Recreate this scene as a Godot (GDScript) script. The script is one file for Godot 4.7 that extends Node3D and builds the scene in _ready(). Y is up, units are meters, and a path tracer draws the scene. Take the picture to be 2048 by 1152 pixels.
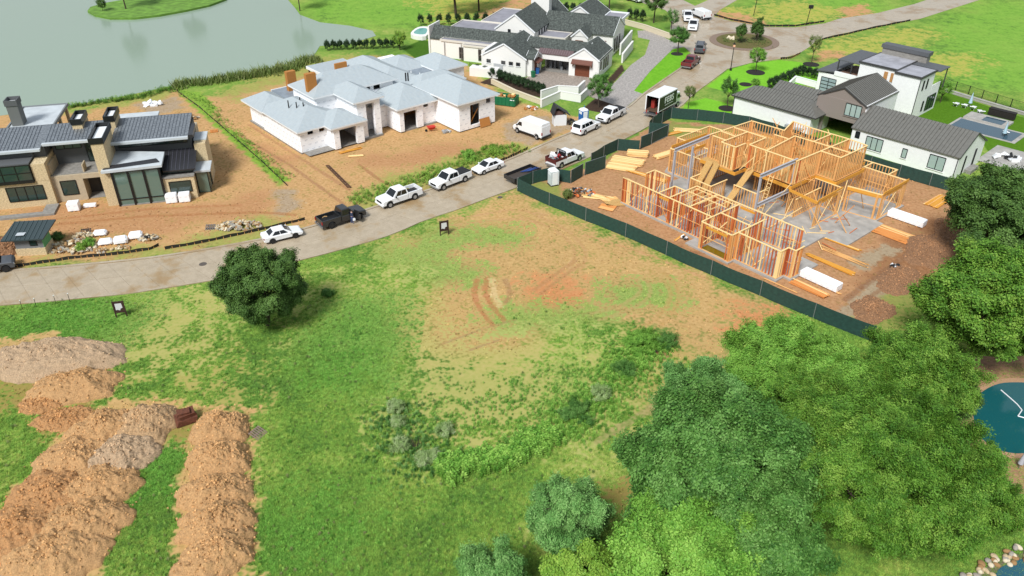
extends Node3D
# An aerial view over building lots beside a lake. Units are metres, y is up.
const CAM_H := 45.5
const PITCH := 32.4
const FOCAL := 1600.0
var mats := {}
var texs := {}
var names := {}
var rng := RandomNumberGenerator.new()

# ---------- mesh builder ----------
class Mb:
	var v := PackedVector3Array()
	var n := PackedVector3Array()
	var uv := PackedVector2Array()
	var cols := PackedColorArray()
	func tri(a: Vector3, b: Vector3, c: Vector3) -> void:
		var nn := (c - a).cross(b - a).normalized()
		v.append(a); v.append(b); v.append(c)
		n.append(nn); n.append(nn); n.append(nn)
	func quad(a: Vector3, b: Vector3, c: Vector3, d: Vector3) -> void:
		tri(a, b, c); tri(a, c, d)
	func hexa(p: Array) -> void:   # p[0..3] bottom, p[4..7] top, both counter-clockwise from above
		var cen := Vector3.ZERO
		for q in p: cen += q
		cen /= 8.0
		for f in [[0, 1, 2, 3], [4, 5, 6, 7], [0, 1, 5, 4], [1, 2, 6, 5], [2, 3, 7, 6], [3, 0, 4, 7]]:
			face([p[f[0]], p[f[1]], p[f[2]], p[f[3]]], cen)
	func face(q: Array, cen: Vector3) -> void:   # one flat polygon turned away from cen
		var nn: Vector3 = (q[2] - q[0]).cross(q[1] - q[0])
		var r := q
		if nn.dot(q[0] - cen) < 0.0:
			r = q.duplicate(); r.reverse()
		for i in range(1, r.size() - 1):
			tri(r[0], r[i], r[i + 1])
	func box(c: Vector3, s: Vector3, b := Basis()) -> void:
		var h := s * 0.5
		var p := []
		for y in [-1.0, 1.0]:
			for q in [[-1.0, 1.0], [1.0, 1.0], [1.0, -1.0], [-1.0, -1.0]]:
				p.append(c + b * Vector3(q[0] * h.x, y * h.y, q[1] * h.z))
		hexa(p)
	func bar(a: Vector3, b: Vector3, w: float, t: float) -> void:   # beam from a to b, w wide, t high
		var d := b - a
		var z := d.normalized()
		var up := Vector3.UP if absf(z.y) < 0.95 else Vector3.RIGHT
		var x := up.cross(z).normalized()
		var y := z.cross(x)
		box((a + b) * 0.5, Vector3(w, t, d.length()), Basis(x, y, z))
	func prism(pts: PackedVector2Array, y0: float, y1: float) -> void:   # pts are x,z
		var ix := Geometry2D.triangulate_polygon(pts)
		for i in range(0, ix.size(), 3):
			var a := pts[ix[i]]; var b := pts[ix[i + 1]]; var c := pts[ix[i + 2]]
			if (b - a).cross(c - a) < 0.0:
				var t := b; b = c; c = t
			tri(Vector3(a.x, y1, a.y), Vector3(b.x, y1, b.y), Vector3(c.x, y1, c.y))
			if y1 > y0:
				tri(Vector3(a.x, y0, a.y), Vector3(c.x, y0, c.y), Vector3(b.x, y0, b.y))
		if y1 <= y0: return
		var area := 0.0
		for i in pts.size():
			area += pts[i].cross(pts[(i + 1) % pts.size()])
		for i in pts.size():
			var a := pts[i]; var b := pts[(i + 1) % pts.size()]
			if area < 0.0:
				var t := a; a = b; b = t
			quad(Vector3(a.x, y0, a.y), Vector3(b.x, y0, b.y), Vector3(b.x, y1, b.y), Vector3(a.x, y1, a.y))
	func cyl(a: Vector3, b: Vector3, r0: float, r1: float, k := 10, caps := true) -> void:
		var z := (b - a).normalized()
		var up := Vector3.UP if absf(z.y) < 0.9 else Vector3.RIGHT
		var x := up.cross(z).normalized()
		var y := z.cross(x)
		for i in k:
			var a0 := TAU * i / k; var a1 := TAU * (i + 1) / k
			var d0 := x * cos(a0) + y * sin(a0); var d1 := x * cos(a1) + y * sin(a1)
			for t in [[a + d0 * r0, b + d0 * r1, b + d1 * r1, d0, d0, d1], [a + d0 * r0, b + d1 * r1, a + d1 * r0, d0, d1, d1]]:
				v.append(t[0]); v.append(t[1]); v.append(t[2])
				n.append(t[3]); n.append(t[4]); n.append(t[5])
			if caps:
				tri(b, b + d1 * r1, b + d0 * r1)
				tri(a, a + d0 * r0, a + d1 * r0)
	func mesh() -> ArrayMesh:
		var arr := []
		arr.resize(Mesh.ARRAY_MAX)
		arr[Mesh.ARRAY_VERTEX] = v
		arr[Mesh.ARRAY_NORMAL] = n
		if uv.size() == v.size(): arr[Mesh.ARRAY_TEX_UV] = uv
		if cols.size() == v.size(): arr[Mesh.ARRAY_COLOR] = cols
		var m := ArrayMesh.new()
		m.add_surface_from_arrays(Mesh.PRIMITIVE_TRIANGLES, arr)
		return m

# ---------- naming and placing ----------
func numbered(called: String) -> String:
	var k: int = names.get(called, 0)
	names[called] = k + 1
	return called if k == 0 else "%s_%03d" % [called, k]

func tag(o: Node, label: String, category: String, group := "") -> Node:
	o.set_meta("label", label); o.set_meta("category", category)
	if group: o.set_meta("group", group)
	return o

func thing(called: String, label: String, category: String, at := Vector3.ZERO, turn := 0.0, group := "") -> Node3D:
	var o := Node3D.new()
	o.name = numbered(called)
	add_child(o)
	o.position = at; o.rotation.y = turn
	tag(o, label, category, group)
	return o

func copy(o: Node3D, called: String, label: String, at: Vector3, turn := 0.0) -> Node3D:
	var c: Node3D = o.duplicate()
	c.name = numbered(called)
	add_child(c)
	c.position = at; c.rotation.y = turn
	if label: c.set_meta("label", label)
	return c

func part(called: String, m, mt: Material, parent: Node = self) -> MeshInstance3D:
	var o := MeshInstance3D.new()
	o.mesh = m.mesh() if m is Mb else m
	o.material_override = mt
	o.name = numbered(called) if parent == self else called
	parent.add_child(o, true)
	return o

func struct(called: String, m, mt: Material, parent: Node = self) -> MeshInstance3D:
	var o := part(called, m, mt, parent)
	if parent == self: o.set_meta("kind", "structure")
	return o

# a pixel of the 2048 x 1152 photograph to the point where its ray meets the level y = h
func P(px: float, py: float, h := 0.0) -> Vector3:
	var u := (px - 1024.0) / FOCAL
	var w := (py - 576.0) / FOCAL
	var c := cos(deg_to_rad(PITCH)); var s := sin(deg_to_rad(PITCH))
	var t := (CAM_H - h) / (s + w * c)
	return Vector3(u * t, h, -(c - w * s) * t)

func P2(px: float, py: float, h := 0.0) -> Vector2:
	var q := P(px, py, h)
	return Vector2(q.x, q.z)

func polyP(a: Array, h := 0.0) -> PackedVector2Array:   # flat list of pixels
	var r := PackedVector2Array()
	for i in range(0, a.size(), 2): r.append(P2(a[i], a[i + 1], h))
	return r

# ---------- materials ----------
func noise_tex(key: String, freq: float, lo: float, hi: float, oct := 4, size := 256, kind := FastNoiseLite.TYPE_SIMPLEX_SMOOTH) -> ImageTexture:
	if texs.has(key): return texs[key]
	var f := FastNoiseLite.new()
	f.seed = hash(key) % 10000
	f.noise_type = kind
	f.frequency = freq
	f.fractal_octaves = oct
	var im := f.get_seamless_image(size, size)
	im.convert(Image.FORMAT_L8)
	var d := im.get_data()
	for i in d.size():
		d[i] = int(lerpf(lo, hi, d[i] / 255.0) * 255.0)
	im = Image.create_from_data(size, size, false, Image.FORMAT_L8, d)
	im.generate_mipmaps()
	texs[key] = ImageTexture.create_from_image(im)
	return texs[key]

func bump_tex(key: String, freq: float, strength: float, size := 256) -> ImageTexture:
	if texs.has(key): return texs[key]
	var f := FastNoiseLite.new()
	f.seed = hash(key) % 10000
	f.frequency = freq
	f.fractal_octaves = 4
	var im := f.get_seamless_image(size, size)
	im.convert(Image.FORMAT_L8)
	im.bump_map_to_normal_map(strength)
	texs[key] = ImageTexture.create_from_image(im)
	return texs[key]

func mat(key: String, c: Color, rough := 0.8, metal := 0.0) -> StandardMaterial3D:
	if mats.has(key): return mats[key]
	var m := StandardMaterial3D.new()
	m.albedo_color = c
	m.roughness = rough
	m.metallic = metal
	mats[key] = m
	return m

func matn(key: String, c: Color, rough: float, freq: float, lo: float, scale: float, bump := 0.0) -> StandardMaterial3D:
	if mats.has(key): return mats[key]
	var m := mat(key, c, rough)
	m.albedo_texture = noise_tex("n%.3f_%.2f" % [freq, lo], freq, lo, 1.0)
	m.uv1_triplanar = true
	m.uv1_world_triplanar = true
	m.uv1_scale = Vector3.ONE * scale
	if bump > 0.0:
		m.normal_enabled = true
		m.normal_texture = bump_tex("b%.2f_%.1f" % [freq, bump], freq, bump)
	return m

func rgb(r: int, g: int, b: int) -> Color:
	return Color8(r, g, b)

func glass(key: String, c: Color) -> StandardMaterial3D:
	if mats.has(key): return mats[key]
	var m := mat(key, c, 0.04)
	m.metallic_specular = 0.6
	return m

func _ready() -> void:
	rng.seed = 7
	# --- camera, sky, sun, exposure ---
	var cam := Camera3D.new()
	cam.name = "camera"
	cam.position = Vector3(0, CAM_H, 0)
	cam.rotation_degrees = Vector3(-PITCH, 0, 0)
	cam.fov = rad_to_deg(2.0 * atan(576.0 / FOCAL))
	cam.near = 0.5
	cam.far = 6000.0
	add_child(cam)
	cam.current = true
	var sky_m := ProceduralSkyMaterial.new()
	sky_m.sky_top_color = Color(0.83, 0.885, 0.95)
	sky_m.sky_horizon_color = Color(0.91, 0.925, 0.94)
	sky_m.sky_curve = 0.2
	sky_m.ground_bottom_color = Color(0.35, 0.36, 0.32)
	sky_m.ground_horizon_color = Color(0.80, 0.82, 0.82)
	sky_m.sky_energy_multiplier = 0.82
	sky_m.sun_angle_max = 0.0
	var sky := Sky.new()
	sky.sky_material = sky_m
	var env := Environment.new()
	env.background_mode = Environment.BG_SKY
	env.sky = sky
	env.tonemap_mode = Environment.TONE_MAPPER_LINEAR
	env.tonemap_exposure = 1.03
	env.sdfgi_enabled = true
	env.ssao_enabled = true
	env.ssil_enabled = true
	var we := WorldEnvironment.new()
	we.name = "world"
	we.environment = env
	add_child(we)
	var sun := DirectionalLight3D.new()
	sun.name = "sun"
	sun.light_energy = 1.3
	sun.light_color = Color(1.0, 1.0, 0.99)
	sun.light_angular_distance = 16.0
	sun.shadow_enabled = true
	sun.rotation_degrees = Vector3(-48, -26, 0)
	add_child(sun)
	# --- the place ---
	build_ground()
	build_lake()
	build_roads()
	build_all()

# ---------- the ground and what grows or lies bare on it ----------
# each patch: colour a, colour b, feather in metres, how ragged its edge is, outlines in photo pixels
func patches() -> Array:
	return [
		{"a": rgb(170, 132, 88), "b": rgb(194, 156, 110), "f": 2.0, "k": 0.35, "p": [[-60, 205, 120, 226, 250, 206, 345, 182, 430, 190, 520, 162, 640, 126, 700, 112, 900, 112, 1010, 190, 1060, 215, 1165, 235, 1142, 264, 1050, 303, 940, 348, 860, 378, 740, 416, 610, 456, 500, 482, 320, 512, 150, 529, -60, 542]]},
		{"a": rgb(162, 118, 80), "b": rgb(184, 142, 102), "f": 4.0, "k": 0.6, "p": [[60, 420, 300, 400, 470, 410, 560, 380, 600, 420, 400, 440, 330, 470, 200, 460, 60, 470], [470, 250, 560, 300, 620, 340, 560, 340, 480, 290], [690, 330, 900, 290, 950, 300, 760, 345]]},
		{"a": rgb(128, 140, 66), "b": rgb(166, 156, 92), "f": 2.5, "k": 1.1, "p": [[690, 395, 760, 358, 860, 332, 960, 303, 1040, 292, 1052, 301, 940, 345, 860, 374, 740, 412, 700, 408], [430, 190, 520, 150, 640, 116, 700, 108, 705, 122, 620, 150, 560, 168, 470, 200], [130, 216, 250, 196, 345, 175, 352, 192, 300, 203, 140, 226], [20, 534, 150, 515, 320, 494, 500, 466, 610, 440, 610, 454, 500, 482, 320, 511, 150, 528, 15, 541], [430, 455, 560, 430, 600, 435, 500, 462, 430, 470]]},
		{"a": rgb(98, 144, 52), "b": rgb(146, 168, 66), "f": 0.8, "k": 0.5, "p": [[350, 178, 400, 184, 432, 215, 425, 236, 475, 268, 578, 362, 560, 372, 445, 265, 385, 212]]},
		{"a": rgb(150, 128, 104), "b": rgb(170, 150, 124), "f": 1.5, "k": 0.5, "p": [[1015, 250, 1060, 228, 1140, 240, 1135, 264, 1060, 290, 1010, 280], [270, 210, 350, 195, 370, 215, 300, 235], [540, 380, 585, 370, 600, 420, 560, 430]]},
		# the bare lot in the middle
		{"a": rgb(172, 134, 88), "b": rgb(196, 158, 110), "f": 6.0, "k": 0.5, "o": 0.93, "p": [[640, 535, 700, 512, 860, 450, 960, 408, 1035, 385, 1130, 422, 1250, 474, 1400, 545, 1565, 620, 1440, 722, 1390, 706, 1340, 655, 1240, 662, 1100, 688, 980, 720, 880, 710, 835, 680, 825, 640, 850, 590, 840, 545, 800, 505, 720, 525, 650, 545]]},
		{"a": rgb(186, 150, 98), "b": rgb(164, 146, 88), "f": 8.0, "k": 1.2, "o": 0.7, "p": [[800, 640, 1000, 660, 1300, 640, 1330, 690, 1180, 740, 1020, 800, 880, 780, 820, 720], [1240, 770, 1380, 700, 1420, 720, 1300, 830, 1180, 870], [260, 590, 330, 580, 400, 640, 340, 700, 300, 640], [420, 640, 470, 660, 440, 760, 330, 800, 300, 760]]},
		{"a": rgb(182, 112, 70), "b": rgb(196, 134, 90), "f": 5.0, "k": 0.9, "o": 0.75, "p": [[900, 572, 970, 558, 1012, 580, 992, 642, 955, 640, 925, 600], [1020, 600, 1100, 560, 1180, 575, 1150, 620, 1060, 640], [1480, 640, 1560, 630, 1530, 690, 1460, 700], [480, 600, 560, 640, 500, 650]]},
		{"a": rgb(108, 146, 66), "b": rgb(142, 162, 84), "f": 4.0, "k": 1.2, "o": 0.85, "p": [[770, 484, 870, 470, 960, 464, 980, 480, 905, 506, 830, 520, 770, 516], [980, 455, 1060, 462, 1060, 485, 1010, 490], [1125, 505, 1180, 515, 1205, 545, 1150, 545], [860, 540, 950, 530, 930, 570, 850, 580], [1240, 545, 1350, 560, 1330, 620, 1230, 620], [960, 620, 1200, 610, 1210, 660, 1000, 660]]},
		# the building lot behind the green fence
		{"a": rgb(158, 116, 82), "b": rgb(182, 142, 104), "f": 0.8, "k": 0.25, "p": [[1042, 388, 1075, 350, 1200, 330, 1270, 272, 1330, 242, 1490, 252, 1960, 392, 1995, 420, 1925, 480, 1850, 575, 1730, 660, 1600, 605, 1400, 523, 1200, 440, 1100, 402]]},
		{"a": rgb(126, 88, 60), "b": rgb(160, 118, 84), "f": 1.5, "k": 0.9, "p": [[1780, 470, 1880, 440, 1930, 470, 1860, 560, 1740, 640, 1680, 625, 1720, 570], [1290, 480, 1400, 500, 1440, 530, 1300, 475]]},
		{"a": rgb(150, 132, 108), "b": rgb(164, 146, 120), "f": 1.0, "k": 0.5, "p": [[1690, 520, 1770, 490, 1800, 500, 1730, 545], [1660, 640, 1740, 560, 1800, 560, 1760, 640, 1700, 655]]},
		{"a": rgb(112, 132, 62), "b": rgb(150, 142, 80), "f": 1.0, "k": 0.7, "p": [[1048, 386, 1080, 362, 1130, 372, 1125, 405, 1085, 398], [1310, 258, 1340, 244, 1480, 262, 1460, 278, 1360, 275], [1690, 650, 1760, 590, 1830, 570, 1850, 600, 1800, 660, 1740, 668]]},
		# lawns
		{"a": rgb(108, 166, 42), "b": rgb(124, 184, 54), "f": 0.3, "k": 0.05, "p": [[1414, 173, 1432, 160, 1458, 139, 1502, 127, 1560, 120, 1600, 124, 1640, 138, 1640, 160, 1560, 185, 1500, 195], [1362, 222, 1375, 205, 1412, 196, 1450, 205, 1470, 214, 1460, 232]]},
		{"a": rgb(92, 150, 34), "b": rgb(120, 176, 48), "f": 0.3, "k": 0.1, "p": [[1268, 182, 1300, 143, 1346, 98, 1372, 96, 1382, 108, 1360, 137, 1284, 188], [1225, 214, 1245, 214, 1262, 222, 1212, 240]]},
		{"a": rgb(72, 108, 22), "b": rgb(84, 122, 30), "f": 0.3, "k": 0.05, "p": [[1835, 232, 1862, 212, 1890, 184, 2080, 246, 2080, 310, 1985, 312, 1960, 280], [1960, 330, 2080, 300, 2080, 360, 1990, 372]]},
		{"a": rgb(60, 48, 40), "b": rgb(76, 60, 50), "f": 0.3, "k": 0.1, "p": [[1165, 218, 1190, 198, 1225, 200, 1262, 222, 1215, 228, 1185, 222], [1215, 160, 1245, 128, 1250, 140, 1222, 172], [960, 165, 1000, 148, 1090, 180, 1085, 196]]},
		{"a": rgb(58, 92, 26), "b": rgb(74, 108, 34), "f": 0.4, "k": 0.1, "p": [[806, 98, 846, 78, 862, 84, 862, 110, 830, 116]]},
		{"a": rgb(104, 150, 54), "b": rgb(130, 168, 68), "f": 10.0, "k": 1.0, "o": 0.85, "p": [[1850, 60, 2000, 10, 2200, 20, 2200, 260, 1990, 180, 1860, 120], [1500, 6, 1700, -10, 1800, 0, 1680, 34, 1560, 48], [590, 20, 700, -20, 1000, -30, 900, 60, 760, 62, 640, 40]]},
		# far fields
		{"a": rgb(150, 160, 64), "b": rgb(172, 160, 88), "f": 6.0, "k": 1.4, "p": [[1640, 104, 1700, 80, 1800, 52, 1860, 60, 1800, 100, 1720, 118], [1430, 20, 1500, 10, 1640, 8, 1700, 20, 1640, 44, 1520, 50], [850, 60, 1000, 20, 1060, 0, 1080, -40, 850, -40], [1850, 110, 1960, 120, 1900, 150]]},
		{"a": rgb(176, 130, 88), "b": rgb(190, 148, 108), "f": 2.0, "k": 0.9, "p": [[950, 30, 1010, 8, 1040, -30, 1090, -40, 1080, 20, 980, 44], [1630, 104, 1680, 102, 1690, 116, 1640, 122], [1680, 16, 1730, 8, 1750, 28, 1690, 40], [1430, 22, 1500, 30, 1540, 50, 1460, 46]]},
		{"a": rgb(150, 160, 84), "b": rgb(172, 168, 104), "f": 9.0, "k": 1.3, "o": 0.6, "p": [[560, 560, 720, 560, 800, 640, 780, 720, 700, 760, 640, 680], [860, 720, 1150, 700, 1240, 740, 1060, 820, 900, 800], [240, 620, 420, 620, 460, 760, 360, 800, 240, 740], [820, 1000, 1060, 960, 1100, 1020, 900, 1080]]},
		{"a": rgb(78, 128, 48), "b": rgb(94, 144, 58), "f": 6.0, "k": 1.0, "o": 0.7, "p": [[620, 640, 720, 600, 790, 680, 760, 780, 640, 800, 580, 740], [20, 620, 300, 600, 260, 660, 40, 680], [500, 880, 640, 860, 620, 1150, 500, 1150], [280, 900, 360, 920, 340, 1150, 240, 1150]]},
		{"a": rgb(176, 138, 92), "b": rgb(198, 158, 110), "f": 1.0, "k": 0.9, "o": 0.9, "p": [[150, 830, 240, 800, 345, 805, 340, 870, 288, 940, 256, 1010, 216, 1080, 185, 1170, -60, 1170, -60, 1040, 60, 960], [380, 812, 505, 812, 512, 1000, 520, 1170, 348, 1170, 362, 980], [-60, 680, 100, 668, 225, 690, 215, 745, -60, 750], [70, 745, 225, 738, 225, 800, 60, 830]]},
		# worn ground between the heaps
		{"a": rgb(132, 128, 62), "b": rgb(150, 130, 76), "f": 1.5, "k": 1.2, "p": [[-60, 735, 80, 745, 120, 770, 40, 830, -60, 850], [80, 830, 200, 790, 160, 850, 60, 880], [340, 840, 410, 830, 400, 880, 350, 900], [1230, 960, 1330, 930, 1250, 1010, 1150, 1030]]},
		{"a": rgb(116, 84, 60), "b": rgb(140, 104, 76), "f": 1.0, "k": 0.7, "p": [[1290, 690, 1330, 680, 1330, 720, 1300, 715], [1930, 740, 1990, 735, 1960, 790, 1935, 800], [2000, 1020, 2060, 1010, 2060, 1060, 2010, 1055]]},
	]

func tracks() -> Array:   # wheel ruts: outlines of the middle line in pixels, width in metres, colour
	return [
		[[955, 560, 950, 590, 962, 620, 985, 650], 0.5, rgb(160, 96, 58)], [[975, 556, 972, 585, 985, 612, 1008, 640], 0.5, rgb(160, 96, 58)],
		[[985, 560, 990, 590, 1000, 612], 0.6, rgb(196, 172, 122)], [[1010, 560, 1022, 585, 1012, 605], 0.4, rgb(140, 104, 68)],
		[[1070, 580, 1110, 550, 1150, 522], 0.4, rgb(156, 112, 70)], [[1082, 588, 1120, 558, 1160, 530], 0.4, rgb(156, 112, 70)],
		[[1300, 540, 1335, 570, 1340, 600, 1310, 640, 1260, 662], 0.4, rgb(166, 130, 76)], [[1318, 538, 1352, 570, 1356, 605, 1325, 648, 1275, 670], 0.4, rgb(166, 130, 76)],
		[[1040, 430, 1110, 460, 1150, 500, 1140, 540], 0.35, rgb(166, 126, 80)], [[1060, 425, 1130, 458, 1170, 500, 1165, 540], 0.35, rgb(166, 126, 80)],
		[[880, 440, 960, 430, 1030, 420, 1090, 430], 0.35, rgb(170, 128, 84)], [[890, 452, 960, 444, 1030, 438, 1080, 446], 0.35, rgb(170, 128, 84)],
		[[1200, 640, 1260, 620, 1300, 590, 1295, 560], 0.35, rgb(160, 132, 80)], [[1180, 628, 1240, 612, 1280, 585, 1275, 560], 0.35, rgb(160, 132, 80)],
		[[480, 270, 580, 330, 690, 410], 0.4, rgb(140, 98, 66)], [[500, 250, 560, 290, 700, 380], 0.5, rgb(150, 106, 72)],
		[[720, 330, 760, 360, 790, 372], 0.5, rgb(140, 92, 60)], [[100, 450, 300, 432, 500, 425, 590, 430], 0.6, rgb(150, 98, 58)], [[100, 440, 300, 418, 480, 410], 0.5, rgb(156, 104, 64)],
		[[1170, 470, 1300, 510, 1420, 560], 0.3, rgb(176, 128, 84)], [[1420, 520, 1560, 600, 1700, 660], 0.4, rgb(140, 96, 64)],
		[[1690, 600, 1800, 520, 1920, 440], 0.6, rgb(120, 84, 58)], [[1720, 610, 1830, 530, 1930, 460], 0.5, rgb(124, 88, 60)],
		[[880, 690, 960, 660, 1030, 640], 0.2, rgb(140, 110, 70)], [[940, 700, 1000, 680], 0.2, rgb(140, 104, 70)],
		[[1200, 880, 1300, 820, 1400, 740], 0.8, rgb(146, 128, 84)],
	]

func noise_bytes(w: int, h: int, res: float, ox: float, oz: float, metres: float, sd: int) -> PackedByteArray:
	var f := FastNoiseLite.new()
	f.seed = sd
	f.frequency = res / metres
	f.fractal_octaves = 4
	f.offset = Vector3(ox / res, oz / res, 0)
	var im := f.get_image(w, h, false, false, false)
	im.convert(Image.FORMAT_L8)
	return im.get_data()

func paint(x0: float, z0: float, wm: float, hm: float, res: float) -> Image:
	var w := int(wm / res); var h := int(hm / res)
	var big := noise_bytes(w, h, res, x0, z0, 14.0, 11)
	var mid := noise_bytes(w, h, res, x0, z0, 2.6, 12)
	var fine := noise_bytes(w, h, res, x0, z0, 0.55, 13)
	var d := PackedByteArray()
	d.resize(w * h * 3)
	var gr := PackedByteArray(); var gg := PackedByteArray(); var gb := PackedByteArray()   # grass tones by index
	var tones := [rgb(86, 120, 52), rgb(102, 136, 56), rgb(120, 147, 64), rgb(142, 156, 78), rgb(174, 168, 104)]
	gr.resize(256); gg.resize(256); gb.resize(256)
	for i in 256:
		var t := i / 255.0 * 3.999
		var c: Color = tones[int(t)].lerp(tones[int(t) + 1], t - int(t))
		gr[i] = c.r8; gg[i] = c.g8; gb[i] = c.b8
	var j := 0
	for i in w * h:
		var q := clampi((big[i] * 5 + mid[i] * 3 + fine[i] * 4 - 12 * 128) / 5 + 108, 0, 255)
		d[j] = gr[q]; d[j + 1] = gg[q]; d[j + 2] = gb[q]
		j += 3
	for lay in patches():
		var r := Rect2()
		var polys := []
		for pp in lay.p:
			var g := polyP(pp)
			for i in g.size():
				g[i] = (g[i] - Vector2(x0, z0)) / res
				r = Rect2(g[i], Vector2.ZERO) if r.size == Vector2.ZERO and polys.is_empty() and i == 0 else r.expand(g[i])
			polys.append(g)
		blot(d, w, h, polys, r, lay.f / res, lay.k, lay.a, lay.b, mid, fine, int(lay.get("o", 1.0) * 255.0))
	for t in tracks():
		var line := polyP(t[0])
		for i in line.size(): line[i] = (line[i] - Vector2(x0, z0)) / res
		var curve := Curve2D.new()
		for i in line.size():
			var tan := (line[mini(i + 1, line.size() - 1)] - line[maxi(i - 1, 0)]) / 6.0
			curve.add_point(line[i], -tan, tan)
		var pts := curve.tessellate(4, 4)
		var rr := Rect2(pts[0], Vector2.ZERO)
		for q in pts: rr = rr.expand(q)
		var polys := []
		for g in Geometry2D.offset_polyline(pts, t[1] / res * 0.5): polys.append(g)
		blot(d, w, h, polys, rr.grow(t[1] / res), maxf(0.25 / res, 1.0), 0.9, t[2], t[2].lightened(0.12), mid, fine, 150)
	return Image.create_from_data(w, h, false, Image.FORMAT_RGB8, d)

func blot(d: PackedByteArray, w: int, h: int, polys: Array, r: Rect2, feather: float, ragged: float, ca: Color, cb: Color, mid: PackedByteArray, fine: PackedByteArray, most := 255) -> void:
	var bx0 := maxi(0, int(r.position.x - feather - 2)); var by0 := maxi(0, int(r.position.y - feather - 2))
	var bx1 := mini(w, int(r.end.x + feather + 2)); var by1 := mini(h, int(r.end.y + feather + 2))
	var bw := bx1 - bx0; var bh := by1 - by0
	if bw < 2 or bh < 2: return
	var m := Image.create_empty(bw, bh, false, Image.FORMAT_L8)
	for g in polys:
		for y in bh:
			var yy := y + by0 + 0.5
			var xs := []
			for i in g.size():
				var a: Vector2 = g[i]; var b: Vector2 = g[(i + 1) % g.size()]
				if (a.y <= yy) != (b.y <= yy):
					xs.append(a.x + (yy - a.y) / (b.y - a.y) * (b.x - a.x) - bx0)
			xs.sort()
			for i in range(0, xs.size() - 1, 2):
				var s := maxi(0, int(xs[i])); var e := mini(bw, int(xs[i + 1]))
				if e > s: m.fill_rect(Rect2i(s, y, e - s, 1), Color.WHITE)
	var k := maxi(1, int(feather))
	if k > 1:
		m.resize(maxi(2, bw / k), maxi(2, bh / k), Image.INTERPOLATE_BILINEAR)
		m.resize(bw, bh, Image.INTERPOLATE_CUBIC)
	var mk := m.get_data()
	var ar := ca.r8; var ag := ca.g8; var ab := ca.b8
	var dr := cb.r8 - ar; var dg := cb.g8 - ag; var db := cb.b8 - ab
	var rg := int(ragged * 128.0)
	for y in bh:
		var o := (y + by0) * w + bx0
		for x in bw:
			var mv := mk[y * bw + x]
			if mv > 8:
				var i := o + x
				var al := ((mv - 128) * 128 + (mid[i] + fine[i] - 256) * rg * 2) / 100 + 128
				if al > 0:
					if al > most: al = most
					var t := clampi((fine[i] * 3 + mid[i] - 512) / 2 + 128, 0, 255)
					var q := i * 3
					d[q] += ((ar + dr * t / 255) - d[q]) * al / 255
					d[q + 1] += ((ag + dg * t / 255) - d[q + 1]) * al / 255
					d[q + 2] += ((ab + db * t / 255) - d[q + 2]) * al / 255

const NX := -80.0; const NZ := -135.0; const NW := 170.0; const NH := 108.0
const FX := -200.0; const FZ := -300.0; const FW := 400.0; const FH := 310.0
var near_img: Image

func build_ground() -> void:
	near_img = paint(NX, NZ, NW, NH, 0.1)
	var far_img := paint(FX, FZ, FW, FH, 0.3)
	var nm := mat("ground_near", Color.WHITE, 0.95)
	var im: Image = near_img.duplicate()
	im.generate_mipmaps()
	nm.albedo_texture = ImageTexture.create_from_image(im)
	nm.metallic_specular = 0.2
	far_img.generate_mipmaps()
	var fm := mat("ground_far", Color.WHITE, 0.95)
	fm.albedo_texture = ImageTexture.create_from_image(far_img)
	fm.metallic_specular = 0.2
	var out := mat("ground_out", rgb(98, 138, 52), 0.95)
	var m := ArrayMesh.new()
	for s in [[nm, NX, NZ, NW, NH, [Rect2(NX, NZ, NW, NH)]],
			[fm, FX, FZ, FW, FH, [Rect2(FX, FZ, FW, NZ - FZ), Rect2(FX, NZ, NX - FX, NH), Rect2(NX + NW, NZ, FX + FW - NX - NW, NH), Rect2(FX, NZ + NH, FW, FZ + FH - NZ - NH)]],
			[out, 0, 0, 1, 1, [Rect2(-3000, -3000, 6000, 3000 + FZ), Rect2(-3000, FZ, 3000 + FX, FH), Rect2(FX + FW, FZ, 3000 - FX - FW, FH), Rect2(-3000, FZ + FH, 6000, 3000 - FZ - FH)]]]:
		var b := Mb.new()
		for r in s[5]:
			var p := []
			for q in [r.position, Vector2(r.end.x, r.position.y), r.end, Vector2(r.position.x, r.end.y)]:
				p.append(Vector3(q.x, 0, q.y))
			b.quad(p[0], p[1], p[2], p[3])
		for q in b.v:
			b.uv.append(Vector2((q.x - s[1]) / s[3], (q.z - s[2]) / s[4]))
		var arr := []
		arr.resize(Mesh.ARRAY_MAX)
		arr[Mesh.ARRAY_VERTEX] = b.v; arr[Mesh.ARRAY_NORMAL] = b.n; arr[Mesh.ARRAY_TEX_UV] = b.uv
		m.add_surface_from_arrays(Mesh.PRIMITIVE_TRIANGLES, arr)
		m.surface_set_material(m.get_surface_count() - 1, s[0])
	var o := MeshInstance3D.new()
	o.name = "ground"
	o.mesh = m
	o.set_meta("kind", "structure")
	add_child(o)

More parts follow.
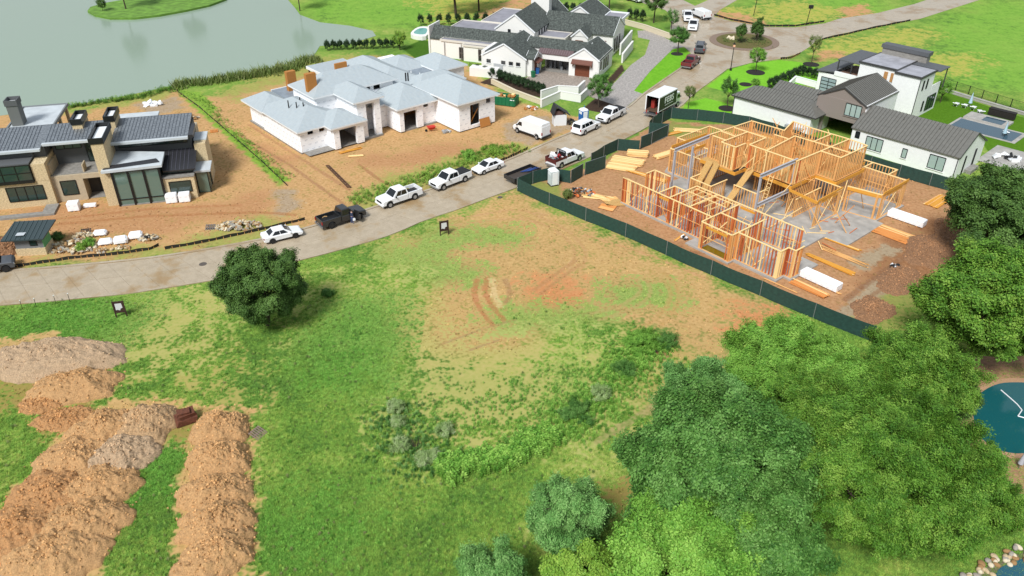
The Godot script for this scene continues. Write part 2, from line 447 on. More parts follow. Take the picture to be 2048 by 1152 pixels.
func build_lake() -> void:
	var wm := mat("lake_water", rgb(140, 156, 140), 0.14)
	wm.metallic_specular = 0.3
	wm.normal_enabled = true
	wm.normal_texture = bump_tex("lake_ripple", 0.05, 1.2)
	wm.normal_scale = 0.12
	wm.uv1_triplanar = true; wm.uv1_world_triplanar = true
	wm.uv1_scale = Vector3.ONE * 0.12
	var m := Mb.new()
	m.prism(polyP([-400, 330, -60, 240, 135, 213, 250, 192, 345, 172, 420, 162, 490, 148, 560, 138, 625, 116, 640, 92, 700, 88, 752, 72, 745, 62, 700, 52, 640, 45, 600, 30, 590, 16, 574, -2, 560, -60, 300, -90, -200, -60, -800, 60]), 0.0, 0.05)
	struct("lake", m, wm)
	# the grassy island with its trees
	var isl := Mb.new()
	var ring := polyP([176, 26, 182, 18, 210, 10, 250, 3, 300, -8, 420, -30, 470, -20, 452, 2, 420, 14, 370, 25, 320, 34, 270, 40, 220, 40, 190, 34])
	isl.prism(ring, 0.0, 0.5)
	struct("island", isl, matn("island_grass", rgb(116, 160, 58), 0.95, 0.02, 0.7, 0.1))

func resample(a: PackedVector2Array, k: int) -> PackedVector2Array:
	var L := [0.0]
	for i in range(1, a.size()): L.append(L[i - 1] + a[i].distance_to(a[i - 1]))
	var r := PackedVector2Array()
	for j in k + 1:
		var s: float = L[-1] * j / k
		var i := 1
		while i < a.size() - 1 and L[i] < s: i += 1
		r.append(a[i - 1].lerp(a[i], clampf((s - L[i - 1]) / (L[i] - L[i - 1]), 0, 1)))
	return r

func smooth_line(a: PackedVector2Array) -> PackedVector2Array:
	var c := Curve2D.new()
	for i in a.size():
		var tn := (a[mini(i + 1, a.size() - 1)] - a[maxi(i - 1, 0)]) / 6.0
		c.add_point(a[i], -tn, tn)
	return c.tessellate(5, 1.0)

func build_roads() -> void:
	var conc := matn("road_concrete", rgb(188, 170, 144), 0.3, 0.012, 0.72, 0.045)
	conc.roughness_texture = noise_tex("road_wet", 0.014, 0.35, 1.0)
	conc.roughness = 0.42
	conc.metallic_specular = 0.4
	var conc2 := matn("road_concrete_pale", rgb(194, 178, 154), 0.32, 0.012, 0.76, 0.05)
	conc2.roughness_texture = noise_tex("road_wet", 0.014, 0.35, 1.0)
	conc.albedo_texture = road_tex()
	conc.albedo_color = Color.WHITE
	conc.uv1_scale = Vector3.ONE * 0.022
	conc2.albedo_texture = road_tex()
	conc2.albedo_color = Color(1, 1, 1)
	conc2.uv1_scale = Vector3.ONE * 0.022
	var joint := mat("road_joint", rgb(146, 130, 110), 0.9)
	var top := smooth_line(polyP([-300, 556, 0, 541, 156, 529, 320, 512, 500, 482, 609, 456, 740, 416, 863, 377, 943, 347, 1005, 323, 1052, 303, 1101, 281, 1140, 265, 1200, 240, 1253, 215, 1285, 188, 1322, 162, 1360, 136]))
	var bot := smooth_line(polyP([-300, 628, 0, 612, 140, 600, 260, 588, 370, 571, 430, 561, 565, 530, 665, 505, 781, 471, 849, 442, 927, 416, 959, 403, 1034, 376, 1100, 350, 1180, 315, 1240, 284, 1300, 252, 1359, 216, 1387, 190, 1412, 171, 1456, 138]))
	var road := Node3D.new()
	road.name = "road"
	road.set_meta("kind", "structure")
	add_child(road)
	var k := 56
	var ta := resample(top, k); var ba := resample(bot, k)
	var base := Mb.new()
	var poly := PackedVector2Array()
	poly.append_array(ta)
	var rb := ba.duplicate(); rb.reverse()
	poly.append_array(rb)
	base.prism(poly, 0.0, 0.02)
	part("joint_bed", base, joint, road)
	for i in k:
		for lane in 2:
			var f0 := 0.055 + 0.445 * lane; var f1 := f0 + 0.445
			var q := [ta[i].lerp(ba[i], f0), ta[i + 1].lerp(ba[i + 1], f0), ta[i + 1].lerp(ba[i + 1], f1), ta[i].lerp(ba[i], f1)]
			var cen: Vector2 = (q[0] + q[1] + q[2] + q[3]) / 4.0
			var pp := PackedVector2Array()
			for c in q: pp.append(c + (cen - c).normalized() * 0.018)
			var s := Mb.new()
			s.prism(pp, 0.0, 0.045 + 0.004 * (hash(i * 7 + lane) % 3))
			part("slab", s, conc, road)
		for e in 2:   # the rolled kerbs
			var f0 := 0.0 if e == 0 else 0.95
			var q := [ta[i].lerp(ba[i], f0), ta[i + 1].lerp(ba[i + 1], f0), ta[i + 1].lerp(ba[i + 1], f0 + 0.05), ta[i].lerp(ba[i], f0 + 0.05)]
			var s := Mb.new()
			s.prism(PackedVector2Array(q), 0.0, 0.11)
			part("kerb", s, conc2, road)
	for q in [[406, 529, 0.42], [1000, 395, 0.3]]:   # manhole covers
		var mh := Mb.new()
		var c := P(q[0], q[1])
		mh.cyl(Vector3(c.x, 0.0, c.z), Vector3(c.x, 0.066, c.z), q[2], q[2], 20)
		part("manhole_cover", mh, mat("cast_iron", rgb(86, 78, 72), 0.7), road)
	# the circle and the arms beyond it
	var plaza := Mb.new()
	plaza.prism(polyP([1360, 136, 1383, 112, 1380, 104, 1368, 94, 1350, 86, 1340, 60, 1345, 34, 1330, 20, 1290, 8, 1240, -20, 1300, -40, 1345, -10, 1390, 12, 1440, -10, 1500, -50, 1560, -50, 1440, 20, 1428, 33, 1465, 43, 1532, 54, 1590, 55, 1650, 47, 1677, 38, 1752, 27, 1830, 8, 1900, -16, 2040, -60, 2140, -60, 1990, -10, 1840, 38, 1712, 62, 1666, 71, 1634, 80, 1622, 92, 1597, 108, 1559, 118, 1502, 126, 1456, 138]), 0.0, 0.045)
	struct("road_circle", plaza, conc2)
	var drive := Mb.new()
	var pav := matn("paver_grey", rgb(186, 178, 172), 0.6, 0.03, 0.7, 0.25, 2.0)
	drive.prism(polyP([1285, 188, 1268, 182, 1300, 143, 1346, 98, 1368, 94, 1350, 86, 1330, 76, 1305, 60, 1275, 62, 1276, 75, 1300, 80, 1290, 110, 1262, 130, 1230, 165, 1188, 196, 1262, 222, 1253, 214]), 0.0, 0.05)
	struct("driveway", drive, pav)
	var court := Mb.new()
	court.prism(polyP([1046, 160, 1077, 141, 1140, 148, 1200, 158, 1222, 172, 1188, 197, 1150, 178, 1090, 182, 1040, 168]), 0.0, 0.054)
	struct("courtyard", court, matn("paver_brown", rgb(176, 162, 150), 0.65, 0.03, 0.7, 0.25, 2.0))

func road_tex() -> ImageTexture:   # pale concrete with brown tracked mud and grey worn patches
	if texs.has("road"): return texs.road
	var n := 1024
	var a := noise_field(n, 0.006, 1, 4); var b := noise_field(n, 0.03, 2, 4); var c := noise_field(n, 0.2, 3, 2)
	var d := PackedByteArray()
	d.resize(n * n * 3)
	for i in n * n:
		var mud := clampi((a[i] * 2 + b[i] - 3 * 134) * 1, 0, 160)
		var sp := (c[i] - 128) / 14 + (b[i] - 128) / 12
		d[i * 3] = clampi(170 - mud * 26 / 200 + sp, 0, 255)
		d[i * 3 + 1] = clampi(155 - mud * 38 / 200 + sp, 0, 255)
		d[i * 3 + 2] = clampi(133 - mud * 52 / 200 + sp, 0, 255)
	var im := Image.create_from_data(n, n, false, Image.FORMAT_RGB8, d)
	im.generate_mipmaps()
	texs.road = ImageTexture.create_from_image(im)
	return texs.road

func noise_field(n: int, freq: float, sd: int, oct: int) -> PackedByteArray:
	var f := FastNoiseLite.new()
	f.seed = sd
	f.frequency = freq
	f.fractal_octaves = oct
	var im := f.get_seamless_image(n, n)
	im.convert(Image.FORMAT_L8)
	return im.get_data()

# ---------- pieces that houses share; local x = u along the front, v goes back (local z = -v) ----------
func V(u: float, v: float, h: float) -> Vector3:
	return Vector3(u, h, -v)

func house(called: String, label: String, at: Vector2, deg: float) -> Node3D:
	return thing(called, label, "house", Vector3(at.x, 0, at.y), -deg_to_rad(deg))

func rect(u0: float, v0: float, u1: float, v1: float) -> PackedVector2Array:
	return PackedVector2Array([Vector2(u0, -v0), Vector2(u1, -v0), Vector2(u1, -v1), Vector2(u0, -v1)])

func block(o: Node, called: String, u0: float, v0: float, u1: float, v1: float, y0: float, y1: float, m: Material) -> MeshInstance3D:
	var b := Mb.new()
	b.prism(rect(u0, v0, u1, v1), y0, y1)
	return part(called, b, m, o)

# a wall with real openings; holes are [from, to, sill, head] along the wall
func wall(o: Node, a: Vector2, b: Vector2, y0: float, y1: float, th: float, holes: Array, m: Material, called := "wall") -> MeshInstance3D:
	var mb := Mb.new()
	var L := a.distance_to(b)
	var d := (b - a) / L
	var cuts := [0.0, L]
	for h in holes: cuts.append(h[0]); cuts.append(h[1])
	cuts.sort()
	for i in cuts.size() - 1:
		var s0: float = cuts[i]; var s1: float = cuts[i + 1]
		if s1 - s0 < 0.01: continue
		var mid := (s0 + s1) * 0.5
		var spans := [[y0, y1]]
		for h in holes:
			if mid > h[0] and mid < h[1]:
				spans = []
				if h[2] > y0 + 0.01: spans.append([y0, h[2]])
				if h[3] < y1 - 0.01: spans.append([h[3], y1])
		for sp in spans:
			var p := a + d * s0; var q := a + d * s1
			var n := Vector2(-d.y, d.x) * th * 0.5
			mb.hexa([V(p.x + n.x, p.y + n.y, sp[0]), V(q.x + n.x, q.y + n.y, sp[0]), V(q.x - n.x, q.y - n.y, sp[0]), V(p.x - n.x, p.y - n.y, sp[0]),
				V(p.x + n.x, p.y + n.y, sp[1]), V(q.x + n.x, q.y + n.y, sp[1]), V(q.x - n.x, q.y - n.y, sp[1]), V(p.x - n.x, p.y - n.y, sp[1])])
	return part(called, mb, m, o)

# a window standing proud of a facade line a -> b (outside is to the right of a -> b, seen from above with v up)
func window(o: Node, a: Vector2, b: Vector2, s: float, y: float, w: float, h: float, cols: int, rows: int, fm: Material, gm: Material, sill: Material = null, fw := 0.09) -> void:
	var d := (b - a).normalized()
	var n := Vector2(d.y, -d.x)
	var pt := func(t: float, out: float, yy: float) -> Vector3:
		var q: Vector2 = a + d * t + n * out
		return V(q.x, q.y, yy)
	var f := Mb.new()
	for i in cols + 1:
		var t := s + w * i / cols
		f.hexa([pt.call(t - fw / 2, 0.0, y), pt.call(t + fw / 2, 0.0, y), pt.call(t + fw / 2, 0.07, y), pt.call(t - fw / 2, 0.07, y), pt.call(t - fw / 2, 0.0, y + h), pt.call(t + fw / 2, 0.0, y + h), pt.call(t + fw / 2, 0.07, y + h), pt.call(t - fw / 2, 0.07, y + h)])
	for i in rows + 1:
		var yy := y + h * i / rows
		f.hexa([pt.call(s, 0.0, yy - fw / 2), pt.call(s + w, 0.0, yy - fw / 2), pt.call(s + w, 0.065, yy - fw / 2), pt.call(s, 0.065, yy - fw / 2), pt.call(s, 0.0, yy + fw / 2), pt.call(s + w, 0.0, yy + fw / 2), pt.call(s + w, 0.065, yy + fw / 2), pt.call(s, 0.065, yy + fw / 2)])
	var win := part("window", f, fm, o)
	for i in cols:
		for j in rows:
			var g := Mb.new()
			var t0 := s + w * i / cols; var t1 := s + w * (i + 1) / cols
			var b0 := y + h * j / rows; var b1 := y + h * (j + 1) / rows
			g.hexa([pt.call(t0, 0.004, b0), pt.call(t1, 0.004, b0), pt.call(t1, 0.02, b0), pt.call(t0, 0.02, b0), pt.call(t0, 0.004, b1), pt.call(t1, 0.004, b1), pt.call(t1, 0.02, b1), pt.call(t0, 0.02, b1)])
			part("pane", g, gm, win)
	if sill:
		var q := Mb.new()
		q.hexa([pt.call(s - 0.12, 0.0, y - 0.16), pt.call(s + w + 0.12, 0.0, y - 0.16), pt.call(s + w + 0.12, 0.12, y - 0.16), pt.call(s - 0.12, 0.12, y - 0.16), pt.call(s - 0.12, 0.0, y - 0.05), pt.call(s + w + 0.12, 0.0, y - 0.05), pt.call(s + w + 0.12, 0.12, y - 0.05), pt.call(s - 0.12, 0.12, y - 0.05)])
		part("sill", q, sill, win)

func slope(mb: Mb, q: Array, th := 0.14) -> void:   # a roof plane with thickness, corners given on its top
	var p := []
	for c in q: p.append(c - Vector3(0, th, 0))
	var cen := Vector3.ZERO
	for c in q: cen += c
	for c in p: cen += c
	cen /= 2.0 * q.size()
	mb.face(q, cen); mb.face(p, cen)
	for i in q.size():
		var j: int = (i + 1) % q.size()
		mb.face([p[i], p[j], q[j], q[i]], cen)

func hip(o: Node, u0: float, v0: float, u1: float, v1: float, y: float, rise: float, over: float, m: Material, trim: Material, axis := "", seams: Material = null) -> void:
	u0 -= over; v0 -= over; u1 += over; v1 += over
	var du := u1 - u0; var dv := v1 - v0
	var ax := axis if axis else ("u" if du > dv else "v")
	var hs := minf(du, dv) * 0.5
	var r0: Vector3; var r1: Vector3
	if ax == "u":
		r0 = V(u0 + hs, (v0 + v1) / 2, y + rise); r1 = V(u1 - hs, (v0 + v1) / 2, y + rise)
	else:
		r0 = V((u0 + u1) / 2, v0 + hs, y + rise); r1 = V((u0 + u1) / 2, v1 - hs, y + rise)
	var a := V(u0, v0, y); var b := V(u1, v0, y); var c := V(u1, v1, y); var d := V(u0, v1, y)
	var cen := V((u0 + u1) / 2, (v0 + v1) / 2, y + rise * 0.3)
	var mb := Mb.new()
	var fs := [[a, b, r1, r0], [b, c, r1], [c, d, r0, r1], [d, a, r0]] if ax == "u" else [[a, b, r0], [b, c, r1, r0], [c, d, r1], [d, a, r0, r1]]
	for f in fs: mb.face(f, cen)
	var roof := part("roof", mb, m, o)
	var fb := Mb.new()
	for e in [[a, b], [b, c], [c, d], [d, a]]:
		var lo := Vector3(0, -0.22, 0)
		fb.face([e[0] + lo, e[1] + lo, e[1], e[0]], cen)
	fb.face([a - Vector3(0, 0.22, 0), b - Vector3(0, 0.22, 0), c - Vector3(0, 0.22, 0), d - Vector3(0, 0.22, 0)], cen)
	part("fascia", fb, trim, roof)
	if seams:
		var sb := Mb.new()
		for f in fs:
			if f.size() == 4: seam_lines(sb, f[0], f[1], f[2], f[3], 0.5)
		part("seams", sb, seams, roof).set_meta("kind", "stuff")

func seam_lines(sb: Mb, a: Vector3, b: Vector3, c: Vector3, d: Vector3, step: float) -> void:   # ribs running from edge ab to edge dc
	var n := (b - a).cross(d - a).normalized()
	if n.y < 0: n = -n
	var k := int(a.distance_to(b) / step)
	var along := (b - a).normalized()
	for i in range(1, k):
		var p := a + along * step * i
		var up := (d - a) - along * (d - a).dot(along)
		# clip against the side edges so ribs stop at the hips
		var t := 1.0
		var w := step * i
		var dl := (d - a).dot(along); var dr := (b - c).dot(along)
		if dl > 0.0 and w < dl: t = minf(t, w / dl)
		var wr := a.distance_to(b) - w
		if dr > 0.0 and wr < dr: t = minf(t, wr / dr)
		sb.bar(p + n * 0.03, p + up * t + n * 0.03, 0.035, 0.06)

func gable(o: Node, u0: float, v0: float, u1: float, v1: float, y: float, rise: float, over: float, axis: String, m: Material, wm: Material, trim: Material, seams: Material = null) -> MeshInstance3D:
	var e := 0.12
	var trims := []
	var mb := Mb.new(); var gw := Mb.new(); var tb := Mb.new(); var sb := Mb.new()
	var k: float
	if axis == "v":   # ridge runs back
		k = rise / ((u1 - u0) / 2)
		var um := (u0 + u1) / 2
		var q := [V(u0 - over, v0 - e, y - k * over), V(um, v0 - e, y + rise), V(um, v1 + e, y + rise), V(u0 - over, v1 + e, y - k * over)]
		var r := [V(um, v0 - e, y + rise), V(u1 + over, v0 - e, y - k * over), V(u1 + over, v1 + e, y - k * over), V(um, v1 + e, y + rise)]
		slope(mb, q); slope(mb, r)
		for vv in [v0, v1]:
			gw = Mb.new()
			gw.face([V(u0, vv, y), V(um, vv, y + rise), V(u1, vv, y)], V(um, (v0 + v1) / 2, y))
			part("gable_wall", gw, wm, o)
		for vv in [v0 - e - 0.03, v1 + e + 0.03]:
			for uu in [u0 - over, u1 + over]:
				tb = Mb.new()
				tb.bar(V(uu, vv, y - k * over - 0.1), V(um, vv, y + rise - 0.1), 0.06, 0.24)
				trims.append(tb)
		seam_lines(sb, q[3], q[0], q[1], q[2], 0.5); seam_lines(sb, r[1], r[2], r[3], r[0], 0.5)
	else:
		k = rise / ((v1 - v0) / 2)
		var vm := (v0 + v1) / 2
		var q := [V(u0 - e, v0 - over, y - k * over), V(u1 + e, v0 - over, y - k * over), V(u1 + e, vm, y + rise), V(u0 - e, vm, y + rise)]
		var r := [V(u0 - e, vm, y + rise), V(u1 + e, vm, y + rise), V(u1 + e, v1 + over, y - k * over), V(u0 - e, v1 + over, y - k * over)]
		slope(mb, q); slope(mb, r)
		for uu in [u0, u1]:
			gw = Mb.new()
			gw.face([V(uu, v0, y), V(uu, vm, y + rise), V(uu, v1, y)], V((u0 + u1) / 2, vm, y))
			part("gable_wall", gw, wm, o)
		for uu in [u0 - e - 0.03, u1 + e + 0.03]:
			for vv in [v0 - over, v1 + over]:
				tb = Mb.new()
				tb.bar(V(uu, vv, y - k * over - 0.1), V(uu, vm, y + rise - 0.1), 0.06, 0.24)
				trims.append(tb)
		seam_lines(sb, q[0], q[1], q[2], q[3], 0.5); seam_lines(sb, r[2], r[3], r[0], r[1], 0.5)
	var roof := part("roof", mb, m, o)
	for t in trims: part("trim", t, trim, roof)
	if seams: part("seams", sb, seams, roof).set_meta("kind", "stuff")
	return roof

# a flat roof with a raised rim
func flat_roof(o: Node, u0: float, v0: float, u1: float, v1: float, y: float, m: Material, trim: Material, rim := 0.35) -> void:
	block(o, "flat_roof", u0 + 0.2, v0 + 0.2, u1 - 0.2, v1 - 0.2, y - 0.2, y, m)
	var b := Mb.new()
	for r in [[u0, v0, u1, v0 + 0.2], [u0, v1 - 0.2, u1, v1], [u0, v0 + 0.2, u0 + 0.2, v1 - 0.2], [u1 - 0.2, v0 + 0.2, u1, v1 - 0.2]]:
		b.prism(rect(r[0], r[1], r[2], r[3]), y - 0.25, y + rim)
	part("parapet", b, trim, o)

func print_tex() -> ImageTexture:   # rows of small blurred blue-grey wordmarks on white house wrap
	if texs.has("wrap"): return texs.wrap
	var im := Image.create_empty(512, 512, false, Image.FORMAT_RGB8)
	im.fill(Color(0.97, 0.97, 0.98))
	var r := RandomNumberGenerator.new()
	r.seed = 5
	for row in 4:
		for k in 3:
			var x := 30 + k * 170 + (row % 2) * 80
			var y := 40 + row * 128
			for s in 6:   # strokes of a short word
				var xx := (x + s * 13) % 500
				im.fill_rect(Rect2i(xx, y + r.randi_range(0, 8), 4, r.randi_range(14, 26)), Color(0.55, 0.58, 0.64))
				im.fill_rect(Rect2i(xx, y + r.randi_range(4, 20), 9, 4), Color(0.6, 0.62, 0.68))
			im.fill_rect(Rect2i(x % 470, y + 36, 60, 3), Color(0.62, 0.65, 0.7))
	for row in 4: im.fill_rect(Rect2i(0, row * 128 + 5, 512, 2), Color(0.86, 0.87, 0.89))
	im.generate_mipmaps()
	texs.wrap = ImageTexture.create_from_image(im)
	return texs.wrap

func build_wrapped_house() -> void:
	var o := house("wrapped_house", "unfinished house in white printed house wrap with pale blue roof underlayment", Vector2(-30.26, -107.74), -40)
	var wrap := mat("house_wrap", Color(1, 1, 1), 0.5)
	wrap.albedo_texture = print_tex()
	wrap.uv1_triplanar = true
	wrap.uv1_scale = Vector3.ONE * 0.33
	var under := mat("roof_underlay", rgb(190, 199, 203), 0.55)
	under.albedo_texture = underlay_tex()
	under.uv1_triplanar = true
	under.uv1_scale = Vector3.ONE * 0.16
	var low := matn("roof_membrane", rgb(140, 150, 160), 0.5, 0.03, 0.85, 0.1)
	var white := mat("white_trim", rgb(226, 228, 230), 0.6)
	var osb := matn("osb", rgb(206, 138, 66), 0.85, 0.08, 0.65, 0.8)
	var dark := osb
	var slab := matn("slab_grey", rgb(150, 146, 140), 0.8, 0.03, 0.8, 0.2)
	var blk := mat("black_pipe", rgb(28, 28, 30), 0.5)
	var wood := mat("stud_inside", rgb(176, 120, 70), 0.9)
	# left block with its garage
	block(o, "footing", -0.1, -0.1, 9.4, 17.1, 0, 0.22, slab)
	wall(o, Vector2(0, 0), Vector2(4.3, 0), 0.2, 3.5, 0.2, [[1.25, 2.15, 2.6, 3.2], [3.1, 3.95, 2.6, 3.2]], wrap)
	wall(o, Vector2(0, 0.1), Vector2(0, 12), 0.2, 3.5, 0.2, [[5.6, 6.3, 2.8, 3.2], [7.2, 7.9, 2.8, 3.2]], wrap)
	wall(o, Vector2(0.3, 12), Vector2(0.3, 17), 0.2, 3.5, 0.2, [], wrap)
	wall(o, Vector2(0.3, 17), Vector2(8, 17), 0.2, 3.5, 0.2, [], wrap)
	wall(o, Vector2(4.3, -1.9), Vector2(9.2, -1.9), 0.2, 3.5, 0.5, [[0.9, 3.7, 0.2, 2.95]], wrap)
	wall(o, Vector2(4.3, -1.6), Vector2(4.3, 0), 0.2, 3.5, 0.2, [], wrap)
	wall(o, Vector2(9.2, -1.6), Vector2(9.2, 4), 0.2, 3.5, 0.2, [], wrap)
	block(o, "floor", 0.2, -1.9, 9.1, 12, 0.2, 0.24, slab)
	block(o, "inner_wall", 4.6, 4.2, 8.9, 4.4, 0.2, 3.4, dark)
	hip(o, 0, 0, 7.6, 12.6, 3.5, 1.9, 0.55, under, white, "v")
	hip(o, -0.2, 11, 4.6, 17.4, 3.48, 1.5, 0.5, under, white, "v")
	block(o, "flat_roof", 4.4, 11.5, 9.5, 17.6, 3.6, 3.95, low)
	block(o, "fascia", 4.4, 17.62, 9.6, 17.8, 3.5, 4.0, white)
	hip(o, 4.3, -1.9, 9.2, 3.4, 3.56, 1.55, 0.6, under, white, "v")
	# tall middle
	wall(o, Vector2(5.6, 4.9), Vector2(9.0, 4.9), 0.2, 6.0, 0.2, [], wrap)
	wall(o, Vector2(5.6, 4.9), Vector2(5.6, 12), 0.2, 6.0, 0.2, [], wrap)
	wall(o, Vector2(12.8, 4.9), Vector2(19.0, 4.9), 0.2, 6.0, 0.2, [[0.9, 2.1, 4.9, 5.6], [2.7, 3.9, 4.9, 5.6]], wrap)
	wall(o, Vector2(19.0, 4.9), Vector2(19.0, 11.8), 0.2, 6.0, 0.2, [], wrap)
	wall(o, Vector2(5.6, 12), Vector2(19, 12), 0.2, 6.0, 0.2, [], wrap)
	hip(o, 5.6, 4.9, 19, 12, 6.0, 2.1, 0.6, under, white, "u")
	# entry tower with its tall recess
	wall(o, Vector2(9.0, -0.8), Vector2(10.5, -0.8), 0.2, 6.0, 0.6, [], wrap, "pier")
	wall(o, Vector2(11.9, -0.8), Vector2(12.9, -0.8), 0.2, 6.0, 0.6, [], wrap, "pier")
	wall(o, Vector2(10.5, -0.8), Vector2(11.9, -0.8), 5.3, 6.0, 0.5, [], wrap)
	wall(o, Vector2(9.0, -0.5), Vector2(9.0, 4.9), 3.4, 6.0, 0.2, [], wrap)
	wall(o, Vector2(12.8, -0.5), Vector2(12.8, 4.9), 0.2, 6.0, 0.2, [], wrap)
	wall(o, Vector2(9.2, 1.6), Vector2(12.7, 1.6), 0.2, 6.0, 0.2, [[1.0, 2.6, 0.2, 2.6], [1.3, 2.2, 2.9, 3.7], [1.3, 2.2, 4.3, 5.2]], wrap)
	block(o, "porch_slab", 9.2, -1.4, 12.9, 1.6, 0.0, 0.26, slab)
	hip(o, 8.9, -0.9, 12.9, 6.4, 6.04, 1.35, 0.6, under, white, "v")
	# middle garage
	wall(o, Vector2(12.9, 1.2), Vector2(15.3, 1.2), 0.2, 3.9, 0.2, [], wrap)
	hip(o, 12.6, 1.2, 17.5, 5.4, 3.9, 1.1, 0.5, under, white, "u")
	wall(o, Vector2(15.3, -2.2), Vector2(15.3, 1.2), 0.2, 3.9, 0.2, [], wrap)
	wall(o, Vector2(15.3, -2.3), Vector2(19.5, -2.3), 0.2, 3.9, 0.4, [[0.75, 3.1, 0.2, 3.1]], wrap)
	wall(o, Vector2(19.5, -1.9), Vector2(22.3, -1.9), 0.2, 3.9, 0.2, [[0.5, 1.4, 2.9, 3.5]], wrap)
	block(o, "floor", 15.4, -2.3, 22.2, 4.8, 0.0, 0.24, slab)
	block(o, "inner_wall", 15.4, 3.0, 22.2, 3.2, 0.2, 3.7, dark)
	for k in 4: block(o, "inner_stud", 17.2 + k * 0.45, 1.2, 17.26 + k * 0.45, 1.4, 0.2, 3.4, wood)
	hip(o, 15.3, -2.3, 22.4, 6.0, 3.94, 2.1, 0.6, under, white, "v")
	# right block
	wall(o, Vector2(22.3, -8.0), Vector2(29.2, -8.0), 0.2, 4.7, 0.22, [[2.1, 3.9, 0.7, 3.9], [5.2, 6.1, 3.5, 4.3]], wrap)
	wall(o, Vector2(22.3, -7.9), Vector2(22.3, 2.5), 0.2, 4.7, 0.22, [], wrap)
	wall(o, Vector2(29.2, -7.9), Vector2(29.2, 4), 0.2, 4.7, 0.22, [], wrap)
	block(o, "floor", 22.4, -7.9, 29.1, 3, 0, 0.24, slab)
	for k in 5: block(o, "inner_stud", 24.2 + k * 0.5, -6.2, 24.3 + k * 0.5, -6.0, 0.2, 4.3, wood)
	var br := Mb.new()
	br.bar(V(24.5, -7.8, 0.9), V(26.1, -7.8, 3.0), 0.06, 0.12)
	part("brace", br, osb, o)
	hip(o, 22.3, -8.0, 29.2, 3.2, 4.7, 2.0, 0.65, under, white, "v")
	# wings behind
	hip(o, 22.5, 2.6, 31, 7.5, 4.2, 1.4, 0.5, under, white, "u")
	wall(o, Vector2(29.8, 7.6), Vector2(35, 7.6), 0.2, 4.5, 0.22, [], wrap)
	wall(o, Vector2(35, 7.6), Vector2(35, 15), 0.2, 4.5, 0.22, [], wrap)
	wall(o, Vector2(29.8, 7.6), Vector2(29.8, 15), 0.2, 4.5, 0.22, [], wrap)
	hip(o, 29.8, 7.6, 35, 15, 4.5, 1.5, 0.55, under, white, "v")
	block(o, "flat_roof", 23.5, 4.5, 29.8, 16, 3.9, 4.2, low)
	block(o, "wall", 18, 12, 29.5, 21.5, 0.2, 4.1, wrap)
	hip(o, 17.6, 5.5, 25.5, 21.8, 4.3, 2.0, 0.5, under, white, "v")
	hip(o, 24, 12, 30.5, 19, 4.25, 1.5, 0.5, under, white, "v")
	# open porch with a low roof behind the tall part
	block(o, "porch_roof", 13.4, 11.4, 20.5, 23.0, 4.35, 4.8, white)
	block(o, "flat_roof", 13.5, 11.5, 20.4, 22.9, 4.8, 4.84, under)
	for q in [[13.7, 22.6], [13.7, 19], [13.7, 15.5], [20, 22.6]]:
		block(o, "post", q[0] - 0.1, q[1] - 0.1, q[0] + 0.1, q[1] + 0.1, 0, 4.35, mat("post_brown", rgb(92, 62, 44), 0.8))
	for c in [[6.3, 15.2, 7.8, 16.0, 3.9, 7.0], [5.4, 6.6, 7.0, 7.3, 6.2, 8.9], [16.0, 17.5, 18.2, 17.9, 4.8, 5.9]]:
		block(o, "chimney", c[0], c[1], c[2], c[3], c[4], c[5], osb)
	for q in [[2.0, 6.6], [2.6, 5.2], [4.0, 6.8], [3.3, 4.4], [20.4, 15.5]]:
		var p := Mb.new()
		p.cyl(V(q[0], q[1], 4.3), V(q[0], q[1], 5.75), 0.09, 0.09, 8)
		part("vent_pipe", p, blk, o)
	for q in [[20.6, 3.4], [20.9, 3.2]]:
		var p := Mb.new()
		p.cyl(V(q[0], q[1], 5.6), V(q[0], q[1], 6.9), 0.12, 0.12, 8)
		part("vent_pipe", p, blk, o)
	for q in [[23.0, 8.5], [24.2, 7.0], [25.4, 9.2], [25.9, 7.4]]:
		var p := Mb.new()
		p.cyl(V(q[0], q[1], 4.2), V(q[0], q[1], 4.9), 0.08, 0.08, 6)
		part("vent_pipe", p, white, o)
	# a sheet of board leaning on the right block
	var pl := Mb.new()
	pl.box(V(26.9, -8.5, 0.75), Vector3(2.0, 1.35, 0.05), Basis(Vector3.RIGHT, -0.28))
	part("board_sheet", pl, osb, o)

func underlay_tex() -> ImageTexture:   # strips of roofing felt with faint printed dashes and lap lines
	var f := FastNoiseLite.new()
	f.seed = 3
	f.frequency = 0.02
	var im := f.get_seamless_image(512, 512)
	im.convert(Image.FORMAT_RGB8)
	im.adjust_bcs(1.0, 0.04, 1.0)
	im.adjust_bcs(1.75, 1.0, 1.0)
	var r := RandomNumberGenerator.new()
	r.seed = 8
	for row in 6:
		var y := row * 85
		im.fill_rect(Rect2i(0, y, 512, 2), Color(0.84, 0.85, 0.86))
		for k in 5:
			var x := (k * 103 + row * 47) % 480
			im.fill_rect(Rect2i(x, y + 34, 26, 12), Color(0.83, 0.85, 0.87))
			im.fill_rect(Rect2i(x + 4, y + 48, 16, 5), Color(0.82, 0.85, 0.87))
	im.generate_mipmaps()
	return ImageTexture.create_from_image(im)

var unit_box: BoxMesh
var stud_count := 0
var stud_rest: Mb

func stick(o: Node, called: String, a: Vector3, b: Vector3, w: float, t: float, m: Material) -> MeshInstance3D:   # a shared box laid from a to b
	var d := b - a
	var z := d.normalized()
	var up := Vector3.UP if absf(z.y) < 0.95 else Vector3.RIGHT
	var x := up.cross(z).normalized()
	var y := z.cross(x)
	var n := MeshInstance3D.new()
	n.mesh = unit_box
	n.material_override = m
	n.name = called
	n.transform = Transform3D(Basis(x * w, y * t, z * d.length()), (a + b) * 0.5)
	o.add_child(n, true)
	return n

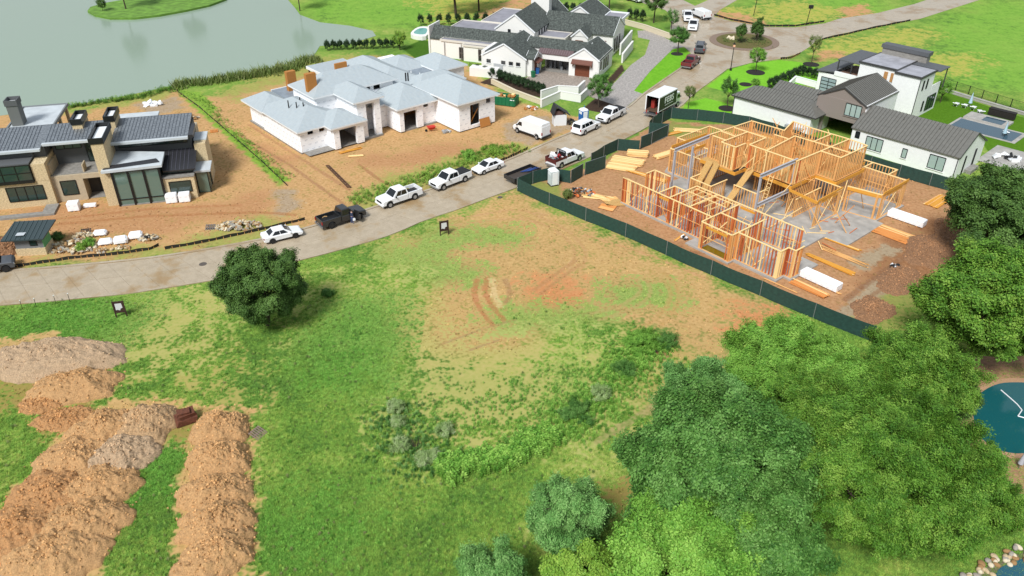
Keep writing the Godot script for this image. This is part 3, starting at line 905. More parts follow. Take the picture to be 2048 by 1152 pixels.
func frame_wall(o: Node, a: Vector2, b: Vector2, y0: float, y1: float, red: float, gaps: Array = [], step := 0.41) -> void:
	var L := a.distance_to(b)
	var d := (b - a) / L
	var plate: Material = mats.pine_pale
	for yy in [y1 - 0.03, y1 - 0.075]:
		stick(o, "top_plate", V(a.x, a.y, yy), V(b.x, b.y, yy), 0.15, 0.045, plate)
	stick(o, "bottom_plate", V(a.x, a.y, y0 + 0.03), V(b.x, b.y, y0 + 0.03), 0.12, 0.05, mats.pine)
	var k := int(L / step)
	for i in k + 1:
		var s := minf(i * step + 0.03, L - 0.03)
		var skip := false
		for g in gaps:
			if s > g[0] and s < g[1]: skip = true
		if skip: continue
		var q := a + d * s
		var m: Material = [mats.pine_red, mats.pine_rust][rng.randi() % 2] if rng.randf() < red else [mats.pine, mats.pine_pale, mats.pine_orange][rng.randi() % 3]
		var n := 3 if (i == 0 or i == k) else 1
		for j in n:
			var qq := q + d * (0.07 * j * (1.0 if i == 0 else -1.0))
			if stud_count < 300:
				stick(o, "stud", V(qq.x, qq.y, y0 + 0.05), V(qq.x, qq.y, y1 - 0.09), 0.06, 0.14, m)
				stud_count += 1
			else:
				stud_rest.box(V(qq.x, qq.y, (y0 + y1) / 2 - 0.02), Vector3(0.06, y1 - y0 - 0.14, 0.14))
	if rng.randf() < 0.5:   # a row of blocking half way up
		stick(o, "blocking", V(a.x, a.y, (y0 + y1) / 2), V(b.x, b.y, (y0 + y1) / 2), 0.1, 0.04, mats.pine)
	for g in gaps:   # headers
		var q0: Vector2 = a + d * g[0]; var q1: Vector2 = a + d * g[1]
		stick(o, "header", V(q0.x, q0.y, y1 - 0.45), V(q1.x, q1.y, y1 - 0.45), 0.1, 0.28, mats.lvl)

func build_framed_house() -> void:
	var o := house("framed_house", "two storey timber stud frame of a house going up on a concrete slab", Vector2(13.948, -91.945), 50.6)
	unit_box = BoxMesh.new()
	stud_rest = Mb.new()
	mat("pine", rgb(222, 168, 104), 0.85); mat("pine_pale", rgb(240, 206, 144), 0.85); mat("pine_orange", rgb(212, 140, 74), 0.85)
	mat("pine_red", rgb(196, 106, 54), 0.85); mat("pine_rust", rgb(176, 86, 44), 0.85); mat("lvl", rgb(212, 150, 54), 0.7)
	var osb := matn("deck_board", rgb(220, 176, 108), 0.85, 0.05, 0.7, 0.5)
	var conc := matn("new_concrete", rgb(176, 172, 166), 0.75, 0.02, 0.82, 0.12)
	var steel := mat("primed_steel", rgb(172, 170, 174), 0.6, 0.0)
	var sl := Mb.new()
	sl.prism(PackedVector2Array([Vector2(0, 0.25), Vector2(12.2, 0.3), Vector2(12.2, 2.05), Vector2(18.3, 2.05), Vector2(18.3, 1.1), Vector2(23.9, 1.1), Vector2(23.9, -0.3), Vector2(24.8, -0.3), Vector2(24.8, -5.5), Vector2(21.6, -5.6), Vector2(21.6, -11.7), Vector2(24.5, -11.9), Vector2(24.3, -20.2), Vector2(23.4, -20.2), Vector2(23.4, -26.8), Vector2(20.9, -26.8), Vector2(20.9, -28.9), Vector2(-2.6, -28.6), Vector2(-4.7, -22.8), Vector2(-4.7, -15), Vector2(-2.8, -11.4), Vector2(0, -11.4)]), 0, 0.2)
	part("slab", sl, conc, o)
	var y0 := 0.2; var y1 := 3.6
	# ground floor, the front walls first
	for w in [[0, 0, 13.8, 0, [[6.0, 7.5]]], [13.9, -1.8, 18.1, -1.8, [[0.7, 3.6]]], [13.9, -1.8, 13.9, 5, []], [18.1, -1.7, 18.1, 4, []], [18.1, -0.7, 23.6, -0.7, []], [23.6, -0.7, 23.6, 0.65, []], [23.6, 0.65, 24.5, 0.65, []], [24.5, 0.65, 24.5, 2.2, []],
			[7.5, 5.1, 22.4, 5.3, [[6.5, 8.5]]], [7.5, 0, 7.5, 5.1, []], [5.8, 0, 5.8, 3, []], [5.8, 3, 7.5, 3, []], [0.1, 0, 1.0, 0.1, []], [1, 3.1, 1, 4.7, []], [1, 4.7, 3.6, 4.7, []], [10.6, 0, 10.6, 5.1, []], [13.9, 1.6, 18.1, 1.6, []]]:
		frame_wall(o, Vector2(w[0], w[1]), Vector2(w[2], w[3]), y0, y1, 0.55, w[4])
	# upper floor outer walls
	var z0 := 3.95; var z1 := 7.1
	for w in [[7.8, 11.5, 7.8, 13.5], [5.6, 11.5, 7.8, 11.5], [8.5, 13.5, 15.0, 13.6], [15.1, 13.6, 15.2, 18.6], [15.2, 18.6, 17.9, 18.7], [17.9, 18.7, 17.9, 24.6]]:
		frame_wall(o, Vector2(w[0], w[1]), Vector2(w[2], w[3]), z0, z1, 0.1)
	# garage and the right wing on the ground
	for w in [[19.3, 12.7, 19.2, 18.2, [[1.2, 4.6]]], [19.2, 19.4, 23.2, 20.3, [[0.6, 3.6]]], [23.2, 20.4, 23.1, 26.5, [[1.2, 4.8]]], [17.3, 26.3, 23.1, 26.5, []], [15.9, 28.3, 20.6, 28.7, []], [20.6, 26.5, 20.6, 28.7, []], [15.2, 13.2, 15.2, 18.4, []], [15.2, 18.4, 19.2, 18.4, []], [17.4, 18.6, 17.4, 28.4, []],
			[-4.4, 15.3, -4.4, 22.3, []], [-4.4, 22.3, 2.5, 22.6, []], [-4.4, 15.3, -2.5, 15.4, []], [-2.5, 11.7, -2.5, 15.4, []], [-2.5, 11.7, 3.0, 11.9, []], [-1.1, 15.4, 1.6, 15.4, []], [1.6, 11.9, 1.6, 15.4, []]]:
		frame_wall(o, Vector2(w[0], w[1]), Vector2(w[2], w[3]), y0, y1, 0.45, w[4])
	for w in [[10.9, 13.6, 10.3, 20.4], [15.2, 18.6, 15.3, 24.7], [10.3, 20.4, 17.9, 20.9], [3.1, 12.4, 3.5, 20.6], [3.5, 16.8, 8.3, 17.0], [3.6, 20.6, 8.3, 21.0], [8.3, 21.0, 7.1, 24.7], [7.1, 24.7, 10.3, 24.5], [10.3, 24.5, 15.3, 24.8], [5.6, 11.5, 5.6, 16.9], [3.1, 14.4, 5.6, 14.4], [8.4, 13.5, 8.3, 17.0], [15.3, 24.8, 17.9, 24.6], [12.9, 20.6, 12.9, 24.6], [8.3, 18.8, 10.3, 18.9], [3.5, 12.4, 5.6, 12.4]]:
		frame_wall(o, Vector2(w[0], w[1]), Vector2(w[2], w[3]), z0, z1, 0.12)
	for w in [[3.0, 11.9, 3.0, 22, []], [8.4, 16, 14, 16, []], [5, 18.5, 15, 18.5, []], [8, 22, 17, 22, []], [11, 14.5, 11, 21, []]]:
		frame_wall(o, Vector2(w[0], w[1]), Vector2(w[2], w[3]), y0, 3.55, 0.6, w[4])
	for w in [[4.2, 8, 4.2, 11.2], [4.2, 8, 7.5, 8], [7.5, 8, 7.5, 11.2], [9.0, 10.6, 12.4, 10.6], [12.4, 10.6, 12.4, 13.0], [16.4, 13.0, 16.4, 18.2]]:
		frame_wall(o, Vector2(w[0], w[1]), Vector2(w[2], w[3]), y0, 2.7, 0.3)
	part("studs", stud_rest, mats.pine, o).set_meta("kind", "stuff")
	# upper floor: boards, rim beams
	var dk := PackedVector2Array([Vector2(3, -11.2), Vector2(8.4, -11.3), Vector2(8.4, -13.3), Vector2(15.3, -13.2), Vector2(15.3, -18.4), Vector2(18.1, -18.5), Vector2(18.1, -25), Vector2(2.8, -25)])
	for i in 13:   # sheets of floor board
		for j in 12:
			var a := Vector2(3.0 + i * 1.22, 11.2 + j * 1.22)
			var c := a + Vector2(0.61, 0.61)
			if Geometry2D.is_point_in_polygon(Vector2(c.x, -c.y), dk):
				block(o, "floor_board", a.x + 0.006, a.y + 0.006, a.x + 1.214, a.y + 1.214, 3.9 - 0.002 * ((i + j) % 2), 3.94, osb)
	for i in dk.size():
		var a := dk[i]; var b := dk[(i + 1) % dk.size()]
		stick(o, "rim_beam", Vector3(a.x, 3.7, a.y), Vector3(b.x, 3.7, b.y), 0.09, 0.42, mats.lvl)
	for s in [[15.2, 13.1, 19.4, 12.6, 3.45], [19.4, 12.65, 19.2, 18.2, 3.65], [19.3, 19.3, 23.2, 20.3, 3.3], [23.3, 20.4, 23.2, 26.5, 3.7], [17.6, 19.6, 17.7, 25.4, 4.4], [-2.4, 11.8, -2.3, 19.0, 3.8], [0.2, 11.6, 0.2, 15.6, 3.9]]:
		stick(o, "beam", V(s[0], s[1], s[4]), V(s[2], s[3], s[4]), 0.1, 0.34, mats.lvl)
	# steel frames
	for c in [[2.9, 6.0, 6.4], [3.3, 8.9, 6.4], [2.6, 13.6, 6.4], [14.9, 6.9, 6.9], [14.9, 13.9, 6.9]]:
		var g := Mb.new()
		g.box(V(c[0], c[1], c[2] / 2), Vector3(0.18, c[2], 0.02)); g.box(V(c[0], c[1] + 0.11, c[2] / 2), Vector3(0.2, c[2], 0.03)); g.box(V(c[0], c[1] - 0.11, c[2] / 2), Vector3(0.2, c[2], 0.03))
		part("steel_column", g, steel, o)
	for c in [[2.9, 5.8, 2.6, 13.8, 6.55], [14.9, 6.7, 14.9, 14.1, 7.0], [14.9, 6.9, 14.9, 13.9, 3.15]]:
		var g := Mb.new()
		var a := V(c[0], c[1], c[4]); var b := V(c[2], c[3], c[4])
		g.bar(a, b, 0.03, 0.4)
		g.bar(a + Vector3(0, 0.2, 0), b + Vector3(0, 0.2, 0), 0.22, 0.03)
		g.bar(a - Vector3(0, 0.2, 0), b - Vector3(0, 0.2, 0), 0.22, 0.03)
		part("steel_beam", g, steel, o)
	# braces
	var r := RandomNumberGenerator.new()
	r.seed = 21
	for i in 84:
		var u := r.randf_range(0.5, 23); var v := r.randf_range(-0.5, 5) if i < 20 else (r.randf_range(12, 26) if i > 28 else r.randf_range(12.6, 20))
		var up := i > 28 and u < 17 and u > 3.5
		if i > 28 and not up and u < 3.5: continue
		var lo := z0 if up else y0
		var a := V(u, v, lo + 0.05)
		var t := r.randf_range(1.2, 2.6) * (1 if r.randf() < 0.5 else -1)
		var b := V(u + t, v, lo + r.randf_range(2.2, 3.2)) if r.randf() < 0.5 else V(u, v + t, lo + r.randf_range(2.2, 3.2))
		stick(o, "brace", a, b, 0.05, 0.09, [mats.pine, mats.pine_pale, mats.pine_orange][i % 3])
	for b in [[19.4, 13.4, 0.2, 19.3, 16.0, 3.2], [19.2, 17.6, 0.2, 19.3, 15.0, 3.2], [23.2, 21.2, 0.2, 23.1, 24.5, 3.3], [23.1, 25.6, 0.2, 23.1, 22.8, 3.2], [14.4, 8.8, 0.2, 15.1, 13.4, 4.2], [19.2, 18.4, 0.2, 19.2, 19.0, 4.4], [1.2, 0.05, 0.3, 3.2, 0.05, 3.4], [4.8, 0.05, 0.3, 2.8, 0.05, 3.4], [9.0, 0.1, 0.3, 11.0, 0.1, 3.4], [14.4, -1.7, 1.0, 15.6, 0.6, 3.4], [17.6, -1.6, 3.5, 16.0, 1.0, 0.3], [20.5, -0.6, 0.3, 22.6, -0.6, 3.3], [16.2, 8.0, 0.2, 17.6, 12.6, 2.2], [17.2, 9.0, 0.2, 16.0, 13.0, 2.6]]:
		stick(o, "brace", V(b[0], b[1], b[2]), V(b[3], b[4], b[5]), 0.05, 0.1, mats.pine_pale)
	# ceiling joists over the front rooms
	for i in 6: stick(o, "joist", V(8.2 + i * 0.9, 1.2, 3.62), V(8.2 + i * 0.9, 4.9, 3.62), 0.05, 0.12, mats.pine_pale)
	for q in [[8.0, 2.9, 13.6, 2.9], [8.0, 4.2, 13.6, 4.2]]: stick(o, "joist", V(q[0], q[1], 3.7), V(q[2], q[3], 3.7), 0.05, 0.1, mats.pine_pale)
	# offcuts lying about on the slab and the upper floor
	for i in 60:
		var up := i % 2 == 0
		var a := V(r.randf_range(4, 17), r.randf_range(14, 24), 3.98) if up else V(r.randf_range(7.5, 23), r.randf_range(5.8, 19), 0.24)
		var t := r.randf() * PI
		stick(o, "offcut", a, a + Vector3(cos(t), 0, sin(t)) * r.randf_range(0.6, 2.6), 0.09, 0.05, [mats.pine, mats.pine_pale, mats.pine_orange, mats.pine_red][i % 4])
	# pool of stained water in the front bay
	var w := Mb.new()
	w.prism(rect(14.2, -1.6, 17.9, -0.5), 0.2, 0.23)
	part("puddle", w, mat("stained_water", rgb(112, 92, 14), 0.1), o)
	# leaning boards and a ladder against the upper floor
	for q in [[4.3, 8.4, 4.7, 11.0, 1.0], [5.4, 9.0, 5.7, 11.1, 0.9], [9.3, 8.8, 9.6, 12.9, 0.9]]:
		var bb := Mb.new()
		bb.bar(V(q[0], q[1], 0.25), V(q[2], q[3], 4.3), q[4], 0.12)
		part("leaning_board", bb, osb, o)
	var ld := thing("ladder", "long wooden ladder leaning on the upper floor of the stud frame", "ladder", Vector3.ZERO)
	var tf := o.transform
	var base := tf * V(13.2, 10.8, 0.22); var top := tf * V(12.6, 13.0, 4.6)
	var side := (tf.basis * Vector3(1, 0, 0)) * 0.26
	ld.position = base
	stick(ld, "rail", -side, top - base - side, 0.05, 0.1, mats.pine_pale)
	stick(ld, "rail", side, top - base + side, 0.05, 0.1, mats.pine_pale)
	for i in 11:
		var c := (top - base) * (0.06 + 0.088 * i)
		stick(ld, "rung", c - side, c + side, 0.05, 0.05, mats.pine_pale)

func fence_run(pix: Array, label: String, hgt: float, step: float, gate := false) -> void:
	var line := polyP(pix)
	var L := 0.0
	for i in range(1, line.size()): L += line[i].distance_to(line[i - 1])
	var k := maxi(1, roundi(L / step))
	var pts := resample(line, k) if not gate else line
	var o := thing("privacy_fence" if not gate else "fence_gate", label, "fence" if not gate else "gate", Vector3(pts[0].x, 0, pts[0].y), 0, "green screened fence round the building lot")
	var green := matn("fence_screen", rgb(38, 74, 66), 0.7, 0.02, 0.75, 0.5)
	var pipe := mat("galvanised", rgb(150, 154, 156), 0.45, 0.5)
	for i in pts.size() - 1:
		var a := pts[i] - pts[0]; var b := pts[i + 1] - pts[0]
		var d := (b - a).normalized()
		var n := Vector2(-d.y, d.x)
		var m := Mb.new()
		var seg := 6
		for j in seg:   # a slightly slack sheet
			var q := []
			for e in [0, 1]:
				var t: float = (j + e) / float(seg)
				var bow: float = sin(t * PI) * 0.07 * (1 if hash(i) % 2 else -1) + 0.02 * sin(t * 9.0 + i)
				var c: Vector2 = a.lerp(b, t) + n * bow
				var sag: float = 0.06 * sin(t * PI) if not gate else 0.0
				q.append(Vector3(c.x, 0.06, c.y)); q.append(Vector3(c.x, hgt - sag, c.y))
			var th := Vector3(n.x, 0, n.y) * 0.012
			m.hexa([q[0] - th, q[2] - th, q[2] + th, q[0] + th, q[1] - th, q[3] - th, q[3] + th, q[1] + th])
		part("panel", m, green, o)
		var p := Mb.new()
		p.cyl(Vector3(a.x, 0, a.y) + Vector3(n.x, 0, n.y) * 0.05, Vector3(a.x, hgt + 0.05, a.y) + Vector3(n.x, 0, n.y) * 0.05, 0.035, 0.035, 8)
		part("post", p, pipe, o)
		if gate:
			var r := Mb.new()
			for yy in [0.1, hgt]: r.cyl(Vector3(a.x, yy, a.y), Vector3(b.x, yy, b.y), 0.03, 0.03, 6)
			r.cyl(Vector3(b.x, 0, b.y), Vector3(b.x, hgt + 0.1, b.y), 0.04, 0.04, 6)
			part("gate_frame", r, pipe, o)

func build_fences() -> void:
	fence_run([1035, 382, 1075, 402, 1145, 432, 1255, 476, 1396, 540, 1485, 576, 1558, 609, 1650, 647, 1745, 684], "long dark green screened fence along the bare grassy lot", 1.85, 6.0)
	fence_run([1036, 381, 1046, 374, 1094, 359, 1140, 367], "green fence wrapping the corner with the grey portable toilet", 1.85, 3.0)
	fence_run([1181, 331, 1205, 316, 1240, 299, 1278, 305], "green fence bending in behind the lumber stacks", 1.85, 3.2)
	fence_run([1336, 271, 1290, 268, 1288, 267, 1342, 237], "green fence running back from the street towards the lawn", 1.9, 3.0)
	fence_run([1342, 237, 1407, 242, 1470, 250, 1507, 258, 1560, 274, 1640, 302, 1725, 333, 1816, 360, 1910, 386, 1990, 408], "green fence along the white house with dark metal roofs", 1.85, 4.0)
	fence_run([1141, 367, 1165, 353], "small open gate leaf next to the grey portable toilet", 1.9, 3.0, true)
	fence_run([1169, 351, 1210, 337], "wide gate leaf in front of the lumber stacks", 1.9, 3.0, true)
	fence_run([1280, 298, 1302, 289, 1335, 273], "double gate leaf open towards the stud frame", 1.9, 3.0, true)

func chimney_cap(o: Node, u0: float, v0: float, u1: float, v1: float, y: float, m: Material, sheet: Material) -> void:
	var b := Mb.new()
	for r in [[u0, v0, u1, v0 + 0.12], [u0, v1 - 0.12, u1, v1], [u0, v0 + 0.12, u0 + 0.12, v1 - 0.12], [u1 - 0.12, v0 + 0.12, u1, v1 - 0.12]]:
		b.prism(rect(r[0], r[1], r[2], r[3]), y, y + 0.75)
	var c := part("chimney_crown", b, m, o)
	block(c, "flue_sheet", u0 + 0.2, v0 + 0.3, u1 - 0.2, v1 - 0.3, y, y + 0.3, sheet)

func build_stone_house() -> void:
	var o := house("stone_house", "modern house of tan stone and black glass with metal roofs near completion", Vector2(-49.65, -90.92), -14)
	var stone := matn("tan_stone", rgb(238, 214, 170), 0.9, 0.06, 0.66, 0.35, 3.0)
	stone.uv1_scale = Vector3(0.22, 0.8, 0.22)
	var stucco := matn("taupe_stucco", rgb(186, 170, 144), 0.9, 0.03, 0.9, 0.2)
	var black := mat("black_frame", rgb(22, 24, 26), 0.4)
	var gl := glass("green_glass", rgb(44, 62, 58))
	var gl2 := glass("pale_glass", rgb(96, 118, 108))
	var metal := matn("grey_metal_roof", rgb(156, 162, 168), 0.35, 0.03, 0.6, 0.3)
	metal.metallic = 0.35
	var seam := mat("seam_grey", rgb(112, 118, 126), 0.35, 0.4)
	var white := mat("white_trim", rgb(226, 228, 230), 0.6)
	var pale := matn("pale_membrane", rgb(196, 202, 206), 0.5, 0.02, 0.9, 0.1)
	var dark := matn("dark_metal_roof", rgb(52, 52, 56), 0.4, 0.03, 0.8, 0.3)
	var char_ := mat("charcoal_wall", rgb(86, 88, 90), 0.7)
	var conc := matn("slab_grey", rgb(150, 146, 140), 0.8, 0.03, 0.8, 0.2)
	# left stone part
	block(o, "stone_wall", -14.6, 2.6, -7.7, 9.5, 0, 3.4, stone)
	block(o, "stone_pier", -9.3, 2.56, -7.7, 9.4, 3.4, 5.6, stone)
	block(o, "upper_wall", -14.6, 4.6, -9.3, 9.4, 3.4, 7.0, char_)
	block(o, "upper_wall", -9.28, 5.0, -7.9, 9.4, 5.6, 7.0, char_)
	block(o, "window_box", -14.6, 2.3, -9.35, 4.6, 3.3, 3.6, black)
	block(o, "window_box_top", -14.6, 2.4, -9.35, 4.6, 5.7, 5.85, char_)
	window(o, Vector2(-14.6, 2.4), Vector2(-9.35, 2.4), 0.3, 3.65, 4.9, 2.0, 3, 2, black, gl)
	block(o, "glass_core", -14.5, 2.45, -9.4, 4.6, 3.6, 5.7, gl)
	window(o, Vector2(-14.6, 2.6), Vector2(-7.7, 2.6), 1.7, 0.9, 4.2, 1.9, 4, 1, black, gl)
	# entry part
	wall(o, Vector2(-7.7, 3.3), Vector2(-1.2, 3.3), 0, 3.5, 0.3, [[3.6, 6.0, 0, 2.9]], stucco)
	block(o, "entry_floor", -4.2, 3.4, -1.3, 5.4, 0, 0.1, conc)
	block(o, "entry_side", -4.25, 3.45, -4.1, 5.4, 0, 3.3, stucco)
	var dr := block(o, "door", -4.1, 5.2, -1.6, 5.3, 0.1, 2.8, mat("dark_door", rgb(58, 54, 50), 0.6))
	block(dr, "door_stile", -2.9, 5.15, -2.8, 5.19, 0.1, 2.8, black)
	window(o, Vector2(-7.7, 3.15), Vector2(-1.2, 3.15), 0.9, 0.9, 1.8, 1.9, 1, 1, black, gl)
	block(o, "balcony_floor", -7.6, 3.45, -1.3, 7.0, 3.4, 3.6, conc)
	block(o, "balcony_wall", -7.68, 3.5, -7.5, 7.0, 3.6, 5.0, stucco)
	block(o, "balcony_wall", -3.9, 3.5, -3.75, 5.0, 3.6, 4.6, stucco)
	block(o, "upper_wall", -7.6, 7.0, -1.3, 9.3, 3.6, 7.2, char_)
	window(o, Vector2(-7.6, 7.0), Vector2(-1.3, 7.0), 0.4, 5.6, 3.0, 0.9, 3, 1, black, gl2)
	window(o, Vector2(-7.6, 6.9), Vector2(-1.3, 6.9), 3.9, 3.7, 2.3, 3.0, 2, 2, black, gl)
	# tall stone slab chimneys
	block(o, "chimney", -1.3, 0.4, 0.1, 5.8, 0, 8.3, stone)
	chimney_cap(o, -1.45, 0.3, 0.25, 5.9, 8.3, black, white)
	block(o, "chimney", -4.9, 8.2, -3.7, 11.6, 6.5, 8.2, stone)
	chimney_cap(o, -5.0, 8.1, -3.6, 11.7, 8.2, black, white)
	block(o, "chimney", -1.0, 8.4, 0.15, 12.0, 6, 8.2, stone)
	chimney_cap(o, -1.1, 8.3, 0.25, 12.1, 8.2, black, white)
	block(o, "chimney", -14.6, 16.6, -13.2, 18.4, 5, 8.6, mat("grey_stucco", rgb(104, 106, 104), 0.9))
	chimney_cap(o, -14.7, 16.5, -13.1, 18.5, 8.6, char_, white)
	# glass pavilion
	block(o, "plinth", 0.05, -0.05, 5.75, 5.0, 0, 0.15, conc)
	for i in 4:
		block(o, "mullion", 0.05 + i * 1.83, -0.06, 0.3 + i * 1.83, 0.3, 0.0, 4.75, black)
	for i in 3:
		block(o, "glass_wall", 0.3 + i * 1.83, 0.1, 1.88 + i * 1.83, 0.16, 0.9, 4.5, gl2)
		block(o, "glass_wall", 0.3 + i * 1.83, 0.1, 1.88 + i * 1.83, 0.16, 0.15, 0.82, gl2)
	block(o, "transom", 0.1, 0.02, 5.6, 0.22, 0.8, 0.9, black)
	block(o, "beam", 0.05, 0.02, 5.75, 0.3, 4.5, 4.95, char_)
	block(o, "back_wall", 0.1, 3.4, 5.7, 3.6, 0, 4.9, mat("inside_grey", rgb(150, 156, 150), 0.9))
	block(o, "side_glass", 5.6, 0.3, 5.7, 3.4, 0.15, 4.9, gl)
	var cp := Mb.new()
	slope(cp, [V(-0.9, -0.3, 5.0), V(6.2, -0.3, 5.15), V(6.2, 3.4, 5.4), V(-0.3, 5.3, 5.4)], 0.3)
	part("canopy_roof", cp, pale, o)
	var cb := Mb.new()
	slope(cb, [V(-0.7, 0.05, 5.12), V(5.9, 0.5, 5.27), V(5.4, 1.6, 5.34), V(-0.5, 0.9, 5.18)], 0.05)
	part("canopy_sheet", cb, dark, o)
	# right stone part with the low dark roof
	block(o, "stone_wall", 5.8, 0.3, 9.5, 3.2, 0, 3.0, stone)
	block(o, "coping", 5.75, 0.2, 9.6, 1.2, 3.0, 3.2, conc)
	window(o, Vector2(5.8, 0.3), Vector2(9.5, 0.3), 0.6, 1.0, 2.6, 1.5, 1, 1, black, gl)
	window(o, Vector2(5.8, 1.2), Vector2(9.5, 1.2), 0.1, 3.3, 3.5, 0.5, 2, 1, black, gl)
	block(o, "wall", 5.8, 1.25, 9.5, 3.2, 3.2, 3.9, char_)
	var dkr := Mb.new(); var dks := Mb.new()
	var q := [V(5.9, 0.5, 3.95), V(9.9, 0.5, 3.95), V(9.9, 7.5, 5.4), V(0.1, 7.5, 5.4)]
	slope(dkr, [V(6.0, 0.5, 3.95), V(9.9, 0.5, 3.95), V(9.9, 7.5, 5.4), V(6.0, 7.5, 5.4)], 0.15)
	slope(dkr, [V(0.2, 4.5, 4.78), V(6.0, 4.5, 4.78), V(6.0, 7.5, 5.4), V(0.2, 7.5, 5.4)], 0.15)
	seam_lines(dks, V(6.0, 0.5, 3.95), V(9.9, 0.5, 3.95), V(9.9, 7.5, 5.4), V(6.0, 7.5, 5.4), 0.5)
	var low := part("low_roof", dkr, dark, o)
	part("seams", dks, mat("seam_dark", rgb(92, 92, 104), 0.4), low).set_meta("kind", "stuff")
	block(o, "glass_box", 9.6, 1.6, 11.0, 4.2, 0.1, 2.9, gl2)
	for c in [[9.55, 1.55], [10.95, 1.55], [10.95, 4.1]]: block(o, "mullion", c[0], c[1], c[0] + 0.12, c[1] + 0.12, 0, 3.0, black)
	block(o, "canopy", 9.4, 1.3, 11.5, 4.4, 3.0, 3.25, pale)
	block(o, "stone_pier", 9.7, 4.6, 11.1, 8.5, 0, 5.6, stone)
	block(o, "pier_cap", 9.6, 5.8, 11.2, 8.6, 5.6, 5.75, pale)
	# upper rooms
	block(o, "upper_wall", 0.1, 5.2, 9.4, 11.0, 3.0, 6.85, char_)
	window(o, Vector2(0.1, 5.2), Vector2(9.4, 5.2), 0.5, 5.75, 8.3, 0.75, 6, 1, black, gl)
	block(o, "wall", -14.6, 9.4, -8, 15.6, 0, 5.6, char_)
	block(o, "wall", -3, 12, 9, 16, 0, 4.5, stucco)
	for r in [[-15.2, 4.35, -8.1, 10.0, 7.0, 7.9], [-8.1, 5.5, -1.4, 10.0, 7.2, 7.9], [0.0, 4.2, 9.3, 11.3, 7.0, 7.5]]:
		var mb := Mb.new(); var sb := Mb.new()
		var c := [V(r[0], r[1], r[4]), V(r[2], r[1], r[4]), V(r[2], r[3], r[5]), V(r[0], r[3], r[5])]
		slope(mb, c, 0.16)
		seam_lines(sb, c[0], c[1], c[2], c[3], 0.42)
		var rf := part("roof", mb, metal, o)
		part("seams", sb, seam, rf).set_meta("kind", "stuff")
		block(rf, "gutter", r[0], r[1] - 0.55, r[2], r[1] - 0.02, r[4] - 0.3, r[4] - 0.02, pale)
		block(rf, "back_slope", r[0], r[3], r[2], r[3] + 0.2, r[4] - 0.6, r[5] - 0.02, char_)
	block(o, "roof_edge", 9.32, 4.2, 9.9, 8.4, 6.7, 7.05, dark)
	# lower flat roofs behind
	flat_roof(o, -15.2, 15.4, -9.2, 24.6, 5.8, pale, mat("grey_rim", rgb(120, 124, 126), 0.7), 0.15)
	for p in [[-9.6, 15.6], [-9.6, 20], [-9.6, 24.2]]: block(o, "post", p[0] - 0.2, p[1] - 0.2, p[0] + 0.2, p[1] + 0.2, 0, 5.6, stone)
	block(o, "wall", -15, 17, -12, 24, 0, 5.6, stone)
	block(o, "flat_roof", -2.6, 19.6, 3.0, 23.6, 3.7, 4.0, pale)
	for p in [[-2.3, 20], [2.7, 20], [-2.3, 23.3], [2.7, 23.3]]: block(o, "post", p[0] - 0.15, p[1] - 0.15, p[0] + 0.15, p[1] + 0.15, 0, 3.7, stone)
	block(o, "terrace", -5, 13, 6, 25.5, 0, 0.12, conc)
	# concrete planters in front
	block(o, "planter_wall", -14.8, -0.6, -7.4, 0.3, 0, 0.25, conc)
	block(o, "planter_wall", -8.9, 0.32, -7.4, 2.3, 0, 0.25, conc)

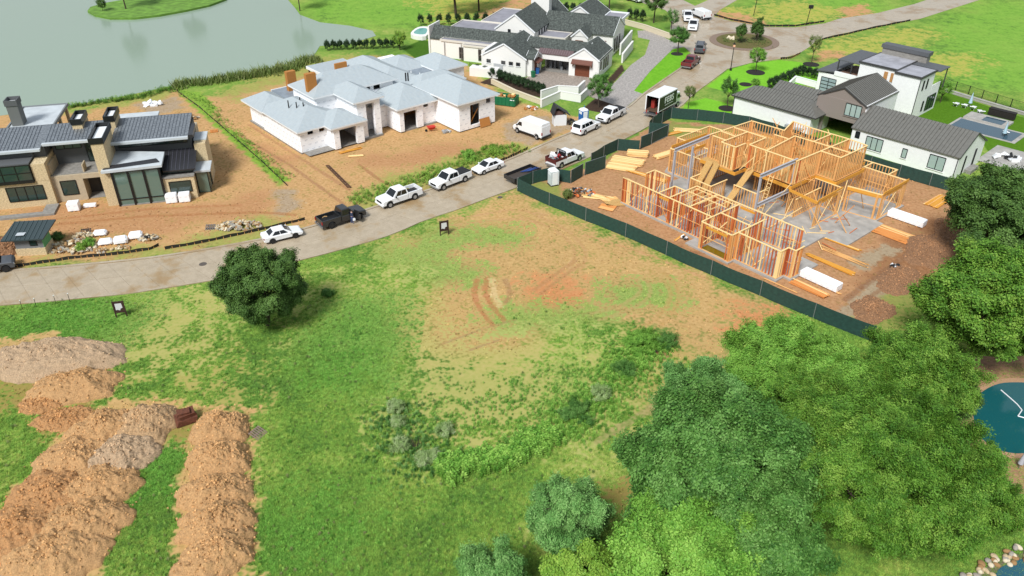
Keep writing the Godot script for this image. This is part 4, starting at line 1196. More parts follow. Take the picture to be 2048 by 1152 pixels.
func build_brick_house() -> void:
	var o := house("white_brick_house", "large white painted brick house with grey shingle roofs and paved court", Vector2(2.69, -142.61), 22)
	var wm := matn("painted_brick", rgb(232, 230, 226), 0.7, 0.05, 0.93, 0.6)
	var sh := matn("grey_shingle", rgb(112, 120, 114), 0.9, 0.05, 0.3, 0.17)
	var white := mat("white_trim", rgb(226, 228, 230), 0.6)
	var trim := mat("cream_trim", rgb(206, 200, 190), 0.7)
	var flat := matn("grey_membrane", rgb(150, 148, 156), 0.6, 0.02, 0.85, 0.08)
	var bronze := matn("bronze_metal", rgb(112, 92, 92), 0.4, 0.03, 0.8, 0.3)
	var bs := mat("bronze_seam", rgb(140, 126, 130), 0.4)
	var wood := matn("garage_wood", rgb(122, 66, 40), 0.6, 0.04, 0.8, 0.6)
	var rust := mat("copper_brown", rgb(104, 64, 52), 0.6)
	var black := mat("black_frame", rgb(22, 24, 26), 0.4)
	var grey := mat("grey_frame", rgb(104, 100, 96), 0.5)
	var gl := glass("dark_glass", rgb(40, 44, 48))
	var dark := mat("groove_wood", rgb(104, 54, 32), 0.7)
	var conc := matn("slab_grey", rgb(150, 146, 140), 0.8, 0.03, 0.8, 0.2)
	# front gable
	block(o, "wall", -8.8, 0.3, -0.4, 9, 0, 3.4, wm)
	gable(o, -8.8, 0.3, -0.4, 10, 3.4, 2.3, 0.25, "v", sh, wm, white)
	for s in [0.8, 3.7, 5.2, 6.6]: window(o, Vector2(-8.8, 0.3), Vector2(-0.4, 0.3), s, 1.9, 0.75, 0.6, 1, 1, grey, gl, white)
	block(o, "lattice_panel", -6.6, 0.2, -4.8, 0.28, 0.3, 1.9, mat("lattice_grey", rgb(170, 172, 174), 0.7))
	# side door with its canopy
	block(o, "door_bay", -0.5, 1.0, 0.6, 4.6, 0, 3.3, wm)
	gable(o, -0.6, 1.0, 0.9, 4.6, 3.3, 0.9, 0.1, "u", sh, wm, white)
	var can := Mb.new()
	slope(can, [V(0.5, 1.6, 2.9), V(1.6, 1.6, 2.4), V(1.6, 4.2, 2.4), V(0.5, 4.2, 2.9)], 0.12)
	part("door_canopy", can, rust, o)
	block(o, "door", 0.6, 2.2, 0.66, 3.4, 0, 2.3, wood)
	# garages
	wall(o, Vector2(0.5, 5.0), Vector2(6.6, 5.0), 0, 3.4, 0.3, [[0.35, 5.9, 0.0, 2.3]], wm)
	block(o, "inner_wall", 0.6, 8.0, 6.6, 8.2, 0, 3.3, mat("garage_inside", rgb(140, 136, 132), 0.9))
	block(o, "floor", 0.6, 5.0, 6.6, 8.0, 0, 0.06, conc)
	for b in [[1.8, 7.0, 0.5, 1.4], [2.6, 7.2, 0.4, 1.9], [3.6, 7.2, 0.6, 1.9], [4.2, 6.4, 0.4, 0.8], [5.2, 7.0, 0.8, 1.0]]:
		block(o, "stored_box", b[0], b[1], b[0] + b[2], b[1] + 0.5, 0.06, b[3], mat("grey_box", rgb(116, 118, 122), 0.8))
	var mr := Mb.new(); var ms := Mb.new()
	slope(mr, [V(0.3, 4.7, 3.4), V(6.9, 4.7, 3.4), V(6.9, 6.7, 4.4), V(0.3, 6.7, 4.4)])
	seam_lines(ms, V(0.3, 4.7, 3.4), V(6.9, 4.7, 3.4), V(6.9, 6.7, 4.4), V(0.3, 6.7, 4.4), 0.45)
	var mrf := part("metal_roof", mr, bronze, o)
	part("seams", ms, bs, mrf).set_meta("kind", "stuff")
	gable(o, -2.5, 5.9, 9.4, 10.5, 4.1, 1.15, 0.0, "u", sh, wm, white)
	block(o, "wall", -2, 6.2, 8, 10.4, 3.3, 4.0, wm)
	wall(o, Vector2(6.5, 4.4), Vector2(12.0, 4.4), 0, 3.4, 0.3, [[1.15, 3.95, 0.0, 2.45]], wm)
	wall(o, Vector2(12.0, 4.4), Vector2(12.0, 13), 0, 3.4, 0.3, [], wm)
	block(o, "wall", 11.2, 13, 12, 13.2, 0, 3.4, wm)
	var gd := block(o, "garage_door", 7.65, 4.45, 10.45, 4.55, 0.0, 2.45, wood)
	for i in 3: block(gd, "door_groove", 7.65, 4.42, 10.45, 4.44, 0.6 * (i + 1), 0.6 * (i + 1) + 0.03, dark)
	var c2 := Mb.new()
	slope(c2, [V(7.1, 3.4, 2.55), V(11.0, 3.4, 2.55), V(11.0, 4.25, 3.1), V(7.1, 4.25, 3.1)], 0.14)
	part("door_canopy", c2, rust, o)
	for s in [7.3, 10.8]: block(o, "wall_lamp", s - 0.08, 4.0, s + 0.08, 4.2, 1.9, 2.3, mat("lamp_brass", rgb(150, 96, 66), 0.5))
	gable(o, 6.4, 4.3, 12.1, 12.6, 3.4, 1.9, 0.15, "v", sh, wm, white)
	for s in [2.6, 3.9, 5.2]: window(o, Vector2(12.15, 4.4), Vector2(12.15, 13), s, 0.9, 0.7, 1.9, 1, 2, grey, gl, white)
	window(o, Vector2(12.15, 4.4), Vector2(12.15, 13), 0.8, 1.4, 0.5, 1.4, 1, 1, grey, gl, white)
	# left wing
	block(o, "wall", -23, 7.2, -8, 11.2, 0, 3.3, wm)
	gable(o, -23, 7.2, -3, 11.4, 3.3, 1.9, 0.2, "u", sh, wm, white)
	block(o, "bump_out", -20, 5.9, -9, 7.3, 0, 3.3, wm)
	flat_roof(o, -20.2, 5.7, -9, 7.6, 3.4, flat, trim, 0.12)
	block(o, "bay", -15, 5.3, -9.2, 5.9, 0, 3.0, wm)
	flat_roof(o, -15.3, 5.1, -9, 6.0, 3.05, flat, trim, 0.1)
	block(o, "parapet_wall", -9.6, 1.5, -8.9, 9.2, 0, 3.6, wm)
	for s in [4.1, 8.1, 9.6]: window(o, Vector2(-20, 5.28), Vector2(-9, 5.28), s, 0.4, 0.8, 2.1, 1, 2, grey, gl)
	for s in [-19.2, -15.4]:
		var pp := Mb.new()
		pp.cyl(V(s, 5.6 if s < -16 else 5.2, 0), V(s, 5.6 if s < -16 else 5.2, 3.1), 0.06, 0.06, 6)
		part("downpipe", pp, grey, o)
	block(o, "end_parapet", -23.3, 6.9, -23.0, 11.6, 0, 5.4, wm)
	# great hall
	block(o, "wall", -11, 11.6, -3, 22, 0, 5.2, wm)
	gable(o, -11, 11.6, -3, 22.4, 5.2, 2.9, 0.2, "v", sh, wm, white)
	for s in [2.6, 5.0]: window(o, Vector2(-11, 11.6), Vector2(-3, 11.6), s, 4.3, 0.5, 0.8, 1, 1, black, gl)
	for s in [0.9, 2.4, 3.9]: window(o, Vector2(-3, 11.6), Vector2(-3, 22), s + 1.5, 3.9, 0.45, 0.9, 1, 1, black, gl)
	block(o, "chimney", -7.8, 22.4, -4.0, 24.0, 0, 9.2, wm)
	block(o, "chimney_cap", -8.0, 22.3, -3.8, 24.2, 9.2, 9.5, white)
	# wings behind the hall
	block(o, "wall", -3, 18.5, 10.6, 26.5, 0, 4.3, wm)
	gable(o, -4, 18.3, 10.6, 26.8, 4.3, 2.4, 0.2, "u", sh, wm, white)
	block(o, "wall", 3.2, 15.6, 6.4, 19, 0, 4.1, wm)
	gable(o, 3.2, 15.5, 6.4, 22, 4.1, 1.4, 0.15, "v", sh, wm, white)
	window(o, Vector2(3.2, 15.5), Vector2(6.4, 15.5), 0.8, 0.3, 1.5, 3.0, 2, 2, mat("oak_frame", rgb(120, 84, 58), 0.6), gl)
	window(o, Vector2(-3, 18.5), Vector2(10.6, 18.5), 10.2, 1.0, 2.1, 1.9, 2, 1, mat("oak_frame", rgb(120, 84, 58), 0.6), gl, white)
	for s in [1.0, 2.6, 4.4]: window(o, Vector2(10.6, 18.5), Vector2(10.6, 26.5), s, 0.6, 0.8, 2.6, 1, 3, grey, gl, white)
	block(o, "wall", -2, 28, 8.8, 34, 0, 4.2, wm)
	flat_roof(o, 5.2, 27, 9.4, 35, 4.4, flat, white, 0.25)
	gable(o, -3, 27, 5.2, 36, 4.3, 2.6, 0.2, "v", sh, wm, white)
	gable(o, -9, 24.2, -3, 31, 5.0, 2.6, 0.2, "v", sh, wm, white)
	flat_roof(o, -4, 13.6, 2.6, 18.4, 3.8, flat, trim, 0.2)
	block(o, "wall", -3, 13.8, 2.4, 18.3, 0, 3.6, wm)
	for r in [[-21, 11.6, -11, 18, 4.2], [-17, 18, -11, 30, 4.3]]:
		block(o, "wall", r[0] + 0.2, r[1] + 0.1, r[2], r[3] - 0.1, 0, r[4] - 0.2, wm)
		flat_roof(o, r[0], r[1], r[2], r[3], r[4], flat, trim, 0.15)

func build_metal_house() -> void:
	var o := house("white_stucco_house", "white stucco house with dark standing seam roofs, grey brick gable and flat roofed tower", Vector2(59.6, -99.05), 47)
	var wm := matn("white_stucco", rgb(236, 236, 236), 0.75, 0.03, 0.95, 0.2)
	var brick := matn("grey_brick", rgb(158, 146, 138), 0.9, 0.14, 0.72, 0.5)
	var rf := matn("charcoal_seam_roof", rgb(122, 120, 114), 0.45, 0.03, 0.85, 0.2)
	rf.metallic = 0.2
	var sm := mat("charcoal_seam", rgb(72, 70, 66), 0.5)
	var trim := mat("charcoal_trim", rgb(62, 62, 62), 0.5)
	var black := mat("black_frame", rgb(22, 24, 26), 0.4)
	var gl := glass("white_blind_glass", rgb(158, 176, 170))
	var gd := glass("dark_glass", rgb(40, 44, 48))
	var gg := glass("green_glass", rgb(44, 62, 58))
	var flat := matn("pale_flat_roof", rgb(176, 176, 184), 0.35, 0.02, 0.8, 0.08)
	var perg := matn("pergola_grey", rgb(92, 94, 98), 0.6, 0.03, 0.9, 0.3)
	var wood := mat("shutter_wood", rgb(176, 128, 78), 0.7)
	var conc := matn("slab_grey", rgb(150, 146, 140), 0.8, 0.03, 0.8, 0.2)
	# right wing
	block(o, "wall", -15, -0.2, 0, 8.5, 0, 3.4, wm)
	gable(o, -15, -0.2, 0, 8.5, 3.4, 2.2, 0.25, "u", rf, wm, trim, sm)
	window(o, Vector2(-15, -0.2), Vector2(0, -0.2), 2.3, 0.8, 2.4, 1.8, 3, 1, black, gl, wm)
	window(o, Vector2(-15, -0.2), Vector2(0, -0.2), 0.6, 1.9, 0.6, 0.9, 1, 1, black, gd)
	window(o, Vector2(-15, -0.2), Vector2(0, -0.2), 7.6, 1.0, 0.65, 1.3, 1, 1, black, gl, wm)
	window(o, Vector2(-15, -0.2), Vector2(0, -0.2), 11.3, 0.7, 2.1, 1.9, 2, 1, black, gl, wm)
	window(o, Vector2(0, -0.2), Vector2(0, 8.5), 2.3, 0.1, 0.35, 2.6, 1, 1, black, gd)
	window(o, Vector2(0, -0.2), Vector2(0, 8.5), 5.6, 0.1, 0.5, 2.7, 1, 1, black, gd)
	block(o, "step", 0.05, 3.2, 0.9, 6.0, 0, 0.5, conc)
	for s in [-9.5, -4.5]:
		var v := Mb.new(); v.cyl(V(s, 3.0, 4.8), V(s, 3.0, 5.5), 0.07, 0.07, 6)
		part("roof_vent", v, rf, o)
	var dp := Mb.new(); dp.cyl(V(-0.08, -0.32, 0), V(-0.08, -0.32, 3.3), 0.06, 0.06, 6)
	part("downpipe", dp, trim, o)
	# grey gable block over the carport
	wall(o, Vector2(-22.4, 2.6), Vector2(-15.0, 2.6), 0, 5.75, 0.3, [[1.4, 6.8, 0.0, 2.75]], brick)
	wall(o, Vector2(-15.0, 2.6), Vector2(-15.0, 12.6), 0, 5.75, 0.3, [], wm)
	wall(o, Vector2(-22.4, 2.6), Vector2(-22.4, 12.6), 0, 5.75, 0.3, [], brick)
	block(o, "inner_wall", -22, 10.5, -15.2, 10.7, 0, 5.2, wm)
	block(o, "carport_ceiling", -22.2, 2.8, -15.2, 10.4, 2.8, 2.95, conc)
	gable(o, -22.4, 2.6, -15.0, 12.4, 5.75, 1.9, 0.25, "v", rf, brick, trim, sm)
	window(o, Vector2(-22.4, 2.45), Vector2(-15.0, 2.45), 4.5, 3.7, 2.4, 1.8, 3, 1, black, gl, brick)
	window(o, Vector2(-14.85, 2.6), Vector2(-14.85, 12.6), 1.6, 3.7, 0.5, 1.6, 1, 1, black, gd)
	# tower
	block(o, "wall", -24.2, 18.5, -18.0, 25.6, 0, 6.9, wm)
	block(o, "wall", -18.0, 17.3, -13.8, 22.7, 0, 6.9, wm)
	block(o, "wall", -18.0, 22.7, -13.8, 26.0, 0, 3.5, wm)
	flat_roof(o, -24.4, 18.3, -17.9, 25.8, 7.0, flat, trim, 0.05)
	flat_roof(o, -17.9, 17.1, -13.6, 22.9, 7.0, flat, trim, 0.05)
	block(o, "roof_screen", -24.0, 25.3, -16.6, 26.6, 6.6, 8.0, conc)
	block(o, "screen_cap", -24.2, 25.1, -16.4, 26.8, 8.0, 8.6, perg)
	block(o, "balcony_roof", -18.2, 22.9, -13.2, 26.6, 6.75, 6.9, perg)
	block(o, "balcony_post", -13.5, 26.2, -13.35, 26.35, 3.5, 6.75, trim)
	block(o, "balcony_rail", -13.95, 22.8, -13.8, 26.0, 3.5, 4.5, wm)
	for s in [-20.0, -18.9]: block(o, "shutter", s, 18.4, s + 0.6, 18.48, 4.9, 6.3, wood)
	for s in [1.4, 2.8]: window(o, Vector2(-13.8, 17.3), Vector2(-13.8, 22.7), s, 4.6, 0.4, 1.5, 1, 1, black, gd)
	window(o, Vector2(-13.8, 17.3), Vector2(-13.8, 26.0), 3.3, 0.8, 0.45, 1.6, 1, 1, black, gd)
	window(o, Vector2(-13.8, 17.3), Vector2(-13.8, 26.0), 4.8, 0.5, 3.2, 2.3, 3, 1, black, gg)
	var d2 := Mb.new(); d2.cyl(V(-13.75, 17.25, 0), V(-13.75, 17.25, 6.7), 0.06, 0.06, 6)
	part("downpipe", d2, trim, o)
	# garage wing with pergola
	block(o, "wall", -31.8, 20.4, -24.2, 28, 0, 3.2, wm)
	var g := Mb.new()
	slope(g, [V(-32.1, 20.1, 3.5), V(-29.0, 20.1, 3.9), V(-29.0, 28.2, 3.9), V(-32.1, 28.2, 3.5)], 0.2)
	part("roof", g, perg, o)
	block(o, "parapet", -29.0, 20.3, -24.2, 20.6, 3.2, 3.9, wm)
	block(o, "terrace_floor", -29.0, 20.6, -24.2, 28, 3.2, 3.3, mat("deck_brown", rgb(120, 92, 76), 0.8))
	window(o, Vector2(-31.8, 20.4), Vector2(-24.2, 20.4), 0.7, 0.1, 2.7, 2.4, 2, 4, black, glass("frosted_glass", rgb(140, 156, 164)))
	block(o, "pergola_roof", -29.4, 21.4, -24.4, 29.6, 5.5, 5.65, perg)
	for q in [[-29.2, 21.6], [-29.2, 29.3], [-24.7, 21.6], [-26.8, 21.6]]: block(o, "post", q[0] - 0.08, q[1] - 0.08, q[0] + 0.08, q[1] + 0.08, 3.2, 5.5, trim)
	# left wing
	block(o, "wall", -35.0, -0.2, -21.5, 5.6, 0, 3.1, wm)
	hip(o, -35.0, -0.2, -21.0, 5.6, 3.1, 1.45, 0.35, rf, trim, "u", sm)
	block(o, "wall", -30.5, 2.6, -22.5, 8.2, 2.6, 3.9, wm)
	gable(o, -30.5, 2.4, -22.3, 8.4, 3.9, 1.4, 0.2, "u", rf, wm, trim, sm)
	var d3 := Mb.new(); d3.cyl(V(-34.9, -0.3, 0), V(-34.9, -0.3, 2.8), 0.06, 0.06, 6)
	part("downpipe", d3, trim, o)
	block(o, "wall", -27, 8.4, -22.4, 18.4, 0, 0.1, conc)
	for q in [[-25.2, -0.9, 1.0], [-23.6, -0.9, 0.9]]: block(o, "outdoor_unit", q[0], q[1], q[0] + 0.9, q[1] + 0.7, 0, q[2], mat("unit_grey", rgb(150, 154, 156), 0.6))
	# white court wall with bins
	block(o, "court_wall", -30.9, 12.6, -24.4, 12.9, 0, 1.2, wm)

# ---------- vehicles; local x forward, y up, z to the right, origin on the ground between the axles ----------
func extrude(mb: Mb, prof: PackedVector2Array, z0: float, z1: float, c := 0.05) -> void:   # side outline (x, y) swept across, rounded at both sides
	var n := prof.size()
	var area := 0.0
	for i in n: area += prof[i].cross(prof[(i + 1) % n])
	var ins := PackedVector2Array()
	for i in n:
		var a := (prof[i] - prof[(i + n - 1) % n]).normalized(); var b := (prof[(i + 1) % n] - prof[i]).normalized()
		var nn := (Vector2(-a.y, a.x) + Vector2(-b.y, b.x)).normalized() * (1.0 if area > 0 else -1.0)
		ins.append(prof[i] + nn * c)
	var cen := Vector3.ZERO
	var rings := [[ins, z0], [prof, z0 + c], [prof, z1 - c], [ins, z1]]
	for k in 3:
		for i in n:
			var j := (i + 1) % n
			var p: PackedVector2Array = rings[k][0]; var q: PackedVector2Array = rings[k + 1][0]
			var a := Vector3(p[i].x, p[i].y, rings[k][1]); var b := Vector3(p[j].x, p[j].y, rings[k][1])
			var cc := Vector3(q[j].x, q[j].y, rings[k + 1][1]); var d := Vector3(q[i].x, q[i].y, rings[k + 1][1])
			if area > 0: mb.quad(a, b, cc, d)
			else: mb.quad(a, d, cc, b)
	var ix := Geometry2D.triangulate_polygon(ins)
	for i in range(0, ix.size(), 3):
		var a := ins[ix[i]]; var b := ins[ix[i + 1]]; var cc := ins[ix[i + 2]]
		if (b - a).cross(cc - a) < 0: var t := b; b = cc; cc = t
		mb.tri(Vector3(a.x, a.y, z0), Vector3(b.x, b.y, z0), Vector3(cc.x, cc.y, z0))
		mb.tri(Vector3(a.x, a.y, z1), Vector3(cc.x, cc.y, z1), Vector3(b.x, b.y, z1))

func arch(x: float, y: float, r: float) -> Array:   # the cut-out over a wheel, from front to back
	var a := []
	for i in 7:
		var t := PI * i / 6.0
		a.append(Vector2(x + cos(t) * r, y + sin(t) * r))
	return a

func wheels(o: Node, xs: Array, tr: float, r: float, rim: Material, w := 0.26) -> void:
	for x in xs:
		for s in [-1.0, 1.0]:
			var t := Mb.new()
			t.cyl(Vector3(x, r, s * tr - s * w), Vector3(x, r, s * tr), r, r, 18)
			var wh := part("wheel", t, mats.tyre, o)
			var m := Mb.new()
			m.cyl(Vector3(x, r, s * (tr - 0.02)), Vector3(x, r, s * (tr + 0.012)), r * 0.64, r * 0.58, 14)
			part("rim", m, rim, wh)

func pane(o: Node, called: String, q: Array, m: Material, th := 0.012) -> MeshInstance3D:   # a thin sheet just outside the four corners given
	var n: Vector3 = (q[1] - q[0]).cross(q[2] - q[0]).normalized()
	var mid: Vector3 = (q[0] + q[1] + q[2] + q[3]) / 4.0
	if n.dot(mid - Vector3(mid.x * 0.5, 1.0, 0)) < 0: n = -n
	var mb := Mb.new()
	var p := []
	for c in q: p.append(c + n * 0.002)
	for c in q: p.append(c + n * th)
	mb.hexa(p)
	return part(called, mb, m, o)

func lerp4(q: Array, s: float, t: float) -> Vector3:
	return q[0].lerp(q[1], s).lerp(q[3].lerp(q[2], s), t)

func sub(q: Array, s0: float, s1: float, t0: float, t1: float) -> Array:
	return [lerp4(q, s0, t0), lerp4(q, s1, t0), lerp4(q, s1, t1), lerp4(q, s0, t1)]

# glass house: floor from x0 to x1 at y0, roof from x2 to x3 at y1
func cabin(o: Node, x0: float, x1: float, x2: float, x3: float, y0: float, y1: float, w0: float, w1: float, paint: Material, gl: Material, posts: Array, rear_glass := true) -> void:
	var b := [Vector3(x0, y0, w0), Vector3(x1, y0, w0), Vector3(x1, y0, -w0), Vector3(x0, y0, -w0)]
	var t := [Vector3(x2, y1, w1), Vector3(x3, y1, w1), Vector3(x3, y1, -w1), Vector3(x2, y1, -w1)]
	var m := Mb.new()
	m.hexa(b + t)
	# softly crowned roof
	var cr := [Vector3(x2 + 0.12, y1 + 0.045, w1 - 0.14), Vector3(x3 - 0.12, y1 + 0.045, w1 - 0.14), Vector3(x3 - 0.12, y1 + 0.045, -w1 + 0.14), Vector3(x2 + 0.12, y1 + 0.045, -w1 + 0.14)]
	m.hexa(t + cr)
	part("cab", m, paint, o)
	pane(o, "windscreen", sub([b[2], b[1], t[1], t[2]], 0.06, 0.94, 0.06, 0.93), gl)
	if rear_glass: pane(o, "rear_window", sub([b[0], b[3], t[3], t[0]], 0.1, 0.9, 0.15, 0.88), gl)
	for s in [0, 1]:
		var f := [b[0], b[1], t[1], t[0]] if s == 0 else [b[3], b[2], t[2], t[3]]
		for i in posts.size() - 1:
			pane(o, "side_window", sub(f, posts[i] + 0.015, posts[i + 1] - 0.015, 0.1, 0.86), gl)

func place_car(o: Node3D, f: Array, r: Array, track: float) -> void:   # f, r: pixels where the nearer front and rear tyres touch the road
	var F := P(f[0], f[1]); var R := P(r[0], r[1])
	var d := (F - R).normalized()
	var mid := (F + R) * 0.5
	var n := Vector3(-d.z, 0, d.x)
	if n.dot(mid) < 0: n = -n
	o.position = mid + n * track + Vector3(0, 0.05, 0)
	o.rotation.y = atan2(-d.z, d.x)

func car_mats() -> void:
	mat("tyre", rgb(24, 24, 25), 0.85)
	mat("rim_silver", rgb(176, 178, 180), 0.35, 0.6)
	mat("rim_dark", rgb(46, 46, 48), 0.4, 0.4)
	glass("car_glass", rgb(20, 24, 28))
	mat("trim_black", rgb(26, 26, 28), 0.6)
	mat("chrome", rgb(170, 172, 176), 0.25, 0.8)
	mat("lamp_red", rgb(150, 22, 26), 0.25)
	mat("lamp_clear", rgb(210, 214, 218), 0.15)
	var w := mat("paint_white", rgb(230, 231, 233), 0.25)
	w.clearcoat_enabled = true
	var b := mat("paint_black", rgb(24, 25, 27), 0.3)
	b.clearcoat_enabled = true
	var rd := mat("paint_red", rgb(104, 28, 34), 0.3)
	rd.clearcoat_enabled = true
	var g := mat("paint_grey", rgb(62, 66, 72), 0.3)
	g.clearcoat_enabled = true

func lamps(o: Node, xf: float, xr: float, w: float, yf: float, yr: float, hf := 0.2, hr := 0.35) -> void:
	for s in [-1.0, 1.0]:
		var m := Mb.new()
		m.box(Vector3(xf, yf, s * (w - 0.2)), Vector3(0.1, hf, 0.34))
		part("headlight", m, mats.lamp_clear, o)
		var t := Mb.new()
		t.box(Vector3(xr, yr, s * (w - 0.1)), Vector3(0.1, hr, 0.16))
		part("taillight", t, mats.lamp_red, o)

func mirrors(o: Node, x: float, y: float, w: float, m: Material) -> void:
	for s in [-1.0, 1.0]:
		var b := Mb.new()
		b.box(Vector3(x, y, s * (w + 0.12)), Vector3(0.12, 0.17, 0.22))
		part("mirror", b, m, o)

func pickup(label: String, paint: Material, f: Array, r: Array, opt := {}) -> Node3D:
	var o := thing("pickup_truck", label, "pickup truck", Vector3.ZERO, 0, opt.get("group", "vehicles parked along the street"))
	var W := 1.0; var ax: float = opt.get("ax", 1.85)
	var cb: float = opt.get("cab_back", -0.95)
	var p := PackedVector2Array([Vector2(2.74, 0.42), Vector2(2.86, 0.62), Vector2(2.84, 0.98), Vector2(2.7, 1.12), Vector2(1.3, 1.24), Vector2(cb, 1.22), Vector2(cb, 0.42)])
	var ar := arch(ax, 0.42, 0.52)
	ar.reverse()
	for q in ar: p.append(q)
	var m := Mb.new()
	extrude(m, p, -W, W, 0.09)
	part("body", m, paint, o)
	# bed
	var bed := Mb.new()
	var sp := PackedVector2Array([Vector2(cb - 0.03, 0.45), Vector2(cb - 0.03, 1.3), Vector2(-3.02, 1.3), Vector2(-3.05, 0.5)])
	var ab := arch(-ax, 0.45, 0.52)
	ab.reverse()
	for q in ab: sp.append(q)
	extrude(bed, sp, W - 0.13, W, 0.03)
	part("bed_side", bed, paint, o)
	bed = Mb.new()
	extrude(bed, sp, -W, -W + 0.13, 0.03)
	part("bed_side", bed, paint, o)
	var fl := Mb.new()
	fl.box(Vector3((cb - 3.0) / 2, 0.78, 0), Vector3(3.0 + cb, 0.06, 2 * W - 0.26))
	part("bed_floor", fl, opt.get("liner", mats.trim_black), o)
	var tg := Mb.new()
	tg.box(Vector3(-3.0, 0.98, 0), Vector3(0.09, 0.62, 2 * W - 0.24))
	part("tailgate", tg, paint, o)
	var hb := Mb.new()
	hb.box(Vector3(cb - 0.06, 0.98, 0), Vector3(0.06, 0.6, 2 * W - 0.26))
	part("bed_front", hb, paint, o)
	if opt.get("cover"):
		var cv := Mb.new()
		cv.box(Vector3((cb - 3.0) / 2, 1.31, 0), Vector3(3.0 + cb - 0.05, 0.05, 2 * W - 0.12))
		part("bed_cover", cv, mats.trim_black, o)
	var cf: float = opt.get("cab_front", 1.35)
	cabin(o, cb + 0.02, cf, cb + 0.22, cf - 0.72, 1.2, 1.93, W - 0.05, W - 0.2, paint, mats.car_glass, [0.08, 0.5, 0.86] if cb < -0.5 else [0.12, 0.84])
	wheels(o, [ax, -ax], W + 0.0, 0.41, opt.get("rim", mats.rim_silver))
	lamps(o, 2.78, -3.06, W, 0.86, 1.02)
	mirrors(o, cf - 0.35, 1.28, W, mats.trim_black if not opt.get("white_mirror") else paint)
	var g := Mb.new()
	g.box(Vector3(2.85, 0.84, 0), Vector3(0.06, 0.26, 1.1))
	part("grille", g, mats.trim_black, o)
	var bf := Mb.new()
	bf.box(Vector3(2.86, 0.5, 0), Vector3(0.16, 0.2, 1.9))
	part("front_bumper", bf, opt.get("bumper", paint), o)
	var rb := Mb.new()
	rb.box(Vector3(-3.12, 0.52, 0), Vector3(0.16, 0.2, 1.9))
	part("rear_bumper", rb, mats.chrome, o)
	var ch := Mb.new()
	ch.box(Vector3(0, 0.5, 0), Vector3(5.2, 0.18, 1.3))
	part("chassis", ch, mats.trim_black, o)
	place_car(o, f, r, W - 0.1)
	return o

func sedan(label: String, paint: Material, f: Array, r: Array, rim: Material, group := "vehicles parked along the street") -> Node3D:
	var o := thing("sedan_car", label, "car", Vector3.ZERO, 0, group)
	var W := 0.9
	var p := PackedVector2Array([Vector2(2.1, 0.28), Vector2(2.3, 0.45), Vector2(2.28, 0.62), Vector2(2.1, 0.74), Vector2(1.0, 0.94), Vector2(-1.5, 0.98), Vector2(-2.2, 0.98), Vector2(-2.34, 0.8), Vector2(-2.32, 0.4), Vector2(-2.15, 0.28)])
	var q := arch(-1.35, 0.3, 0.37)
	q.reverse()
	for c in q: p.append(c)
	q = arch(1.35, 0.3, 0.37)
	q.reverse()
	for c in q: p.append(c)
	var m := Mb.new()
	extrude(m, p, -W, W, 0.1)
	part("body", m, paint, o)
	cabin(o, -1.75, 1.05, -1.0, 0.2, 0.93, 1.43, W - 0.08, W - 0.28, paint, mats.car_glass, [0.12, 0.5, 0.86])
	wheels(o, [1.35, -1.35], W, 0.33, rim, 0.22)
	lamps(o, 2.2, -2.3, W, 0.62, 0.8, 0.12, 0.16)
	mirrors(o, 0.75, 0.98, W - 0.02, paint)
	var g := Mb.new()
	g.box(Vector3(2.28, 0.42, 0), Vector3(0.07, 0.2, 1.2))
	part("grille", g, mats.trim_black, o)
	var ch := Mb.new()
	ch.box(Vector3(0, 0.33, 0), Vector3(3.9, 0.14, 1.2))
	part("chassis", ch, mats.trim_black, o)
	place_car(o, f, r, W - 0.1)
	return o

func suv(label: String, paint: Material, f: Array, r: Array, rim: Material) -> Node3D:
	var o := thing("suv_car", label, "car", Vector3.ZERO, 0, "vehicles parked along the street")
	var W := 0.98
	var p := PackedVector2Array([Vector2(2.3, 0.38), Vector2(2.45, 0.6), Vector2(2.42, 0.95), Vector2(2.2, 1.1), Vector2(1.2, 1.18), Vector2(-2.55, 1.18), Vector2(-2.62, 0.6), Vector2(-2.5, 0.38)])
	for x in [-1.47, 1.47]:
		var q := arch(x, 0.4, 0.45)
		q.reverse()
		for c in q: p.append(c)
	var m := Mb.new()
	extrude(m, p, -W, W, 0.08)
	part("body", m, paint, o)
	cabin(o, -2.55, 1.25, -2.3, 0.55, 1.16, 1.84, W - 0.07, W - 0.22, paint, mats.car_glass, [0.06, 0.3, 0.6, 0.88])
	wheels(o, [1.47, -1.47], W, 0.39, rim)
	lamps(o, 2.36, -2.6, W, 0.85, 1.0)
	mirrors(o, 0.9, 1.22, W, paint)
	var g := Mb.new()
	g.box(Vector3(2.44, 0.8, 0), Vector3(0.06, 0.22, 1.1))
	part("grille", g, mats.trim_black, o)
	for s in [-0.6, 0.6]:
		var rr := Mb.new()
		rr.box(Vector3(-0.9, 1.92, s), Vector3(2.2, 0.05, 0.06))
		part("roof_rail", rr, mats.trim_black if paint == mats.paint_grey else paint, o)
	var rb := Mb.new()
	rb.box(Vector3(-2.62, 0.55, 0), Vector3(0.16, 0.2, 1.85))
	part("rear_bumper", rb, paint, o)
	place_car(o, f, r, W - 0.1)
	return o

